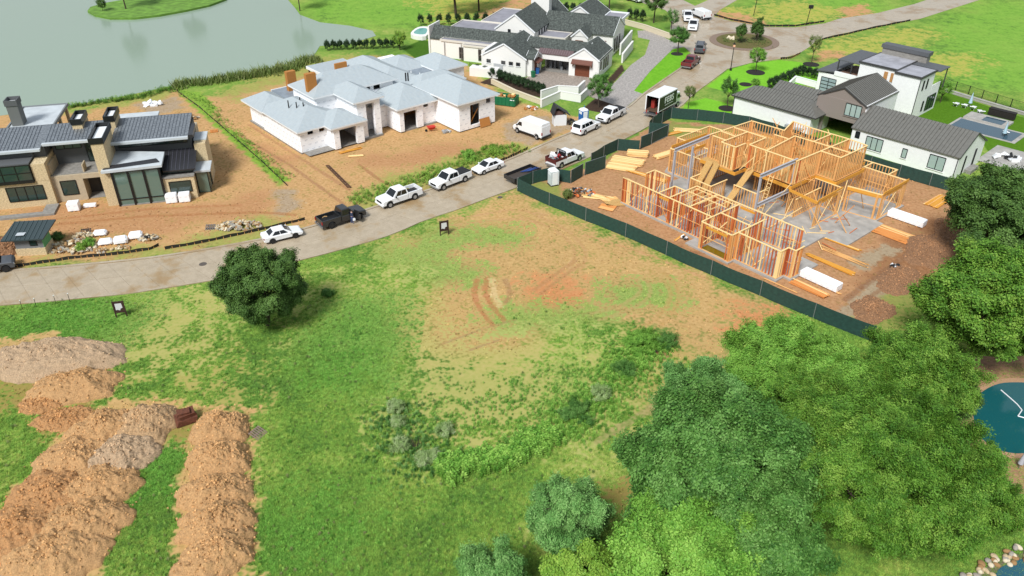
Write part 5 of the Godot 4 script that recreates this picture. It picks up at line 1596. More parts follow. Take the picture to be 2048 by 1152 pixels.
func cargo_van(label: String, f: Array, r: Array, high: bool) -> Node3D:
	var o := thing("cargo_van", label, "van", Vector3.ZERO, 0, "vehicles parked along the street")
	var W := 1.02; var top := 2.55 if high else 2.0
	var xr := -2.9 if high else -2.6
	var p := PackedVector2Array([Vector2(2.9, 0.4), Vector2(3.0, 0.7), Vector2(2.85, 1.1), Vector2(2.25, 1.4), Vector2(1.55, top - 0.25), Vector2(1.1, top), Vector2(xr, top - 0.05), Vector2(xr - 0.05, 0.4)])
	for x in [-1.9, 2.05]:
		var q := arch(x, 0.4, 0.42)
		q.reverse()
		for c in q: p.append(c)
	var m := Mb.new()
	extrude(m, p, -W, W, 0.13)
	part("body", m, mats.paint_white, o)
	pane(o, "windscreen", [Vector3(2.22, 1.45, W - 0.2), Vector3(2.22, 1.45, -W + 0.2), Vector3(1.6, top - 0.28, -W + 0.25), Vector3(1.6, top - 0.28, W - 0.25)], mats.car_glass, 0.03)
	for s in [-1.0, 1.0]:
		var w := Mb.new()
		w.hexa([Vector3(1.05, 1.35, s * W), Vector3(2.05, 1.35, s * W), Vector3(2.05, 1.35, s * (W + 0.012)), Vector3(1.05, 1.35, s * (W + 0.012)), Vector3(1.05, 1.95 if high else 1.75, s * W), Vector3(1.55, 1.95 if high else 1.75, s * W), Vector3(1.55, 1.95 if high else 1.75, s * (W + 0.012)), Vector3(1.05, 1.95 if high else 1.75, s * (W + 0.012))])
		part("side_window", w, mats.car_glass, o)
		var sk := Mb.new()
		sk.box(Vector3(0.1, 0.52, s * (W + 0.005)), Vector3(3.1, 0.2, 0.04))
		part("side_trim", sk, mats.trim_black, o)
		var d := Mb.new()
		d.box(Vector3(xr - 0.03, 1.3, s * 0.5), Vector3(0.05, 1.6 if high else 1.3, 0.92))
		part("rear_door", d, mats.paint_white, o)
	wheels(o, [2.05, -1.9], W, 0.36, mats.rim_silver)
	lamps(o, 2.9, xr - 0.04, W, 0.85, 1.1, 0.22, 0.4)
	mirrors(o, 1.95, 1.4, W + 0.05, mats.trim_black)
	var b := Mb.new()
	b.box(Vector3(2.95, 0.52, 0), Vector3(0.14, 0.3, 1.9))
	part("front_bumper", b, mats.trim_black, o)
	var rb := Mb.new()
	rb.box(Vector3(xr - 0.12, 0.5, 0), Vector3(0.2, 0.25, 1.95))
	part("rear_bumper", rb, mats.trim_black, o)
	place_car(o, f, r, W - 0.1)
	return o

func box_truck() -> void:
	var o := thing("box_truck", "box truck with a dark lettered box standing open at the back", "truck", Vector3.ZERO, 0, "vehicles parked along the street")
	var W := 1.2
	var dk := mat("box_dark", rgb(40, 44, 38), 0.5)
	var cab := Mb.new()
	extrude(cab, PackedVector2Array([Vector2(3.5, 0.55), Vector2(3.55, 1.2), Vector2(3.35, 2.3), Vector2(3.1, 2.5), Vector2(1.9, 2.5), Vector2(1.85, 0.55)]), -1.0, 1.0, 0.1)
	part("cab", cab, mats.paint_white, o)
	pane(o, "windscreen", [Vector3(3.52, 1.3, 0.85), Vector3(3.52, 1.3, -0.85), Vector3(3.37, 2.2, -0.8), Vector3(3.37, 2.2, 0.8)], mats.car_glass, 0.03)
	for s in [-1.0, 1.0]:
		var w := Mb.new()
		w.box(Vector3(2.8, 1.8, s * 1.005), Vector3(0.9, 0.65, 0.03))
		part("side_window", w, mats.car_glass, o)
	# box: open at the back
	for s in [-1.0, 1.0]:
		var sd := Mb.new()
		sd.box(Vector3(-1.2, 2.15, s * (W - 0.04)), Vector3(5.8, 2.3, 0.08))
		part("box_side", sd, dk, o)
		var ed := Mb.new()
		ed.box(Vector3(-4.08, 2.15, s * (W - 0.05)), Vector3(0.12, 2.4, 0.16))
		part("door_post", ed, mats.paint_white, o)
		for yy in [1.02, 3.28]:
			var rl := Mb.new()
			rl.box(Vector3(-1.2, yy, s * W), Vector3(5.82, 0.09, 0.05))
			part("box_rail", rl, mats.paint_white, o)
	var tp := Mb.new()
	tp.box(Vector3(-1.2, 3.36, 0), Vector3(5.9, 0.08, 2 * W + 0.04))
	part("box_top", tp, mats.paint_white, o)
	var fr := Mb.new()
	fr.box(Vector3(1.68, 2.15, 0), Vector3(0.08, 2.3, 2 * W))
	part("box_front", fr, mats.paint_white, o)
	var fl := Mb.new()
	fl.box(Vector3(-1.2, 0.94, 0), Vector3(5.8, 0.12, 2 * W))
	part("box_floor", fl, mat("truck_floor", rgb(84, 62, 46), 0.8), o)
	var lg := Mb.new()
	lg.box(Vector3(-4.5, 0.62, 0), Vector3(0.8, 0.1, 2.2))
	part("lift_gate", lg, mats.chrome, o)
	var cg := Mb.new()
	cg.box(Vector3(-2.6, 1.7, -0.5), Vector3(0.8, 1.3, 0.6))
	part("cargo", cg, mat("cargo_red", rgb(150, 44, 36), 0.7), o)
	wheels(o, [2.7, -2.4], 1.1, 0.45, mats.rim_silver, 0.32)
	var ch := Mb.new()
	ch.box(Vector3(-0.6, 0.7, 0), Vector3(7.2, 0.22, 1.0))
	part("chassis", ch, mats.trim_black, o)
	var font := SystemFont.new()
	font.font_names = PackedStringArray(["Droid Sans"])
	font.font_weight = 700
	for sd in [-1.0, 1.0]:
		var tm := TextMesh.new()
		tm.text = "FEBS"
		tm.font = font
		tm.font_size = 64
		tm.pixel_size = 1.35 / 64.0
		tm.depth = 0.02
		var n := MeshInstance3D.new()
		n.mesh = tm
		n.material_override = mats.paint_white
		n.name = "lettering"
		n.position = Vector3(-0.8, 2.4, sd * (W + 0.012))
		n.rotation.y = 0.0 if sd > 0 else PI
		o.add_child(n, true)
		var l := Mb.new()
		l.box(Vector3(-0.8, 1.6, sd * (W + 0.012)), Vector3(2.6, 0.06, 0.02))
		part("stripe", l, mats.paint_white, o)
	lamps(o, 3.52, -4.1, 1.0, 0.9, 0.8)
	mirrors(o, 3.2, 1.7, 1.05, mats.trim_black)
	place_car(o, [1354, 214], [1322, 232], 1.0)

func build_vehicles() -> void:
	car_mats()
	pickup("white crew cab pickup with an open empty bed behind the black truck", mats.paint_white, [781, 416.4], [829.8, 400], {"liner": mats.trim_black})
	pickup("white crew cab pickup with black bed cover and chrome bumper", mats.paint_white, [888, 381], [929.5, 364.8], {"cover": true, "bumper": mats.chrome})
	pickup("white crew cab pickup with a grey bed cover by the planted bank", mats.paint_white, [1216.9, 247.7], [1242.7, 234.4], {"cover": true, "white_mirror": true, "bumper": mats.chrome})
	pickup("dark red pickup with loads in its bed near the roundabout", mats.paint_red, [1397, 127.5], [1384, 138], {"group": "vehicles near the roundabout", "bumper": mats.chrome})
	pickup("white pickup with its door open beside the paved drive mouth", mats.paint_white, [1392, 66], [1396, 50], {"group": "vehicles near the roundabout"})
	pickup("white service pickup stopped beside the open panel van", mats.paint_white, [1368, 45], [1364, 33], {"group": "vehicles near the roundabout"})
	sedan("white sedan facing the houses with grey rims near the rubble heap", mats.paint_white, [591.4, 476.9], [547.7, 487.8], mats.rim_dark)
	sedan("white sedan with silver rims behind the low black trailer", mats.paint_white, [968.6, 350], [997.3, 339.8], mats.rim_silver)
	suv("white suv with black windows beside the blue portable toilet", mats.paint_white, [1192.7, 260], [1169.5, 271], mats.rim_silver)
	suv("dark grey suv stopped just ahead of the dark red pickup", mats.paint_grey, [1411, 95], [1406, 111.5], mats.rim_dark)
	suv("dark blue suv seen in part beside the small roadside hut", mats.paint_grey, [8, 546], [-40, 556], mats.rim_dark)
	suv("white suv far up the side road behind the brick house", mats.paint_white, [1272, 6], [1256, 2], mats.rim_silver)
	cargo_van("tall white cargo van on the dirt drive of the wrapped house", [1033.6, 265.6], [1075.8, 280.5], true)
	cargo_van("white panel van with its back doors open by the roundabout", [1386, 33.5], [1402, 40], false)
	box_truck()
	# black pickup with an open door
	var b := pickup("black pickup with an open front door and a person beside it", mats.paint_black, [718.75, 440.6], [665.6, 457.7], {"rim": mats.rim_dark, "cab_back": -0.55, "bumper": mats.chrome})
	var dm := Mb.new()
	dm.box(Vector3(1.35, 0.85, 1.45), Vector3(0.08, 0.75, 0.95), Basis(Vector3.UP, 0.35))
	dm.box(Vector3(1.3, 1.45, 1.4), Vector3(0.05, 0.5, 0.75), Basis(Vector3.UP, 0.35))
	part("open_door", dm, mats.paint_black, b)
	# work truck with a loaded flat bed and the trailer behind it
	var w := pickup("white work truck with a rust red bed piled with garden tools", mats.paint_white, [1160, 322], [1121, 338], {"liner": mats.trim_black})
	for q in [[Vector3(-2.0, 1.45, 0.98), Vector3(2.3, 0.35, 0.06)], [Vector3(-2.0, 1.45, -0.98), Vector3(2.3, 0.35, 0.06)], [Vector3(-3.1, 1.3, 0), Vector3(0.06, 0.6, 2.0)]]:
		var red := Mb.new()
		red.box(q[0], q[1])
		part("stake_side", red, mat("bed_rust", rgb(84, 30, 26), 0.7), w)
	var rr := RandomNumberGenerator.new()
	rr.seed = 3
	for i in 12:
		var j := Mb.new()
		j.box(Vector3(rr.randf_range(-2.9, -1.1), rr.randf_range(1.1, 1.8), rr.randf_range(-0.7, 0.7)), Vector3(rr.randf_range(0.2, 0.7), rr.randf_range(0.15, 0.4), rr.randf_range(0.2, 0.6)), Basis(Vector3(rr.randf(), rr.randf(), rr.randf()).normalized(), rr.randf() * 3.0))
		part("load_piece", j, [mats.paint_white, mats.trim_black, mats.lamp_red, mats.galvanised][i % 4], w)
	var rk := Mb.new()
	for s in [-0.8, 0.8]:
		rk.bar(Vector3(-1.0, 1.2, s), Vector3(-1.0, 2.2, s), 0.08, 0.08)
	rk.bar(Vector3(-1.0, 2.2, -0.8), Vector3(-1.0, 2.2, 0.8), 0.1, 0.1)
	part("rack", rk, mats.trim_black, w)
	var t := thing("flat_trailer", "low black flat trailer with blue tool handles hitched to the work truck", "trailer", Vector3.ZERO, 0, "vehicles parked along the street")
	var tb := Mb.new()
	tb.box(Vector3(0, 0.62, 0), Vector3(4.9, 0.08, 2.1))
	part("deck", tb, mat("trailer_deck", rgb(66, 58, 52), 0.8), t)
	for q in [[0.0, 1.05, 4.9, 0.06], [0.0, -1.05, 4.9, 0.06]]:
		var s := Mb.new()
		s.box(Vector3(q[0], 0.85, q[1]), Vector3(q[2], 0.55, q[3]))
		part("side_rail", s, mats.paint_black, t)
	for x in [-2.45, 2.45]:
		var s := Mb.new()
		s.box(Vector3(x, 0.85, 0), Vector3(0.06, 0.55, 2.04))
		part("end_board", s, mats.paint_black, t)
	var hi := Mb.new()
	hi.bar(Vector3(2.45, 0.55, 0.6), Vector3(3.6, 0.55, 0), 0.1, 0.1); hi.bar(Vector3(2.45, 0.55, -0.6), Vector3(3.6, 0.55, 0), 0.1, 0.1)
	part("hitch", hi, mats.paint_black, t)
	wheels(t, [0.45, -0.45], 1.22, 0.33, mats.rim_dark, 0.2)
	for i in 7:
		var s := Mb.new()
		var a := Vector3(0.2 + i * 0.12, 0.75 + 0.04 * i, -0.6 + i * 0.16)
		s.bar(a, a + Vector3(1.5, 0.15, 0.25 - 0.1 * (i % 3)), 0.07, 0.07)
		part("tool_handle", s, mat("tool_blue", rgb(44, 74, 140), 0.6), t)
	place_car(t, [1062, 361], [1052, 365.5], 1.1)
	t.rotation.y = w.rotation.y

# a figure as one surface: tapered bones joined with a smooth minimum and meshed as surface nets
func figure(bones: Array, cell: float, k: float) -> Array:   # bones: [a, b, ra, rb]; gives vertices and normals by triangle
	var lo := Vector3.ONE * 99; var hi := -Vector3.ONE * 99
	for b in bones:
		for i in 2:
			lo = lo.min(b[i] - Vector3.ONE * (b[2 + i] + cell * 2)); hi = hi.max(b[i] + Vector3.ONE * (b[2 + i] + cell * 2))
	var n := Vector3i(((hi - lo) / cell).ceil())
	var nx := n.x; var ny := n.y; var nz := n.z
	var f := PackedFloat32Array()
	f.resize(nx * ny * nz)
	var i := 0
	for z in nz:
		for y in ny:
			for x in nx:
				var p := lo + Vector3(x, y, z) * cell
				var d := 9.0
				for b in bones:
					var ab: Vector3 = b[1] - b[0]
					var t := clampf((p - b[0]).dot(ab) / maxf(ab.length_squared(), 1e-6), 0, 1)
					var e: float = p.distance_to(b[0] + ab * t) - lerpf(b[2], b[3], t)
					var h := maxf(k - absf(d - e), 0.0) / k
					d = minf(d, e) - h * h * k * 0.25
				f[i] = d
				i += 1
	var vi := {}
	var vs := PackedVector3Array()
	for z in nz - 1:
		for y in ny - 1:
			for x in nx - 1:
				var o := x + nx * (y + ny * z)
				var sum := Vector3.ZERO; var c := 0
				for e in [[0, 1], [0, nx], [0, nx * ny], [1, 1 + nx], [1, 1 + nx * ny], [nx, nx + 1], [nx, nx + nx * ny], [nx * ny, nx * ny + 1], [nx * ny, nx * ny + nx], [1 + nx, 1 + nx + nx * ny], [1 + nx * ny, 1 + nx + nx * ny], [nx + nx * ny, 1 + nx + nx * ny]]:
					var a: float = f[o + e[0]]; var b: float = f[o + e[1]]
					if (a < 0) != (b < 0):
						var t := a / (a - b)
						var q := func(s: int) -> Vector3: return Vector3(s % nx, (s / nx) % ny, s / (nx * ny))
						sum += (q.call(e[0]) as Vector3).lerp(q.call(e[1]), t)
						c += 1
				if c:
					vi[o] = vs.size()
					vs.append(lo + (Vector3(x, y, z) + sum / c) * cell)
	var ix := []
	for o in vi:
		for ax in [[1, nx, nx * ny], [nx, nx * ny, 1], [nx * ny, 1, nx]]:
			var o2: int = o + ax[0]
			if (f[o] < 0) != (f[o2] < 0):
				var a: int = o - ax[1]; var b: int = o - ax[1] - ax[2]; var c: int = o - ax[2]
				if vi.has(a) and vi.has(b) and vi.has(c):
					var q := [vi[o], vi[a], vi[b], vi[c]]
					if f[o] < 0: q.reverse()
					ix.append_array([q[0], q[1], q[2], q[0], q[2], q[3]])
	return [vs, ix]

func build_person() -> void:
	var o := thing("person", "person in a dark blue shirt carrying a white bag beside the black pickup", "person", P(705, 447) + Vector3(0, 0.05, 0), 0.5)
	var B := func(a: Vector3, b: Vector3, r: float, s: float) -> Array: return [a, b, r, s]
	var bones := []
	for s in [-1.0, 1.0]:
		bones.append(B.call(Vector3(0, 0.92, s * 0.1), Vector3(0.06 * s + 0.03, 0.5, s * 0.12), 0.1, 0.065))
		bones.append(B.call(Vector3(0.06 * s + 0.03, 0.5, s * 0.12), Vector3(0.08 * s - 0.03, 0.08, s * 0.13), 0.065, 0.045))
		bones.append(B.call(Vector3(0.08 * s - 0.03, 0.05, s * 0.13), Vector3(0.08 * s + 0.14, 0.035, s * 0.14), 0.045, 0.038))
		bones.append(B.call(Vector3(0.02, 1.4, s * 0.2), Vector3(0.02 + 0.05 * s, 1.13, s * 0.28), 0.06, 0.045))
		bones.append(B.call(Vector3(0.02 + 0.05 * s, 1.13, s * 0.28), Vector3(0.14, 0.9, s * 0.27), 0.045, 0.033))
		bones.append(B.call(Vector3(0.14, 0.88, s * 0.27), Vector3(0.17, 0.78, s * 0.26), 0.036, 0.028))
	bones.append(B.call(Vector3(0, 0.95, 0), Vector3(0.02, 1.15, 0), 0.15, 0.14))
	bones.append(B.call(Vector3(0.02, 1.15, 0), Vector3(0.03, 1.38, 0), 0.15, 0.15))
	bones.append(B.call(Vector3(0.03, 1.42, 0.12), Vector3(0.03, 1.42, -0.12), 0.09, 0.09))
	bones.append(B.call(Vector3(0.04, 1.45, 0), Vector3(0.06, 1.56, 0), 0.055, 0.05))
	bones.append(B.call(Vector3(0.08, 1.62, 0), Vector3(0.07, 1.72, 0), 0.085, 0.095))
	bones.append(B.call(Vector3(0.16, 1.64, 0), Vector3(0.18, 1.62, 0), 0.018, 0.02))
	var g := figure(bones, 0.03, 0.05)
	var st := SurfaceTool.new()
	st.begin(Mesh.PRIMITIVE_TRIANGLES)
	for v in g[0]:
		var c := Color(0.42, 0.26, 0.19)
		if v.y < 0.07: c = Color(0.1, 0.08, 0.07)
		elif v.y < 0.95: c = Color(0.05, 0.08, 0.2)
		elif v.y < 1.47 and v.y > 1.0: c = Color(0.03, 0.04, 0.09)
		elif v.y > 1.7 or (v.y > 1.6 and v.x < 0.05): c = Color(0.02, 0.018, 0.016)
		st.set_color(c)
		st.add_vertex(v)
	for q in g[1]: st.add_index(q)
	st.generate_normals()
	var m := mat("person_skin_cloth", Color.WHITE, 0.85)
	m.vertex_color_use_as_albedo = true
	part("figure", st.commit(), m, o)
	var bag := thing("carrier_bag", "white carrier bag held by the person beside the black pickup", "bag", o.transform * Vector3(0.18, 0.45, 0.27), 0.5)
	var bm := Mb.new()
	bm.hexa([Vector3(-0.16, 0, -0.07), Vector3(-0.16, 0, 0.07), Vector3(0.16, 0, 0.07), Vector3(0.16, 0, -0.07), Vector3(-0.14, 0.3, -0.03), Vector3(-0.14, 0.3, 0.03), Vector3(0.14, 0.3, 0.03), Vector3(0.14, 0.3, -0.03)])
	bm.bar(Vector3(-0.08, 0.3, 0), Vector3(0, 0.38, 0), 0.02, 0.02); bm.bar(Vector3(0.08, 0.3, 0), Vector3(0, 0.38, 0), 0.02, 0.02)
	part("bag_body", bm, mats.paint_white, bag)

# ---------- plants ----------
var clump_mesh := {}

func clump(kind: String) -> ArrayMesh:   # a sprig with many small leaves, about one metre across
	if clump_mesh.has(kind): return clump_mesh[kind]
	var r := RandomNumberGenerator.new()
	r.seed = hash(kind)
	var m := Mb.new()
	var nl: int = {"broad": 40, "fine": 44, "grass": 9, "weed": 22, "needle": 26}[kind]
	for i in nl:
		var t := (i + 0.5) / nl
		var az := i * 2.4 + r.randf() * 0.6
		var base: Vector3; var d: Vector3; var L: float; var w: float
		if kind == "grass":
			base = Vector3(r.randf_range(-0.3, 0.3), 0, r.randf_range(-0.3, 0.3))
			d = Vector3(cos(az) * 0.55, 1.0, sin(az) * 0.55).normalized(); L = r.randf_range(0.5, 1.0); w = 0.1
		elif kind == "weed":
			base = Vector3(0, t * 0.9, 0) + Vector3(cos(az), 0, sin(az)) * 0.05
			d = Vector3(cos(az), 0.55, sin(az)).normalized(); L = lerpf(0.5, 0.25, t); w = 0.16
		else:
			base = Vector3(r.randfn() * 0.15, r.randf_range(-0.5, 0.7), r.randfn() * 0.15)
			d = (Vector3(cos(az), r.randf_range(0.0, 1.1), sin(az))).normalized()
			L = r.randf_range(0.18, 0.3) if kind == "broad" else r.randf_range(0.16, 0.27); w = 0.15 if kind == "broad" else 0.085
		var side := d.cross(Vector3(r.randf() - 0.5, 1, r.randf() - 0.5)).normalized() * w * 0.5
		var tip := base + d * L - Vector3(0, L * 0.15, 0)
		var midp := base + d * L * 0.5
		if kind == "grass":
			m.tri(base - side, tip, base + side)
		else:
			m.tri(base, midp - side, midp + side)
			m.tri(midp - side, tip, midp + side)
	clump_mesh[kind] = m.mesh()
	return clump_mesh[kind]

func leaf_mat(key: String, rough := 0.55, light := 0.05) -> StandardMaterial3D:
	if mats.has(key): return mats[key]
	var m := mat(key, Color.WHITE, rough)
	m.vertex_color_use_as_albedo = true
	m.cull_mode = BaseMaterial3D.CULL_DISABLED
	m.metallic_specular = 0.3
	m.backlight_enabled = true
	m.backlight = Color(light * 0.7, light, light * 0.3)
	return m

func scatter(parent: Node, called: String, mesh: Mesh, mt: Material, xf: Array, cols: Array) -> MultiMeshInstance3D:
	var mm := MultiMesh.new()
	mm.transform_format = MultiMesh.TRANSFORM_3D
	mm.use_colors = true
	mm.mesh = mesh
	mm.instance_count = xf.size()
	var buf := PackedFloat32Array()
	buf.resize(xf.size() * 16)
	for i in xf.size():
		var t: Transform3D = xf[i]
		var b := t.basis
		var o := t.origin
		var c: Color = cols[i]
		var k := i * 16
		buf[k] = b.x.x; buf[k + 1] = b.y.x; buf[k + 2] = b.z.x; buf[k + 3] = o.x
		buf[k + 4] = b.x.y; buf[k + 5] = b.y.y; buf[k + 6] = b.z.y; buf[k + 7] = o.y
		buf[k + 8] = b.x.z; buf[k + 9] = b.y.z; buf[k + 10] = b.z.z; buf[k + 11] = o.z
		buf[k + 12] = c.r; buf[k + 13] = c.g; buf[k + 14] = c.b; buf[k + 15] = 1.0
	mm.buffer = buf
	var n := MultiMeshInstance3D.new()
	n.multimesh = mm
	n.material_override = mt
	n.name = called if parent != self else numbered(called)
	parent.add_child(n, true)
	return n

# leaf tones, linear
const TONES := {
	"oak": [Color(0.04, 0.09, 0.02), Color(0.075, 0.15, 0.03), Color(0.12, 0.21, 0.05)],
	"elm": [Color(0.07, 0.2, 0.02), Color(0.16, 0.34, 0.045), Color(0.27, 0.46, 0.08)],
	"ash": [Color(0.03, 0.1, 0.016), Color(0.085, 0.205, 0.036), Color(0.17, 0.32, 0.08)],
	"olive": [Color(0.035, 0.11, 0.01), Color(0.1, 0.225, 0.024), Color(0.21, 0.34, 0.05)],
	"sage": [Color(0.06, 0.17, 0.035), Color(0.13, 0.29, 0.07), Color(0.24, 0.42, 0.13)],
	"lime": [Color(0.11, 0.24, 0.025), Color(0.18, 0.32, 0.04), Color(0.27, 0.4, 0.06)],
	"dark": [Color(0.015, 0.035, 0.014), Color(0.026, 0.055, 0.02), Color(0.04, 0.075, 0.026)],
	"grey": [Color(0.16, 0.27, 0.07), Color(0.26, 0.37, 0.13), Color(0.4, 0.47, 0.25)],
	"thin": [Color(0.1, 0.16, 0.035), Color(0.15, 0.2, 0.05), Color(0.2, 0.22, 0.08)],
}

# at: foot of the trunk; rx crown radius, y0..y1 crown span; limbs fork twice and carry their leaf sprays at the tips
func tree(called: String, label: String, at: Vector3, rx: float, y0: float, y1: float, tone: String, kind: String, n: int, size: float, sd: int, group: String, category := "tree", limbs := 16, cone := 0.0) -> Node3D:
	var o := thing(called, label, category, at, 0, group)
	var r := RandomNumberGenerator.new()
	r.seed = sd
	var yc := (y0 + y1) / 2; var ry := (y1 - y0) / 2
	var tr := Mb.new()
	var th := clampf(rx * 0.055, 0.03, 0.32)
	var fork := Vector3(r.randf_range(-0.06, 0.06) * rx, maxf(y0 + ry * 0.25, 0.1), r.randf_range(-0.06, 0.06) * rx)
	tr.cyl(Vector3(0, -0.05, 0), fork, th, th * 0.75, 8, false)
	var wob := FastNoiseLite.new()
	wob.seed = sd
	wob.frequency = 1.1
	var bound := func(d: Vector3) -> float:   # how far the crown reaches in a direction from its middle
		var k := 1.0 - cone * (d.y * 0.5 + 0.5)
		var e := 1.0 / sqrt((d.x * d.x + d.z * d.z) / (rx * rx * k * k) + d.y * d.y / (ry * ry))
		return e * (0.88 + 0.46 * wob.get_noise_3d(d.x * 1.6, d.y * 1.6, d.z * 1.6))
	var mid := Vector3(0, yc, 0)
	var xf := []; var cols := []
	var tn: Array = TONES[tone]
	var per := maxi(1, int(n * 1.5) / (limbs * 30))
	for i in limbs:
		var el := clampf(lerpf(-0.7, 1.0, (i + 0.5) / limbs) + r.randf_range(-0.12, 0.12), -0.8, 1.0)
		var az := i * 2.399963 + r.randf_range(-0.4, 0.4)
		var hr := sqrt(maxf(0.0, 1.0 - el * el))
		var d1 := Vector3(cos(az) * hr, el, sin(az) * hr)
		var tip1: Vector3 = mid + d1 * bound.call(d1) * r.randf_range(0.5, 0.8)
		tr.cyl(fork, tip1, th * 0.45, th * 0.16, 5, false)
		var tint := r.randf()
		for j in 6:
			var from := fork.lerp(tip1, r.randf_range(0.55, 1.0))
			var d2 := (d1 + Vector3(r.randfn(), r.randfn() * 0.8 + 0.15, r.randfn()) * 0.34).normalized()
			var tip2: Vector3 = mid + d2 * bound.call(d2) * r.randf_range(0.72, 0.93)
			if from.distance_to(tip2) > rx * 0.75: tip2 = from + (tip2 - from).normalized() * rx * 0.75
			if n > 500: tr.cyl(from, tip2, th * 0.14, th * 0.05, 4, false)
			for k in 5:
				var f3 := from.lerp(tip2, r.randf_range(0.45, 1.0))
				var d3 := ((tip2 - from).normalized() * 0.7 + Vector3(r.randfn(), r.randfn() * 0.7 + 0.3, r.randfn()) * 0.5).normalized()
				var l3 := rx * r.randf_range(0.08, 0.2)
				for m in per:
					var p := f3 + d3 * l3 * r.randf_range(0.15, 1.0) + Vector3(r.randfn(), r.randfn(), r.randfn()) * l3 * 0.22
					var rel := p - mid
					if p.y < 0.08 or rel.length() > bound.call(rel.normalized()) * 1.06: continue
					var up: Vector3 = (d3 * 0.8 + Vector3(0, 0.5, 0) + Vector3(r.randf() - 0.5, r.randf() - 0.5, r.randf() - 0.5) * 0.9).normalized()
					var x: Vector3 = up.cross(Vector3(r.randf() - 0.5, r.randf() - 0.5, r.randf() - 0.5)).normalized()
					var s := size * r.randf_range(0.65, 1.25)
					xf.append(Transform3D(Basis(x * s, up * s, x.cross(up) * s), p))
					var t := clampf((r.randf() * 0.7 + tint * 0.3), 0, 0.999) * 1.999
					cols.append(tn[int(t)].lerp(tn[int(t) + 1], t - int(t)))
	part("trunk", tr, matn("bark", rgb(82, 68, 56), 0.95, 0.05, 0.7, 0.8), o)
	scatter(o, "crown", clump(kind), leaf_mat("leaf_" + kind), xf, cols).set_meta("kind", "stuff")
	return o

# crown centre pixel at height hc, half width in pixels
func tree_at(called: String, label: String, px: float, py: float, hc: float, half: float, ry: float, tone: String, kind: String, n: int, size: float, sd: int, group: String) -> void:
	var c := P(px, py, hc)
	var depth := (c - Vector3(0, CAM_H, 0)).length()
	var rx := half / FOCAL * depth
	tree(called, label, Vector3(c.x, 0, c.z), rx, hc - ry, hc + ry, tone, kind, n, size, sd + 100, group, "tree", clampi(int(rx * 3.6), 12, 26))

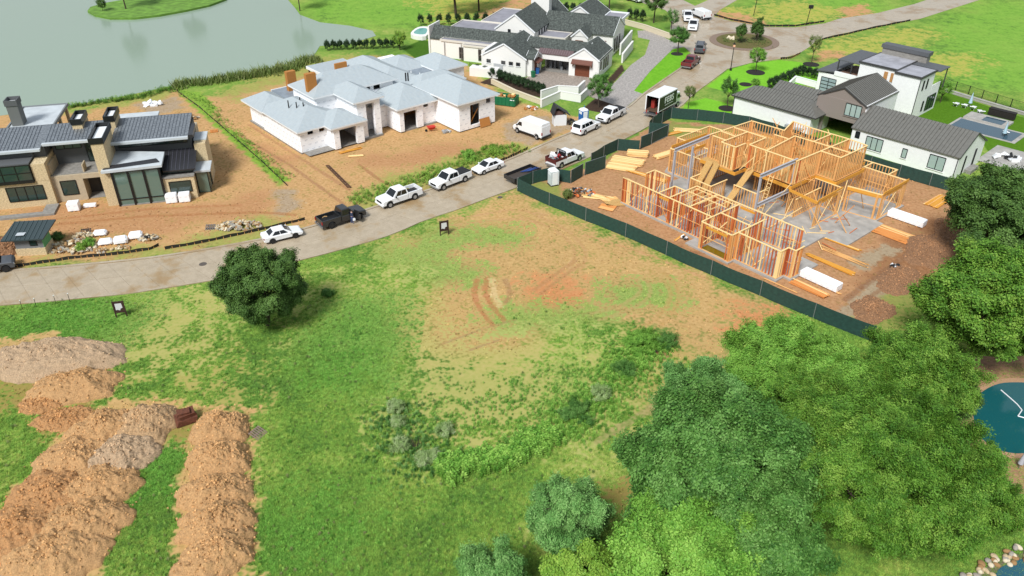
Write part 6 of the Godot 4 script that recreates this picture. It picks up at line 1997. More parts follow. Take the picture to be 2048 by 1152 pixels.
func build_trees() -> void:
	var g := "large leafy trees round the pool garden"
	tree_at("elm_tree", "bright green tree pressing against the end of the green fence", 1565, 735, 6.0, 118, 4.6, "elm", "fine", 8550, 0.78, 1, g)
	tree_at("elm_tree", "lower bright green tree behind the fence end, next to the tallest bright one", 1665, 765, 5.0, 75, 3.6, "elm", "fine", 4275, 0.78, 2, g)
	tree_at("olive_tree", "round yellow green tree between the fence end and the kidney shaped pool", 1835, 755, 5.5, 112, 4.2, "olive", "fine", 7410, 0.78, 3, g)
	tree_at("shade_tree", "broad mid green tree standing over the far side of the pool deck", 1985, 600, 7.0, 135, 5.2, "olive", "broad", 7980, 0.86, 4, g)
	tree_at("shade_tree", "dark round tree behind the torn earth bank", 2010, 430, 6.5, 105, 5.4, "oak", "broad", 7410, 0.90, 5, g)
	tree_at("ash_tree", "largest blue green tree with heavy leaf clumps on the grass edge", 1430, 945, 7.0, 200, 5.8, "ash", "broad", 15960, 0.82, 6, g)
	tree_at("olive_tree", "wide yellow green tree leaning towards the stone edged pond", 1755, 935, 6.2, 205, 5.4, "olive", "fine", 17670, 0.78, 7, g)
	tree_at("olive_tree", "rust tipped tree squeezed between the largest tree and the wide yellow one", 1625, 840, 6.0, 110, 4.4, "olive", "fine", 7410, 0.74, 8, g)
	tree_at("ash_tree", "pale blue green tree behind the largest tree, facing the bare lot", 1395, 800, 5.0, 85, 4.2, "sage", "fine", 5700, 0.74, 9, g)
	tree_at("ash_tree", "slim grey green tree apart from the others on the mown grass", 1135, 1045, 5.0, 82, 4.6, "sage", "fine", 6270, 0.74, 10, g)
	tree_at("elm_tree", "fresh green tree in front of the largest tree", 1370, 1120, 5.5, 150, 3.8, "elm", "broad", 9690, 0.74, 11, g)
	tree_at("lime_tree", "small yellow tipped tree beside the fresh green one", 1165, 1150, 3.4, 75, 2.6, "lime", "broad", 3135, 0.66, 12, g)
	tree_at("ash_tree", "low rounded tree at the foot of the slim grey green one", 985, 1150, 3.5, 66, 2.6, "sage", "fine", 3135, 0.70, 13, g)
	tree_at("ash_tree", "dark leafy tree under the largest tree by the mown grass", 1530, 1080, 4.5, 120, 3.6, "ash", "broad", 7410, 0.78, 14, g)
	tree_at("olive_tree", "lower yellow green tree between the pool deck and the corner pond", 1925, 985, 4.5, 105, 3.4, "olive", "fine", 5400, 0.74, 16, g)
	tree_at("cedar_shrub", "dark conical shrub at the rim of the kidney shaped pool", 1905, 800, 2.6, 45, 2.4, "oak", "fine", 2565, 0.62, 15, g)
	var oak := P(536, 650)
	tree("oak_tree", "lone dark oak standing on the grass beside the road", oak, 4.6, 1.1, 8.4, "oak", "broad", 9500, 0.62, 20, "", "tree", 18)
	# street and garden trees
	var s := "young street trees"
	for q in [["street_tree", "round young tree on the mown wedge beside the paved drive", 1355, 107, 2.1, 1.6, 5.4, "ash", 700, 0.6], ["street_tree", "young tree in a dark mulch ring on the bright lawn", 1511, 144, 1.7, 1.3, 4.6, "elm", 420, 0.5],
			["street_tree", "taller young tree between the two bright lawns", 1454, 216, 1.5, 1.2, 5.8, "ash", 480, 0.5], ["sapling", "thin yellowing sapling inside the corner of the green fence", 1376, 217, 1.1, 1.4, 4.2, "thin", 150, 0.4],
			["sapling", "sparse tall sapling at the end of the bright lawn", 1622, 128, 1.5, 1.6, 6.2, "thin", 260, 0.45], ["street_tree", "airy willow-like tree at the mouth of the paved court", 1197, 215, 2.4, 1.2, 6.0, "ash", 620, 0.55],
			["street_tree", "dark round tree behind the brick house by the side road", 1307, 46, 3.0, 2.0, 7.5, "oak", 700, 0.75], ["street_tree", "light tree beside the service pickup", 1342, 62, 1.9, 1.0, 5.0, "ash", 380, 0.55],
			["street_tree", "big dark tree behind the lake lawn of the brick house", 912, 30, 6.0, 4.0, 13.0, "oak", 1700, 1.1], ["street_tree", "second big dark tree behind the clipped evergreens", 958, 22, 4.0, 4.0, 12.0, "oak", 900, 1.0],
			["street_tree", "tree rising over the back roofs of the brick house", 1218, 22, 3.4, 3.0, 8.0, "oak", 900, 0.9], ["street_tree", "tree with a leaning trunk on the lake island", 253, 22, 3.2, 4.0, 12.0, "oak", 900, 0.9],
			["sapling", "tiny tree near the tip of the lake island", 207, 26, 1.1, 0.8, 3.6, "oak", 160, 0.5], ["street_tree", "tree on the far rise of the lake island", 380, 4, 3.0, 3.0, 9.0, "oak", 700, 0.9], ["street_tree", "tree at the far shore of the lake", 600, 22, 2.6, 3.0, 10.0, "oak", 500, 0.9],
			["sapling", "small pale tree on the court lawn by the lake", 800, 100, 1.6, 0.8, 4.0, "lime", 260, 0.5], ["sapling", "leafy sapling by the balcony of the white stucco house", 1880, 205, 1.6, 0.6, 4.4, "elm", 300, 0.5], ["sapling", "small sapling on the bright lawn near the dark hedge", 1508, 184, 0.8, 0.5, 2.6, "elm", 120, 0.4]]:
		tree(q[0], q[1], P(q[2], q[3]), q[4], q[5], q[6], q[7], "fine", q[8], q[9], hash(q[1]), s, "tree", 10)
	# two dense evergreens on the roundabout
	for q in [[1479, 88, 1.25, 5.2, "dense evergreen on the roundabout beside the pale rock"], [1511, 84, 1.55, 5.8, "larger dense evergreen on the roundabout"]]:
		tree("evergreen", q[4], P(q[0], q[1]), q[2], 0.0, q[3], "oak", "fine", 1500, 0.5, hash(q[4]), "roundabout planting", "tree", 12, 0.25)
	# clipped rows
	var row := [[655, 101, 800, 96, 12, 0.9, 2.4, "dark upright evergreen in the row between lake and brick house"], [955, 148, 1000, 160, 4, 0.9, 2.2, "dark evergreen beside the white generator box"], [1000, 162, 1085, 190, 10, 0.85, 2.5, "dark conical evergreen along the edge of the paved court"],
		[1540, 178, 1600, 152, 6, 1.0, 2.4, "dark bushy evergreen edging the bright lawn"], [1605, 152, 1640, 160, 4, 0.9, 2.2, "dark bushy evergreen next to the white court wall"], [842, 52, 990, 48, 9, 1.0, 3.2, "upright evergreen behind the brick house's flat roofs"], [1132, 26, 1160, 28, 3, 1.0, 3.0, "small cone evergreen beyond the back gables"], [1258, 40, 1285, 44, 3, 1.1, 3.2, "cone evergreen along the pale garden wall"]]
	for w in row:
		var first: Node3D = null
		for i in w[4]:
			var t: float = i / maxf(1.0, w[4] - 1)
			var at := P(lerpf(w[0], w[2], t), lerpf(w[1], w[3], t))
			if first == null:
				first = tree("hedge_evergreen", w[7], at, w[5], 0.05, w[6], "dark", "fine", 170, 0.45, hash(w[7]), "evergreen row: " + w[7], "shrub", 8, 0.6)
			else:
				copy(first, "hedge_evergreen", "", at, i * 1.7)
	# wild shrubs on the bare lot
	for q in [[792, 822, 0.75, 1.05, "grey", "pale grey shrub at the upper end of the weed bank"], [796, 850, 0.60, 0.75, "grey", "low pale shrub on the weed bank"], [802, 898, 0.90, 0.98, "grey", "silvery shrub beside the dead brown stems"], [868, 918, 0.68, 0.75, "grey", "silvery shrub at the foot of the weed row"], [846, 925, 0.8, 0.9, "grey", "small silvery tuft at the start of the weed row"], [890, 868, 0.9, 0.8, "grey", "pale green tuft above the weed row"],
			[1200, 795, 0.98, 1.20, "grey", "grey green shrub on the slope above the weed row"], [1150, 830, 2.4, 0.8, "ash", "wide dark thicket joining the end of the weed row"], [1250, 745, 1.2, 1.0, "ash", "bush halfway up the slope"], [1285, 690, 2.4, 1.1, "elm", "big yellow flowered thicket on top of the slope"], [1335, 690, 1.4, 1.1, "ash", "dark thicket beside the yellow flowered one"], [1410, 742, 1.1, 1.2, "ash", "round dark bush at the edge of the bare soil"], [1135, 398, 0.6, 1.4, "thin", "thin weed growing against the long green fence"],
			[180, 492, 0.8, 0.9, "elm", "green weed growing out of the stone rubble"], [165, 500, 0.7, 0.8, "lime", "light weed beside the stone rubble"], [115, 478, 0.9, 0.7, "oak", "low weed behind the roadside hut"], [940, 315, 2.2, 0.9, "elm", "leafy verge weeds behind the white sedan"], [985, 305, 2.2, 0.9, "lime", "yellow green verge weeds near the cargo van"], [655, 590, 0.8, 0.5, "ash", "low tuft on the grass past the lone oak"]]:
		tree("wild_shrub", q[5], P(q[0], q[1]), q[2], -0.2, q[3], q[4], "fine", int(130 * q[2] * q[2]) + 60, 0.42, hash(q[5]), "wild shrubs", "shrub", 9)
	# dead stems
	var ds := thing("dead_stems", "bundle of dead brown stems beside the silvery shrub", "dead plant", P(832, 895))
	for i in 12:
		var m := Mb.new()
		var a := i * 0.9
		m.cyl(Vector3(cos(a) * 0.15, 0, sin(a) * 0.15), Vector3(cos(a) * (0.3 + 0.03 * i), 0.9 + 0.1 * (i % 5), sin(a) * 0.4), 0.03, 0.01, 5)
		part("stem", m, mats.bark, ds)
	# weed row, reeds, grass: nobody could count these
	weeds("weed_row", "dense row of bright green weeds along the foot of the slope", [880, 950, 930, 925, 985, 928, 1040, 905, 1110, 868], 1.3, 1300, 0.7, "elm", 31)
	weeds("reeds", "tall reeds along the lake bank behind the wrapped house", [350, 172, 420, 166, 490, 153, 560, 143, 630, 118], 2.2, 420, 1.7, "thin", 32)
	weeds("bank_weeds", "rough weeds on the lake bank behind the stone house", [135, 216, 200, 206, 270, 196, 345, 178], 1.2, 300, 0.6, "olive", 33)
	weeds("verge_weeds", "rank green weeds along the kerb of the wrapped house lot", [700, 405, 780, 378, 860, 350, 940, 325, 1040, 295], 2.4, 700, 0.5, "lime", 34)
	weeds("strip_weeds", "bright weeds between the two silt barriers", [352, 182, 410, 205, 450, 250, 520, 310, 572, 362], 1.2, 420, 0.38, "lime", 35)
	weeds("slope_weeds", "scrubby weeds over the slope of the bare lot", [820, 850, 950, 840, 1080, 810, 1200, 770, 1300, 700], 5.0, 900, 0.3, "elm", 36)
	weeds("bank_scrub", "curving strip of rough weeds climbing from the weed row to the bare soil", [1110, 868, 1160, 828, 1215, 778, 1265, 722, 1330, 680], 3.0, 1300, 0.42, "elm", 38)
	weeds("low_scrub", "thin rough weeds round the silvery shrubs", [790, 815, 800, 860, 820, 905, 880, 945], 3.0, 500, 0.38, "ash", 39)
	weeds("roundabout_groundcover", "yellow green ground cover on the roundabout", [1445, 82, 1490, 84, 1535, 84], 3.4, 500, 0.4, "thin", 37)
	var fw := []; var fc := []
	var fr := RandomNumberGenerator.new()
	fr.seed = 91
	for i in 4500:   # taller tufts and seedlings dotted through the grass
		var p := P(fr.randf_range(-20, 1500), fr.randf_range(600, 1160))
		var ix := int((p.x - NX) / 0.1); var iz := int((p.z - NZ) / 0.1)
		if ix < 0 or iz < 0 or ix >= near_img.get_width() or iz >= near_img.get_height(): continue
		var c := near_img.get_pixel(ix, iz)
		if c.g - c.r < 0.05: continue
		var fs := fr.randf_range(0.12, 0.34)
		fw.append(Transform3D(Basis(Vector3.UP, fr.randf() * TAU).scaled(Vector3(fs, fs, fs)), p))
		var tn: Array = TONES[["elm", "thin", "lime", "elm"][i % 4]]
		fc.append(tn[fr.randi() % 3])
	var fo := scatter(self, "field_weeds", clump("weed"), leaf_mat("leaf_weed"), fw, fc)
	fo.set_meta("kind", "stuff")
	tag(fo, "taller weeds and tufts dotted through the rough grass", "weeds")
	build_grass()

func weeds(called: String, label: String, pix: Array, width: float, n: int, size: float, tone: String, sd: int) -> void:
	var line := resample(polyP(pix), 60)
	var r := RandomNumberGenerator.new()
	r.seed = sd
	var xf := []; var cols := []
	for i in n:
		var k := r.randi() % 60
		var p := line[k].lerp(line[k + 1], r.randf())
		var d := (line[k + 1] - line[k]).normalized()
		p += Vector2(-d.y, d.x) * r.randfn() * width * 0.45
		var s := size * r.randf_range(0.6, 1.3)
		xf.append(Transform3D(Basis(Vector3.UP, r.randf() * TAU).scaled(Vector3(s, s, s)), Vector3(p.x, 0, p.y)))
		var t := r.randf() * 1.999
		var tn: Array = TONES[tone]
		cols.append(tn[int(t)].lerp(tn[int(t) + 1], t - int(t)))
	var o := scatter(self, called, clump("grass" if called == "reeds" else "weed"), leaf_mat("leaf_weed"), xf, cols)
	o.set_meta("kind", "stuff")
	tag(o, label, "weeds")

func build_grass() -> void:   # blades in tufts wherever the ground is green
	var r := RandomNumberGenerator.new()
	r.seed = 77
	var xf := []; var cols := []
	var keep_out := polyP([-80, 545, 0, 541, 320, 512, 609, 456, 863, 377, 1052, 303, 1360, 136, 1456, 138, 1359, 216, 1180, 318, 1034, 378, 849, 444, 665, 507, 430, 563, 260, 590, 0, 614, -80, 618])
	var w := near_img.get_width(); var h := near_img.get_height()
	for i in 500000:
		# more blades close by: spread evenly over the picture, not over the land
		var px := r.randf_range(-200, 2250); var py := r.randf_range(430, 1230)
		var p := P(px, py)
		var ix := int((p.x - NX) / 0.1); var iz := int((p.z - NZ) / 0.1)
		if ix < 0 or iz < 0 or ix >= w or iz >= h: continue
		var c := near_img.get_pixel(ix, iz)
		var green := c.g - c.r
		if green < 0.02 + r.randf() * 0.1: continue
		if py < 620 and Geometry2D.is_point_in_polygon(Vector2(p.x, p.z), keep_out): continue
		var s := r.randf_range(0.12, 0.3) * (1.0 + green)
		xf.append(Transform3D(Basis(Vector3.UP, r.randf() * TAU).scaled(Vector3(s, s * r.randf_range(0.5, 0.9), s)), p))
		var l := c.srgb_to_linear()
		var k := r.randf_range(0.8, 2.1)
		cols.append(Color(l.r * k * r.randf_range(0.9, 1.15), l.g * k, l.b * k))
	var o := scatter(self, "grass", clump("grass"), leaf_mat("leaf_grass", 0.7, 0.25), xf, cols)
	o.set_meta("kind", "stuff")
	tag(o, "short rough grass over the open lots", "grass")
	# loose clods and stones over the bare soil
	var st := Mb.new()
	st.hexa([Vector3(-0.5, -0.2, 0.4), Vector3(0.45, -0.2, 0.5), Vector3(0.5, -0.2, -0.4), Vector3(-0.4, -0.2, -0.5), Vector3(-0.3, 0.35, 0.25), Vector3(0.3, 0.25, 0.3), Vector3(0.25, 0.4, -0.3), Vector3(-0.3, 0.3, -0.2)])
	xf = []; cols = []
	for i in 90000:
		var px := r.randf_range(-20, 2068); var py := r.randf_range(200, 1000)
		var p := P(px, py)
		var ix := int((p.x - NX) / 0.1); var iz := int((p.z - NZ) / 0.1)
		if ix < 0 or iz < 0 or ix >= w or iz >= h: continue
		var c := near_img.get_pixel(ix, iz)
		if c.g - c.r > -0.04: continue
		if py < 620 and Geometry2D.is_point_in_polygon(Vector2(p.x, p.z), keep_out): continue
		var s := 0.05 + 0.16 * pow(r.randf(), 5.0)
		xf.append(Transform3D(Basis.from_euler(Vector3(r.randf(), r.randf() * TAU, r.randf())).scaled(Vector3.ONE * s), p + Vector3(0, s * 0.1, 0)))
		var l := c.srgb_to_linear()
		var k := r.randf_range(0.6, 1.35)
		cols.append(Color(l.r * k, l.g * k, l.b * k))
	var o2 := scatter(self, "clods", st.mesh(), leaf_mat("clod", 0.95, 0.0), xf, cols)
	o2.set_meta("kind", "stuff")
	tag(o2, "loose clods and small stones on the bare soil", "clods")

# ---------- heaps of earth and gravel ----------
var clod_mesh: ArrayMesh

func heap(called: String, label: String, px: float, py: float, half: float, deep: float, hgt: float, turn: float, mt: StandardMaterial3D, sd: int, group: String) -> void:
	var c := P(px, py)
	var depth := (c - Vector3(0, CAM_H, 0)).length()
	var rx := half / FOCAL * depth
	var rz := rx * deep
	var f := FastNoiseLite.new()
	f.seed = sd
	f.frequency = 0.5
	f.fractal_octaves = 4
	var st := SurfaceTool.new()
	st.begin(Mesh.PRIMITIVE_TRIANGLES)
	st.set_smooth_group(0)
	var na := 90; var nr := 40
	var pts := []
	for j in nr + 1:
		for i in na:
			var a := TAU * i / na
			var t := j / float(nr)
			var ed := 1.0 + 0.3 * f.get_noise_2d(cos(a) * 2.0 + sd, sin(a) * 2.0)
			var x := cos(a) * rx * t * ed; var z := sin(a) * rz * t * ed
			var prof := pow(maxf(0.0, 1.0 - t * t), 0.8) * (1.0 - 0.12 * t)
			var y := hgt * prof * (1.0 + 0.35 * f.get_noise_2d(x * 0.7 + 50, z * 0.7)) + 0.22 * f.get_noise_2d(x * 2.6, z * 2.6 + 9) * minf(1.0, (1 - t) * 5) + 0.16 * f.get_noise_2d(x * 7, z * 7) * minf(1.0, (1 - t) * 8) + 0.1 * absf(f.get_noise_2d(x * 19, z * 19 + 40)) * minf(1.0, (1 - t) * 10)
			pts.append(Vector3(x, maxf(y, 0.0) - (0.04 if j == nr else 0.0), z))
	for p in pts: st.add_vertex(p)
	for j in nr:
		for i in na:
			var k := (i + 1) % na
			var a := j * na + i; var b := j * na + k; var d := (j + 1) * na + i; var e := (j + 1) * na + k
			for q in [a, b, e, a, e, d]: st.add_index(q)
	st.generate_normals()
	var o := part(called, st.commit(), mt)
	var r := RandomNumberGenerator.new()
	r.seed = sd
	var xf := []; var cols := []
	if clod_mesh == null:
		var cm := Mb.new()
		cm.hexa([Vector3(-0.5, -0.3, 0.4), Vector3(0.45, -0.3, 0.5), Vector3(0.5, -0.3, -0.4), Vector3(-0.4, -0.3, -0.5), Vector3(-0.3, 0.4, 0.25), Vector3(0.3, 0.3, 0.3), Vector3(0.25, 0.45, -0.3), Vector3(-0.3, 0.35, -0.2)])
		clod_mesh = cm.mesh()
	for i in 1700:
		var v: Vector3 = pts[na + r.randi() % (na * nr)]
		var k := 0.04 + 0.15 * pow(r.randf(), 7.0)
		var out := 1.0 if r.randf() < 0.8 else 1.0 + 0.4 * r.randf() * r.randf()
		xf.append(Transform3D(Basis.from_euler(Vector3(r.randf() * 3, r.randf() * 6, r.randf() * 3)).scaled(Vector3.ONE * k), Vector3(v.x * out + r.randfn() * 0.06, v.y if out == 1.0 else 0.03, v.z * out + r.randfn() * 0.06)))
		var b := mt.albedo_color.srgb_to_linear() * r.randf_range(0.45, 0.95)
		cols.append(b)
	var cl := scatter(o, "clods", clod_mesh, leaf_mat("clod", 0.95, 0.0), xf, cols)
	cl.set_meta("kind", "stuff")
	o.position = c
	o.rotation.y = turn
	tag(o, label, "heap", group)

func soil(key: String, c: Color, lo: float) -> StandardMaterial3D:
	var m := matn(key, c, 0.95, 0.06, lo, 0.5)
	m.normal_enabled = true
	m.normal_texture = bump_tex("soil_bump", 0.09, 6.0)
	m.detail_enabled = true
	m.detail_albedo = noise_tex("soil_detail", 0.02, 0.85, 1.0)
	m.detail_blend_mode = BaseMaterial3D.BLEND_MODE_MUL
	return m

func build_heaps() -> void:
	var orange := soil("soil_orange", rgb(230, 180, 124), 0.64)
	var red := soil("soil_red", rgb(222, 166, 110), 0.64)
	var grav := soil("soil_gravel", rgb(232, 190, 142), 0.58)
	var pale := soil("soil_pale", rgb(226, 192, 154), 0.6)
	var g := "heaps of tipped earth"
	heap("gravel_heap", "long pale gravel heap with weeds growing on its back", 105, 722, 127, 0.46, 1.7, 0.1, pale, 1, g)
	heap("earth_heap", "orange earth heap right behind the long pale gravel heap", 148, 778, 77, 0.63, 1.5, 0.2, orange, 2, g)
	heap("earth_heap", "low worn earth heap beside the dark puddled grass", 85, 808, 38, 0.7, 0.5, 0.0, red, 3, g)
	heap("earth_heap", "flattened earth patch between grass and the wide heaps", 125, 838, 48, 0.69, 0.4, 0.2, red, 4, g)
	heap("gravel_heap", "gravelly heap closest to the rusty boulder in the wide field of heaps", 285, 856, 60, 0.98, 1.5, 0.4, grav, 5, g)
	heap("earth_heap", "earth heap touching the gravelly one by the rusty boulder", 205, 865, 64, 0.92, 1.5, 0.5, orange, 6, g)
	heap("gravel_heap", "greyish gravel heap in the middle of the wide field of heaps", 240, 918, 71, 0.83, 1.5, 0.4, pale, 7, g)
	heap("earth_heap", "earth heap beside the greyish gravel one", 150, 925, 66, 0.98, 1.5, 0.6, orange, 8, g)
	heap("earth_heap", "orange heap filling the gap below the greyish gravel one", 192, 985, 77, 0.80, 1.5, 0.4, orange, 9, g)
	heap("earth_heap", "red brown heap along the grass margin", 105, 1000, 77, 0.98, 1.5, 0.6, red, 10, g)
	heap("earth_heap", "rounded orange heap second to last of the wide field", 160, 1050, 82, 0.86, 1.5, 0.4, orange, 11, g)
	heap("earth_heap", "red earth heap at the end of the grass margin", 35, 1075, 84, 0.98, 1.5, 0.5, red, 12, g)
	heap("earth_heap", "last orange heap of the wide field", 108, 1115, 90, 0.86, 1.5, 0.4, orange, 13, g)
	var s := "single row of tipped earth heaps"
	for q in [[441, 862, 58, "first heap of the single row, beside the rusty boulder"], [438, 925, 62, "second heap of the single row, level with the wooden pallet"], [434, 990, 68, "third heap of the single row"], [434, 1052, 71, "fourth heap of the single row"], [434, 1115, 75, "fifth and last heap of the single row, gravelly at its foot"]]:
		heap("earth_heap", q[3], q[0], q[1], q[2], 0.82, 1.5, 0.05 * q[2], [orange, grav, orange, orange, grav][int(q[1]) % 5], int(q[1]), s)
	heap("earth_heap", "reddish spoil heap behind the roadside hut", 15, 500, 34, 0.8, 1.4, 0.1, soil("soil_brown", rgb(196, 146, 106), 0.5), 30, g)
	# torn earth bank behind the stud frame
	for q in [[1860, 500, 70, 0.6, 0.7, "largest torn brown earth bank behind the stud frame"], [1800, 560, 60, 0.6, 0.5, "torn earth bank beside the black and white sheeting"], [1745, 620, 50, 0.7, 0.5, "low torn earth bank at the end of the long fence"], [1905, 455, 50, 0.6, 0.6, "torn earth bank under the dark round tree"]]:
		heap("earth_bank", q[5], q[0], q[1], q[2], q[3], q[4], 0.9, soil("soil_brown", rgb(196, 146, 106), 0.5), int(q[0]), "torn earth banks")

# ---------- smaller things on the lots ----------
func boxes(o: Node, called: String, list: Array, m: Material) -> void:   # each [centre, size] its own part
	for q in list:
		var b := Mb.new()
		b.box(q[0], q[1])
		part(called, b, m, o)

# a stack of boards; pixel of its middle, heading in degrees, length, boards across, layers
func lumber(label: String, px: float, py: float, deg: float, L: float, nx: int, ny: int, m: Material, sd: int, loose := 0.03, w := 0.14, t := 0.045) -> void:
	var o := thing("lumber_stack", label, "lumber", P(px, py), -deg_to_rad(deg), "lumber on the building lots")
	var r := RandomNumberGenerator.new()
	r.seed = sd
	for j in ny:
		for i in nx:
			var ll := L * r.randf_range(0.86, 1.0)
			var a := r.randf_range(-1, 1) * loose
			var c := Vector3(r.randf_range(-0.15, 0.15) * L * 0.3 * minf(1, loose * 20), 0.1 + j * (t + 0.004), (i - (nx - 1) * 0.5) * (w + 0.008 + loose * 0.3))
			var d := Vector3(cos(a), 0, sin(a)) * ll * 0.5
			stick(o, "board", c - d, c + d, w, t, m if r.randf() < 0.7 else [mats.pine, mats.pine_pale][r.randi() % 2])
	if ny > 2:
		for e in [-0.3, 0.3]: stick(o, "bearer", Vector3(L * e, 0.04, -nx * w * 0.5), Vector3(L * e, 0.04, nx * w * 0.5), 0.09, 0.08, mats.pine)

func rubble(label: String, px: float, py: float, half: float, deep: float, hgt: float, n: int, sz: float, tones: Array, sd: int) -> void:
	var c := P(px, py)
	var o := thing("rubble_heap", label, "rubble", c, 0, "heaps of broken stone")
	var rx := half / FOCAL * (c - Vector3(0, CAM_H, 0)).length()
	var r := RandomNumberGenerator.new()
	r.seed = sd
	for i in n:
		var t := sqrt(r.randf()); var a := r.randf() * TAU
		var p := Vector3(cos(a) * t * rx, 0, sin(a) * t * rx * deep)
		p.y = hgt * (1 - t * t) * r.randf_range(0.5, 1.0) + sz * 0.15
		var s := Vector3(r.randf_range(0.5, 1.4), r.randf_range(0.2, 0.6), r.randf_range(0.4, 1.0)) * sz
		var b := Basis.from_euler(Vector3(r.randf_range(-0.6, 0.6), r.randf() * TAU, r.randf_range(-0.6, 0.6)))
		var m := Mb.new()
		var q := []
		for y in [-1.0, 1.0]:
			for k in [[-1, 1], [1, 1], [1, -1], [-1, -1]]:
				q.append(p + b * (Vector3(k[0] * r.randf_range(0.35, 0.55), y * r.randf_range(0.35, 0.5), k[1] * r.randf_range(0.35, 0.55)) * s))
		m.hexa(q)
		part("stone", m, tones[r.randi() % tones.size()], o)

func wrapped_pack(called: String, label: String, px: float, py: float, deg: float, s: Vector3, group: String, round_ := 0.06) -> void:
	var o := thing(called, label, "pack", P(px, py), -deg_to_rad(deg), group)
	var m := Mb.new()
	var h := s * 0.5
	extrude(m, PackedVector2Array([Vector2(-h.x, 0.1), Vector2(h.x, 0.1), Vector2(h.x, s.y - round_), Vector2(h.x - round_, s.y), Vector2(-h.x + round_, s.y), Vector2(-h.x, s.y - round_)]), -h.z, h.z, round_)
	var w := mat("pack_wrap", Color(1, 1, 1), 0.35)
	w.albedo_texture = print_tex()
	w.uv1_triplanar = true
	w.uv1_scale = Vector3.ONE * 0.5
	part("wrap", m, w, o)
	for x in [-0.35, 0.0, 0.35]: boxes(o, "skid", [[Vector3(x * s.x, 0.05, 0), Vector3(0.1, 0.1, s.z * 0.95)]], mats.pine)

func pallet(label: String, px: float, py: float, deg: float, m: Material, lean := 0.0) -> void:
	var o := thing("wooden_pallet", label, "pallet", P(px, py), -deg_to_rad(deg), "pallets")
	for i in 6: boxes(o, "slat", [[Vector3(-0.5 + i * 0.2, 0.15, 0), Vector3(0.1, 0.02, 1.1)]], m)
	for z in [-0.48, 0.0, 0.48]: boxes(o, "runner", [[Vector3(0, 0.085, z), Vector3(1.15, 0.1, 0.06)]], m)
	o.rotation.x = lean

func toilet(label: String, px: float, py: float, deg: float, body: Material, roof: Material) -> void:
	var o := thing("portable_toilet", label, "portable toilet", P(px, py), -deg_to_rad(deg), "portable toilets")
	boxes(o, "base", [[Vector3(0, 0.08, 0), Vector3(1.15, 0.16, 1.15)]], mats.trim_black)
	boxes(o, "cabin", [[Vector3(0, 1.1, 0), Vector3(1.08, 1.9, 1.08)]], body)
	for s in [-0.53, 0.53]: boxes(o, "corner_post", [[Vector3(s, 1.1, 0.53), Vector3(0.1, 1.95, 0.1)]], body)
	boxes(o, "door", [[Vector3(0, 1.05, 0.56), Vector3(0.75, 1.75, 0.04)]], roof)
	var m := Mb.new()
	m.hexa([Vector3(-0.58, 2.05, 0.58), Vector3(0.58, 2.05, 0.58), Vector3(0.58, 2.05, -0.58), Vector3(-0.58, 2.05, -0.58), Vector3(-0.35, 2.32, 0.4), Vector3(0.35, 2.32, 0.4), Vector3(0.35, 2.32, -0.4), Vector3(-0.35, 2.32, -0.4)])
	part("roof", m, roof, o)
	for s in [-1.0, 1.0]: boxes(o, "vent_panel", [[Vector3(s * 0.545, 1.7, 0), Vector3(0.02, 0.4, 0.7)]], roof)
	var p := Mb.new()
	p.cyl(Vector3(0.4, 2.0, -0.4), Vector3(0.4, 2.6, -0.4), 0.05, 0.05, 6)
	part("vent_pipe", p, body, o)

func lot_sign(label: String, px: float, py: float, deg: float) -> void:
	var o := thing("lot_sign", label, "sign", P(px, py), -deg_to_rad(deg), "lot signs")
	var br := mat("sign_brown", rgb(58, 36, 30), 0.7)
	for s in [-0.5, 0.5]: boxes(o, "post", [[Vector3(s, 0.95, 0), Vector3(0.11, 1.9, 0.11)]], br)
	boxes(o, "frame", [[Vector3(0, 1.78, 0), Vector3(0.9, 0.18, 0.09)], [Vector3(0, 0.62, 0), Vector3(0.9, 0.14, 0.09)]], br)
	boxes(o, "board", [[Vector3(0, 1.2, 0), Vector3(0.88, 1.0, 0.04)]], br)
	var sh := Mb.new()
	sh.prism(PackedVector2Array([Vector2(-0.32, -0.4), Vector2(0.3, -0.42), Vector2(0.34, 0.1), Vector2(0.12, 0.2), Vector2(0.05, 0.4), Vector2(-0.2, 0.3), Vector2(-0.34, 0.35)]), 0.0, 0.012)
	var n := part("notice", sh, mat("notice_white", rgb(206, 204, 208), 0.6), o)
	n.position = Vector3(0, 1.22, 0.022)
	n.rotation.x = PI / 2

func silt(label: String, pix: Array, hgt := 0.45) -> void:
	var line := resample(polyP(pix), maxi(4, pix.size() * 4))
	var o := thing("silt_barrier", label, "fence", Vector3(line[0].x, 0, line[0].y), 0, "black silt barriers")
	var m := Mb.new()
	var r := RandomNumberGenerator.new()
	r.seed = pix.size() + int(pix[0])
	for i in line.size() - 1:
		var a := line[i] - line[0]; var b := line[i + 1] - line[0]
		var d := (b - a).normalized()
		var n := Vector3(-d.y, 0, d.x)
		var l0 := n * 0.06; var h0: float = hgt * (0.9 + 0.1 * sin(i * 0.8)); var h1: float = hgt * (0.9 + 0.1 * sin((i + 1) * 0.8))
		var A := Vector3(a.x, 0, a.y); var B := Vector3(b.x, 0, b.y)
		var t := n * 0.01
		m = Mb.new()
		m.hexa([A - t, B - t, B + t, A + t, A + l0 + Vector3(0, h0, 0) - t, B + l0 + Vector3(0, h1, 0) - t, B + l0 + Vector3(0, h1, 0) + t, A + l0 + Vector3(0, h0, 0) + t])
		part("sheet", m, mat("silt_black", rgb(36, 36, 34), 0.8), o)
		if i % 2 == 0: boxes(o, "stake", [[A + Vector3(0, hgt * 0.55, 0) + n * 0.03, Vector3(0.04, hgt * 1.1, 0.04)]], mats.pine)

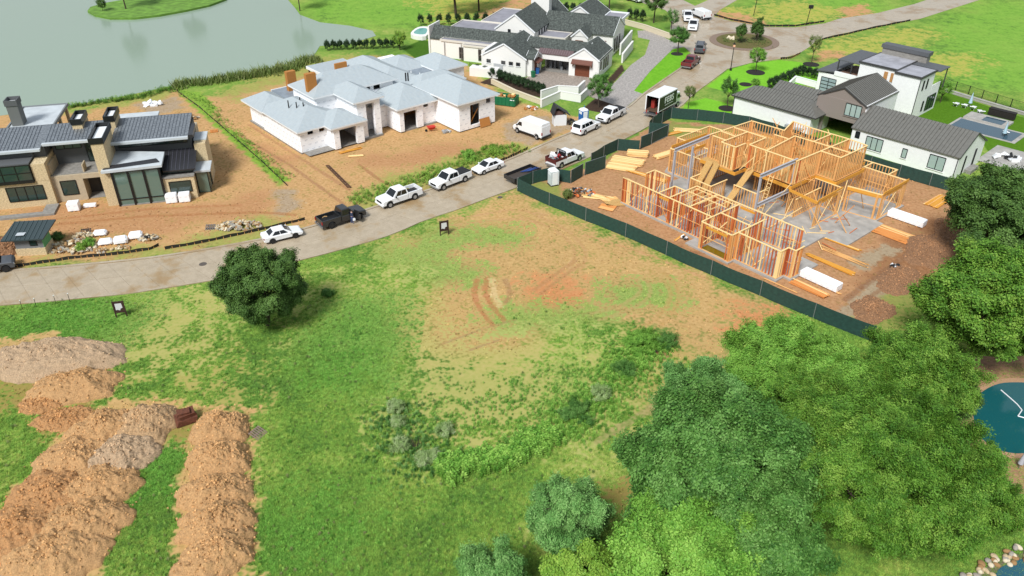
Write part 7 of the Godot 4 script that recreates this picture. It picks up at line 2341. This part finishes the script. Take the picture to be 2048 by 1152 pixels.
func low_wall(label: String, pix: Array, hgt: float, th: float, m: Material, called := "garden_wall") -> void:
	var line := polyP(pix)
	var o := thing(called, label, "wall", Vector3(line[0].x, 0, line[0].y), 0, "garden walls")
	for i in line.size() - 1:
		var a := line[i] - line[0]; var b := line[i + 1] - line[0]
		var e := (b - a).normalized() * th * 0.5
		var mb := Mb.new()
		mb.bar(Vector3(a.x - e.x, hgt / 2, a.y - e.y), Vector3(b.x + e.x, hgt / 2, b.y + e.y), th, hgt - 0.08 + 0.002 * i)
		part("wall_panel", mb, m, o)
		var cp := Mb.new()
		cp.bar(Vector3(a.x - e.x, hgt - 0.02, a.y - e.y), Vector3(b.x + e.x, hgt - 0.02, b.y + e.y), th + 0.08, 0.06 + 0.003 * i)
		part("coping", cp, m, o)

func rail_fence(label: String, pix: Array, hgt: float) -> void:
	var line := polyP(pix)
	var o := thing("iron_fence", label, "fence", Vector3(line[0].x, 0, line[0].y), 0, "black iron garden fences")
	var L := 0.0
	for i in range(1, line.size()): L += line[i].distance_to(line[i - 1])
	var pts := resample(line, maxi(2, int(L / 2.4)))
	var bk := mat("iron_black", rgb(24, 24, 24), 0.6)
	for i in pts.size() - 1:
		var a := pts[i] - line[0]; var b := pts[i + 1] - line[0]
		boxes(o, "post", [[Vector3(a.x, hgt / 2, a.y), Vector3(0.08, hgt, 0.08)]], bk)
		for y in [0.15, hgt - 0.08]: stick(o, "rail", Vector3(a.x, y, a.y), Vector3(b.x, y, b.y), 0.04, 0.04, bk)
		var m := Mb.new()
		for k in 14:
			var c := a.lerp(b, (k + 0.5) / 14.0)
			m.box(Vector3(c.x, hgt / 2, c.y), Vector3(0.02, hgt - 0.2, 0.02))
		part("pickets", m, bk, o).set_meta("kind", "stuff")

func build_props() -> void:
	matn("bark", rgb(82, 68, 56), 0.95, 0.05, 0.7, 0.8)
	var osb: Material = mats.deck_board
	var white: Material = mats.white_trim
	# lumber on the framed lot
	lumber("broad stack of pale boards beside the gate, its upper layer strapped", 1255, 326, 22, 4.6, 12, 9, mats.pine_pale, 1)
	lumber("low stack of pale boards in front of the broad strapped one", 1242, 337, 20, 4.2, 11, 6, mats.pine_pale, 2)
	lumber("short tall stack of boards with a red end against the bent green fence", 1275, 312, 12, 3.0, 7, 14, mats.pine_pale, 3)
	lumber("flat stack of boards beside the red stud wall", 1328, 312, -35, 3.6, 8, 6, mats.pine_pale, 4)
	lumber("long yellow beams on the ground between gate and stud wall", 1290, 352, 38, 6.5, 5, 3, mats.lvl, 5)
	lumber("neat row of yellow boards near the far green fence", 1876, 404, -40, 4.4, 11, 2, mats.lvl, 6)
	lumber("scattered bed of orange boards beside the slab corner", 1783, 468, 48, 5.2, 16, 2, mats.pine_orange, 7, 0.06)
	lumber("long yellow beams lying beyond the last stud wall", 1660, 530, 50, 6.0, 4, 3, mats.lvl, 8)
	lumber("tight bundle of orange boards next to the white wrapped pack", 1618, 580, 50, 4.2, 6, 5, mats.pine_orange, 9)
	lumber("thin board lying along the white wrapped pack", 1645, 572, 52, 4.6, 2, 1, mats.pine, 10)
	lumber("yellow beams at the notch of the slab", 1685, 490, 46, 4.4, 3, 2, mats.lvl, 11)
	lumber("loose long boards strewn on the mud behind the slab", 1690, 515, 50, 6.0, 5, 1, mats.pine, 12, 0.12, 0.12)
	lumber("loose boards thrown beside the trash heap", 1195, 395, 24, 4.0, 6, 2, mats.pine_pale, 13, 0.25)
	lumber("sheets of board dumped at the slab corner", 1225, 405, -18, 2.2, 3, 2, osb, 14, 0.2, 0.8, 0.03)
	lumber("orange board sheets beside the dumped ones", 1215, 416, 30, 2.0, 2, 2, mats.pine_orange, 15, 0.15, 0.7, 0.03)
	lumber("pale boards beside the double gate", 1345, 268, -30, 3.2, 5, 2, mats.lvl, 16)
	lumber("whitened old boards on the grass inside the fence", 1375, 262, 12, 4.2, 7, 3, mats.pine_pale, 17, 0.1)
	lumber("two planks leaning over the dark tarp by the stud wall", 1362, 474, -50, 3.0, 2, 1, mats.lvl, 18)
	lumber("single board lying along the foot of the long green fence", 1560, 572, 48, 4.0, 1, 1, mats.pine, 19)
	lumber("yellow boards in front of the garage of the wrapped house", 700, 302, -32, 3.6, 4, 2, mats.lvl, 20, 0.12)
	lumber("pale boards on the dirt in front of the wrapped house", 712, 313, -10, 2.2, 3, 2, mats.pine_pale, 21)
	for q in [["long white wrapped pack beside the orange board bundle", 1640, 566], ["long white wrapped pack with torn holes near the slab corner", 1812, 442]]:
		wrapped_pack("wrapped_pack", q[0], q[1], q[2], 50.0 if q[1] < 1700 else 47.0, Vector3(4.4, 0.85, 1.25), "white wrapped lumber packs")
	# trash heap and litter
	rubble("heap of dark mixed rubbish inside the green fence corner", 1160, 388, 30, 0.6, 0.8, 70, 0.4, [mats.trim_black, mats.paint_white, mats.sign_brown if mats.has("sign_brown") else mats.bark, mats.galvanised, mats.pine_red, mats.pine], 40)
	rubble("black and white torn sheeting on the mud", 1790, 535, 14, 0.4, 0.2, 9, 0.5, [mats.paint_white, mats.trim_black], 41)
	rubble("dark tarp bundle under the leaning planks", 1368, 478, 8, 0.6, 0.3, 7, 0.5, [mats.trim_black, mats.paint_white, mats.trim_black], 42)
	rubble("scrap boards and wrap beside the green dumpster", 1060, 218, 14, 0.5, 0.35, 14, 0.6, [mats.osb, mats.paint_white, mats.pine_red], 43)
	rubble("black bags and bins beside the small tool hut", 1142, 248, 10, 0.7, 0.9, 16, 0.5, [mats.trim_black, mats.trim_black, mats.galvanised, mats.bark], 44)
	# stone rubble on the stone house lot
	var st := [matn("rubble_tan", rgb(206, 184, 146), 0.9, 0.05, 0.8, 0.6), matn("rubble_cream", rgb(226, 212, 184), 0.9, 0.05, 0.8, 0.6), matn("rubble_grey", rgb(170, 162, 150), 0.9, 0.05, 0.8, 0.6), mat("rubble_brown", rgb(150, 116, 76), 0.9)]
	rubble("wide heap of broken tan stone beside the roadside hut", 145, 496, 42, 0.6, 0.6, 150, 0.42, st, 50)
	rubble("tan stone spilling behind the weeds by the hut", 170, 475, 24, 0.6, 0.6, 50, 0.4, st, 51)
	rubble("heap of pale broken stone along the kerb near the white sedan", 480, 454, 45, 0.45, 0.6, 160, 0.42, st, 52)
	rubble("stone offcuts with a black sheet near the wrapped pallets", 300, 478, 20, 0.5, 0.5, 40, 0.42, st + [mats.trim_black], 53)
	rubble("low stones in front of the wrapped pallets", 208, 502, 16, 0.5, 0.3, 22, 0.4, st, 54)
	rubble("stone pieces on a broken pallet in front of the wrapped pallets", 245, 497, 14, 0.5, 0.3, 20, 0.38, st, 55)
	rubble("pile of tan stone by the silt wall behind the stone house", 385, 238, 12, 0.8, 0.6, 30, 0.45, st, 56)
	rubble("crumpled white sheeting on the lake bank", 305, 210, 20, 0.4, 0.4, 14, 0.8, [mats.paint_white], 57)
	for q in [[201, 470, 12, 0.55, "white wrapped stone pallet with rounded top behind the others"], [212, 488, 16, 0.6, "white wrapped stone pallet, the widest of the group"], [243, 486, 18, 0.8, "half unwrapped stone pallet"], [273, 476, 16, 0.75, "white wrapped stone pallet next to the black sheet"]]:
		wrapped_pack("wrapped_pallet", q[4], q[0], q[1], -q[2], Vector3(1.5, q[3], 1.15), "wrapped stone pallets", 0.2)
	for q in [[345, 404, "white wrapped pallet under the stone house window"], [371, 402, "white wrapped pallet beside its twin under the stone house window"], [150, 420, "white wrapped pallet in front of the taupe wall"]]:
		wrapped_pack("wrapped_pallet", q[2], q[0], q[1], -14, Vector3(1.35, 1.15, 1.1), "wrapped pallets by the stone house", 0.05)
	wrapped_pack("white_case", "low white case beside the stone house door", 181, 414, -12, Vector3(1.5, 0.45, 0.6), "cases by the door", 0.04)
	pallet("dark plastic crate standing by the stone rubble", 172, 466, -10, mats.trim_black, 0.5)
	pallet("grey crate on the dirt beside the pale stone heap", 421, 457, -6, mat("crate_grey", rgb(96, 92, 92), 0.8), 0.4)
	pallet("weathered wooden pallet in the grass beside the single row of heaps", 516, 868, -60, mat("weathered_wood", rgb(132, 112, 102), 0.9), 0.25)
	pallet("wooden pallet lying by the silt wall", 428, 263, -20, mats.pine_orange)
	# rusty boulder
	var bo := Mb.new()
	var rr := RandomNumberGenerator.new()
	rr.seed = 4
	for q in [[Vector3(0, 0.35, 0), Vector3(1.7, 0.5, 1.3), 0.2], [Vector3(0.1, 0.75, -0.05), Vector3(1.5, 0.35, 1.1), 0.35], [Vector3(-0.1, 1.0, 0), Vector3(1.1, 0.25, 0.8), 0.1]]:
		var p := []
		for y in [-0.5, 0.5]:
			for k in [[-0.5, 0.5], [0.5, 0.5], [0.5, -0.5], [-0.5, -0.5]]:
				p.append(q[0] + Basis(Vector3.UP, q[2]) * (Vector3(k[0] * rr.randf_range(0.7, 1.1), y + rr.randf_range(-0.15, 0.15), k[1] * rr.randf_range(0.7, 1.1)) * q[1]))
		bo.hexa(p)
	var bl := part("boulder", bo, matn("rust_rock", rgb(134, 78, 54), 0.9, 0.04, 0.5, 0.5, 3.0))
	bl.position = P(374, 842)
	bl.rotation.y = 0.3
	tag(bl, "layered rust brown boulder between the two groups of heaps", "boulder")
	# signs, stakes, toilets
	lot_sign("brown lot sign on the grass beyond the lone oak, by the kerb stakes", 244, 634, -10)
	lot_sign("brown lot sign on the green patch facing the white pickups", 889, 470, -20)
	for q in [[45, 618], [73, 614], [112, 608], [140, 604]]:
		var k := thing("marker_stake", "thin dark marker stake with a white tip along the kerb", "stake", P(q[0], q[1]), 0, "kerb marker stakes")
		var m := Mb.new()
		m.cyl(Vector3.ZERO, Vector3(0.05, 1.0, 0), 0.025, 0.025, 6)
		part("shaft", m, mats.trim_black, k)
		boxes(k, "tip", [[Vector3(0.05, 1.04, 0), Vector3(0.09, 0.08, 0.06)]], mats.paint_white)
	toilet("pale grey portable toilet inside the green fence corner", 1106, 369, -24, mat("toilet_grey", rgb(196, 204, 206), 0.6), mat("toilet_white", rgb(228, 232, 232), 0.6))
	toilet("blue portable toilet with a white roof by the street", 1166, 245, -30, mat("toilet_blue", rgb(38, 100, 168), 0.5), mats.toilet_white)
	# green dumpster
	var d := thing("dumpster", "green steel dumpster full of white scraps beside the wrapped house", "dumpster", P(1004, 207), -0.35)
	var gm := mat("dumpster_green", rgb(22, 104, 66), 0.5)
	for q in [[Vector3(0, 0.8, 1.05), Vector3(5.2, 1.4, 0.08)], [Vector3(0, 0.8, -1.05), Vector3(5.2, 1.4, 0.08)], [Vector3(2.6, 0.8, 0), Vector3(0.08, 1.4, 2.02)], [Vector3(-2.6, 0.8, 0), Vector3(0.08, 1.4, 2.02)]]: boxes(d, "side", [q], gm)
	boxes(d, "floor", [[Vector3(0, 0.2, 0), Vector3(5.1, 0.1, 2.0)]], gm)
	for i in 8: boxes(d, "rib", [[Vector3(-2.3 + i * 0.66, 0.8, 1.13), Vector3(0.1, 1.35, 0.07)]], gm)
	for i in 3: boxes(d, "end_rib", [[Vector3(2.68, 0.8, -0.7 + 0.7 * i), Vector3(0.07, 1.35, 0.1)]], gm)
	for i in 14: boxes(d, "scrap", [[Vector3(rr.randf_range(-2.3, 2.3), rr.randf_range(1.1, 1.6), rr.randf_range(-0.8, 0.8)), Vector3(rr.randf_range(0.3, 1.1), rr.randf_range(0.1, 0.4), rr.randf_range(0.3, 0.9))]], [mats.paint_white, mats.pine_pale, mats.osb][i % 3])
	# roadside hut
	var h := thing("roadside_hut", "small grey hut with a dark sloping metal roof and stone foot", "hut", Vector3(-54.5, 0, -79.7), deg_to_rad(7))
	var hw := mat("hut_grey", rgb(112, 114, 116), 0.8)
	boxes(h, "stone_foot", [[Vector3(0, 0.45, 0), Vector3(3.2, 0.9, 2.3)]], mats.tan_stone)
	boxes(h, "wall", [[Vector3(0, 1.6, 0), Vector3(3.0, 1.4, 2.1)]], hw)
	boxes(h, "sheathing", [[Vector3(1.52, 1.65, 0), Vector3(0.04, 1.5, 2.1)]], mat("sheath_green", rgb(96, 160, 104), 0.7))
	boxes(h, "window", [[Vector3(0.5, 1.65, 1.07), Vector3(0.8, 0.9, 0.06)]], mats.black_frame)
	boxes(h, "pane", [[Vector3(0.5, 1.65, 1.105), Vector3(0.62, 0.72, 0.02)]], mats.green_glass)
	var hr := Mb.new(); var hs := Mb.new()
	var hq := [Vector3(-2.5, 2.35, 1.7), Vector3(2.0, 2.35, 1.7), Vector3(2.4, 3.0, -1.7), Vector3(-2.1, 3.0, -1.7)]
	slope(hr, hq, 0.15)
	seam_lines(hs, hq[0], hq[1], hq[2], hq[3], 0.5)
	var hrf := part("roof", hr, mat("hut_roof", rgb(52, 64, 66), 0.4), h)
	part("seams", hs, mat("hut_seam", rgb(76, 90, 92), 0.4), hrf).set_meta("kind", "stuff")
	boxes(h, "roof_sheet", [[Vector3(-0.6, 2.62, 0.8), Vector3(0.9, 0.03, 0.7)]], mats.pale_membrane)
	# tool hut by the street with a tilted roof
	var k := thing("tool_hut", "small white tool hut with a steep black roof by the street", "hut", P(1118, 248), 0.2)
	for i in 8:
		boxes(k, "board", [[Vector3(-0.88 + i * 0.25, 0.85, 0.75), Vector3(0.235, 1.7, 0.05)]], white)
	boxes(k, "wall", [[Vector3(0, 0.85, 0), Vector3(1.95, 1.7, 1.4)]], mat("hut_white", rgb(216, 216, 216), 0.7))
	boxes(k, "upper_wall", [[Vector3(-0.2, 2.0, 0), Vector3(1.4, 0.7, 1.3)]], mat("hut_brown", rgb(96, 72, 66), 0.8))
	var kr := Mb.new()
	slope(kr, [Vector3(-0.7, 3.2, 1.1), Vector3(1.5, 1.7, 1.1), Vector3(1.5, 1.7, -1.1), Vector3(-0.7, 3.2, -1.1)], 0.12)
	slope(kr, [Vector3(-0.7, 3.2, 1.1), Vector3(-1.2, 1.8, 1.1), Vector3(-1.2, 1.8, -1.1), Vector3(-0.7, 3.2, -1.1)], 0.12)
	part("roof", kr, mat("hut_black", rgb(40, 42, 46), 0.6), k)
	# red barrow
	var wb := thing("wheelbarrow", "red wheelbarrow tipped over on the dirt by the wrapped house", "wheelbarrow", P(862, 262), 0.4)
	var tub := Mb.new()
	tub.hexa([Vector3(-0.3, 0.3, 0.25), Vector3(0.35, 0.3, 0.25), Vector3(0.35, 0.3, -0.25), Vector3(-0.3, 0.3, -0.25), Vector3(-0.6, 0.75, 0.5), Vector3(0.7, 0.75, 0.5), Vector3(0.7, 0.75, -0.5), Vector3(-0.6, 0.75, -0.5)])
	part("tub", tub, mat("barrow_red", rgb(190, 40, 28), 0.5), wb)
	for s in [-0.3, 0.3]: stick(wb, "handle", Vector3(-0.5, 0.3, s * 0.6), Vector3(2.2, 0.2, s), 0.05, 0.05, mats.pine)
	var wl := Mb.new()
	wl.cyl(Vector3(-0.75, 0.2, -0.06), Vector3(-0.75, 0.2, 0.06), 0.2, 0.2, 12)
	part("wheel", wl, mats.tyre, wb)
	rubble("grey scaffold parts lying beside the red wheelbarrow", 893, 265, 9, 0.5, 0.2, 12, 0.6, [mats.galvanised, mats.rim_silver], 60)
	# tie wall of dark rails on the wrapped lot
	var tr := thing("rusty_form_rail", "rusty form rail half buried in the dirt of the wrapped lot", "rail", P(672, 355), 0)
	var ra := P(653, 333) - P(672, 355); var rb := P(696, 376) - P(672, 355)
	for s in [0.0, 0.35]: stick(tr, "rail", ra + Vector3(s, 0.12, 0), rb + Vector3(s, 0.12, 0), 0.1, 0.22, mat("rust_dark", rgb(86, 60, 44), 0.9))
	for i in 9: stick(tr, "tie", ra.lerp(rb, i / 8.0) + Vector3(-0.1, 0.18, 0), ra.lerp(rb, i / 8.0) + Vector3(0.45, 0.18, 0), 0.1, 0.08, mats.rust_dark)
	silt("black silt barrier between the roadside hut and the kerb", [22, 536, 90, 526, 150, 517, 230, 510, 300, 500, 318, 492])
	silt("black silt barrier from the pale stone heap to the white sedan", [330, 499, 400, 487, 480, 470, 560, 452, 610, 440])
	silt("black silt barrier beside the verge weeds and white sedan", [1000, 324, 1030, 311, 1055, 298])
	silt("black silt barrier round the field beyond the roundabout", [1428, 31, 1465, 41, 1532, 53, 1590, 53, 1648, 44])
	silt("sagging black silt barrier along the road past the white stucco house", [1632, 86, 1650, 78, 1690, 70, 1740, 58, 1820, 42])
	silt("short black silt barrier beyond the bright lawn", [1560, 119, 1582, 117, 1600, 108])
	silt("black silt barrier between stone house and wrapped house", [345, 176, 400, 216, 460, 268, 520, 320, 575, 372], 0.35)
	# street lamp
	var l := thing("street_lamp", "black street lamp with an amber glass head by the bright lawn", "street lamp", P(1461, 141))
	var lm := Mb.new()
	lm.cyl(Vector3.ZERO, Vector3(0, 4.4, 0), 0.09, 0.06, 8)
	part("post", lm, mats.trim_black, l)
	boxes(l, "foot", [[Vector3(0, 0.2, 0), Vector3(0.35, 0.4, 0.35)]], mats.trim_black)
	boxes(l, "lantern", [[Vector3(0, 4.6, 0), Vector3(0.36, 0.45, 0.36)]], mat("lantern_amber", rgb(236, 176, 150), 0.3))
	boxes(l, "lantern_cap", [[Vector3(0, 4.88, 0), Vector3(0.46, 0.1, 0.46)], [Vector3(0, 5.05, 0), Vector3(0.12, 0.3, 0.12)]], mats.trim_black)
	for q in [[1507, 31, "dark tall site post with a box on the field beyond the roundabout"], [1612, 51, "dark leaning site post beside the road past the roundabout"]]:
		var p := thing("site_post", q[2], "post", P(q[0], q[1]))
		stick(p, "pole", Vector3.ZERO, Vector3(0.3, 4.2, 0), 0.12, 0.12, mats.trim_black)
		boxes(p, "box", [[Vector3(0.3, 4.0, 0.1), Vector3(0.9, 0.7, 0.5)]], mats.trim_black)
	# garden walls of the brick house
	var pb: Material = mats.painted_brick
	low_wall("white planter wall stepping round the bank of the paved court", [1083, 198, 1115, 188, 1155, 190, 1168, 178], 1.5, 0.3, pb, "planter_wall")
	low_wall("lower white planter wall in front of the stepping one", [1083, 215, 1120, 198, 1160, 205, 1180, 186], 1.4, 0.3, pb, "planter_wall")
	low_wall("tall white screen wall beside the paved drive, farther of two", [1240, 110, 1262, 82], 2.2, 0.3, pb)
	low_wall("tall white screen wall beside the paved drive, nearer the lawn", [1244, 126, 1264, 100], 1.8, 0.3, pb)
	low_wall("tan stone retaining wall beside the green dumpster", [985, 168, 1030, 190, 1083, 210], 0.9, 0.4, mats.rubble_cream, "retaining_wall")
	low_wall("long pale stone wall behind the brick house garden", [1245, 48, 1290, 60, 1340, 78], 1.1, 0.4, mats.rubble_cream, "retaining_wall")
	low_wall("pale concrete kerb wall of the turf garden", [1893, 184, 1965, 206, 2060, 234], 0.5, 0.5, mats.new_concrete, "retaining_wall")
	low_wall("white wall of the bin yard beside the bright lawn", [1575, 178, 1590, 164, 1640, 178], 1.1, 0.25, mats.white_stucco)
	rail_fence("black iron fence between the turf garden and the open field", [1885, 172, 1965, 198, 2080, 234], 1.5)
	rail_fence("black iron fence round the white generator box", [940, 140, 1000, 158, 1040, 166], 1.4)
	boxes(thing("generator_box", "long white generator box behind the iron fence", "generator", P(970, 152), -0.3), "casing", [[Vector3(0, 0.8, 0), Vector3(5.4, 1.6, 1.6)], [Vector3(0, 1.63, 0), Vector3(5.2, 0.1, 1.4)]], mats.painted_brick)
	for q in [[1066, 155, "dumpster_green", "green wheeled bin at the corner of the paved court"], [1074, 148, "toilet_blue", "blue wheeled bin behind the green one"]]:
		var b := thing("wheeled_bin", q[3], "bin", P(q[0], q[1]), 0.4, "wheeled bins")
		var m := Mb.new()
		m.hexa([Vector3(-0.25, 0.06, 0.25), Vector3(0.25, 0.06, 0.25), Vector3(0.25, 0.06, -0.25), Vector3(-0.25, 0.06, -0.25), Vector3(-0.32, 1.05, 0.36), Vector3(0.32, 1.05, 0.36), Vector3(0.32, 1.05, -0.36), Vector3(-0.32, 1.05, -0.36)])
		part("tub", m, mats[q[2]], b)
		boxes(b, "lid", [[Vector3(0, 1.1, 0), Vector3(0.7, 0.08, 0.78)]], mats[q[2]])
	# roundabout
	var rc := P(1488, 83)
	var rx := (P(1559, 84) - P(1420, 78)).length() / 2
	for q in [["roundabout_kerb", rx, 0.14, "kerb_brick", rgb(150, 128, 112)], ["roundabout_bed", rx * 0.8, 0.2, "bed_soil", rgb(112, 104, 52)]]:
		var pts := PackedVector2Array()
		for i in 40: pts.append(Vector2(rc.x + cos(TAU * i / 40) * q[1], rc.z + sin(TAU * i / 40) * q[1] * 1.0))
		var m := Mb.new()
		m.prism(pts, 0, q[2])
		struct(q[0], m, matn(q[3], q[4], 0.9, 0.05, 0.7, 0.5))
	rubble("pale flat rock on the roundabout bed", 1461, 80, 5, 0.4, 0.3, 3, 1.2, [mats.rubble_cream], 61)
	# dark mulch rings
	for q in [[1511, 145, 1.7], [1622, 129, 1.5], [1354, 108, 1.2], [1454, 217, 1.4], [1491, 169, 1.1]]:
		var pts := PackedVector2Array()
		var c := P2(q[0], q[1])
		for i in 20: pts.append(c + Vector2(cos(TAU * i / 20), sin(TAU * i / 20)) * q[2])
		var m := Mb.new()
		m.prism(pts, 0, 0.06)
		struct("mulch_ring", m, mat("mulch", rgb(34, 28, 26), 0.95))
	build_pools()

func pool(called: String, pix: Array, water: Material, y: float) -> void:
	var m := Mb.new()
	m.prism(smooth_ring(polyP(pix)), 0.0, y)
	struct(called, m, water)

func smooth_ring(a: PackedVector2Array) -> PackedVector2Array:
	var r := PackedVector2Array()
	var n := a.size()
	for i in n:
		for k in 4:
			r.append(a[i].cubic_interpolate(a[(i + 1) % n], a[(i + n - 1) % n], a[(i + 2) % n], k / 4.0))
	return r

func build_pools() -> void:
	var teal := mat("pool_teal", rgb(24, 84, 88), 0.08)
	var deck := matn("pool_deck_tan", rgb(176, 132, 100), 0.8, 0.03, 0.8, 0.3)
	var lip := matn("pool_lip", rgb(196, 154, 118), 0.8, 0.06, 0.75, 0.6)
	pool("pool_deck", [1925, 720, 2000, 715, 2100, 720, 2140, 800, 2140, 960, 2060, 990, 1980, 960, 1920, 900, 1915, 810], deck, 0.05)
	pool("pool_rim", [1940, 790, 1975, 768, 2020, 758, 2090, 766, 2130, 820, 2120, 900, 2050, 918, 1990, 910, 1950, 880, 1938, 840], lip, 0.12)
	pool("pool_water", [1950, 800, 1980, 776, 2020, 767, 2085, 775, 2120, 825, 2110, 892, 2045, 909, 1992, 900, 1957, 872, 1946, 838], teal, 0.14)
	var hz := thing("cleaner_hose", "white pool cleaner hose curling over the teal water", "hose", P(2010, 785, 0.14))
	var pts := [P(2002, 780, 0.16), P(2016, 792, 0.16), P(2034, 808, 0.16), P(2044, 820, 0.16), P(2036, 832, 0.16), P(2050, 836, 0.16), P(2070, 830, 0.16)]
	for i in pts.size() - 1:
		var m := Mb.new()
		m.cyl(pts[i] - hz.position, pts[i + 1] - hz.position, 0.05, 0.05, 6)
		part("hose_length", m, mats.paint_white, hz)
	# stone edged pond in the corner
	pool("pond_bank", [1960, 1150, 2000, 1122, 2060, 1105, 2140, 1110, 2160, 1220, 1960, 1220], matn("bank_grey", rgb(128, 112, 98), 0.9, 0.05, 0.7, 0.4), 0.05)
	pool("pond_water", [1990, 1152, 2020, 1128, 2070, 1116, 2150, 1124, 2160, 1230, 1990, 1230], mat("pond_blue", rgb(34, 86, 104), 0.08), 0.1)
	var es := thing("pond_edging", "ring of rounded tan stones edging the corner pond", "edging", P(2000, 1130))
	var r := RandomNumberGenerator.new()
	r.seed = 9
	var ring := resample(polyP([1935, 1175, 1965, 1148, 2000, 1128, 2040, 1115, 2090, 1108]), 26)
	for i in ring.size():
		for j in 2:
			var p := Vector3(ring[i].x, 0.12, ring[i].y) - es.position + Vector3(r.randfn() * 0.18, 0.06 * j, r.randfn() * 0.18 - 0.35 * j)
			var m := SphereMesh.new()
			m.radius = 0.5; m.height = 1.0; m.radial_segments = 8; m.rings = 5
			var n := part("stone", m, [mats.rubble_tan, mats.rubble_brown, mats.rubble_grey, mats.rubble_cream][r.randi() % 4], es)
			n.position = p
			n.scale = Vector3(r.randf_range(0.35, 0.65), r.randf_range(0.25, 0.4), r.randf_range(0.3, 0.5))
			n.rotation.y = r.randf() * TAU
	var um := thing("closed_umbrella", "closed pale grey umbrella beside the teal pool", "umbrella", P(2036, 938))
	var u := Mb.new()
	u.cyl(Vector3(0, 0.6, 0), Vector3(0.1, 2.5, 0), 0.22, 0.03, 8)
	part("canopy", u, mat("canvas_grey", rgb(178, 178, 186), 0.8), um)
	var up := Mb.new()
	up.cyl(Vector3.ZERO, Vector3(0.1, 2.6, 0), 0.04, 0.04, 6)
	part("pole", up, mats.chrome, um)
	# long pool behind the white stucco house
	var fx := Transform3D(Basis(Vector3.UP, -deg_to_rad(47)), Vector3(59.6, 0, -99.05))
	var at := func(u0: float, v0: float, u1: float, v1: float) -> PackedVector2Array:
		var q := PackedVector2Array()
		for c in [[u0, v0], [u1, v0], [u1, v1], [u0, v1]]:
			var w := fx * V(c[0], c[1], 0)
			q.append(Vector2(w.x, w.z))
		return q
	for s in [["garden_pool_deck", -9.0, 19.4, 1.0, 24.9, 0.05, mats.new_concrete], ["garden_pool_water", -8.6, 19.9, 0.4, 24.3, 0.09, mat("pool_slate", rgb(60, 84, 98), 0.06)], ["garden_spa_deck", -8.6, 24.9, -2.2, 28.2, 0.3, mats.new_concrete], ["garden_spa_water", -6.0, 25.2, -3.0, 27.4, 0.34, mats.pool_slate], ["patio", -0.5, 9.0, 8.0, 17.0, 0.06, mats.new_concrete]]:
		var m := Mb.new()
		m.prism(at.call(s[1], s[2], s[3], s[4]), 0, s[5])
		struct(s[0], m, s[6])
	var bx := thing("dark_planter", "long low black planter box on the turf behind the garden pool", "planter", fx * V(-4.6, 29.8, 0), -deg_to_rad(47))
	boxes(bx, "box", [[Vector3(0, 0.55, 0), Vector3(3.9, 1.1, 0.9)], [Vector3(0, 1.12, 0), Vector3(4.0, 0.06, 1.0)]], mat("planter_black", rgb(30, 24, 22), 0.7))
	var first: Node3D = null
	for q in [[1912, 211, 0.0], [1929, 214, 0.0], [1946, 218, 0.0], [1960, 226, 0.6], [2010, 268, 0.4]]:
		var lb := "white sun lounger on the turf by the garden pool"
		if first == null:
			first = thing("sun_lounger", lb, "lounger", P(q[0], q[1]), 0.8, "sun loungers by the garden pool")
			boxes(first, "bed", [[Vector3(0, 0.3, 0), Vector3(1.3, 0.1, 0.65)]], mats.paint_white)
			var bk := Mb.new()
			bk.box(Vector3(-0.85, 0.5, 0), Vector3(0.6, 0.1, 0.65), Basis(Vector3(0, 0, 1), -0.7))
			part("back", bk, mats.paint_white, first)
			for z in [[-0.5, -0.28], [-0.5, 0.28], [0.5, -0.28], [0.5, 0.28]]: boxes(first, "leg", [[Vector3(z[0], 0.13, z[1]), Vector3(0.06, 0.26, 0.06)]], mats.paint_white)
		else: copy(first, "sun_lounger", "", P(q[0], q[1]), 0.8 + q[2])
	for q in [[1938, 214, "closed pale blue umbrella among the sun loungers"], [2006, 275, "closed pale blue umbrella on the garden pool edge"]]:
		var v := thing("closed_umbrella", q[2], "umbrella", P(q[0], q[1]))
		var c := Mb.new()
		c.cyl(Vector3(0, 0.7, 0), Vector3(0, 2.5, 0), 0.3, 0.03, 8)
		part("canopy", c, mat("canvas_blue", rgb(170, 196, 214), 0.8), v)
		var cp := Mb.new()
		cp.cyl(Vector3.ZERO, Vector3(0, 2.6, 0), 0.04, 0.04, 6)
		part("pole", cp, mats.chrome, v)
	rubble("white patio chairs and covers beside the white stucco house", 2010, 318, 26, 0.5, 0.5, 12, 0.9, [mats.paint_white, mats.paint_white, mats.trim_black], 70)
	# little raised pool by the brick house
	pool("plunge_pool_wall", [822, 76, 836, 62, 858, 62, 852, 80], mats.painted_brick, 0.8)
	pool("plunge_pool_water", [828, 74, 838, 65, 854, 65, 850, 76], mat("pool_green", rgb(96, 160, 150), 0.1), 0.83)

func build_all() -> void:
	build_wrapped_house()
	build_framed_house()
	build_fences()
	build_stone_house()
	build_brick_house()
	build_metal_house()
	build_vehicles()
	build_person()
	build_heaps()
	build_props()
	build_trees()
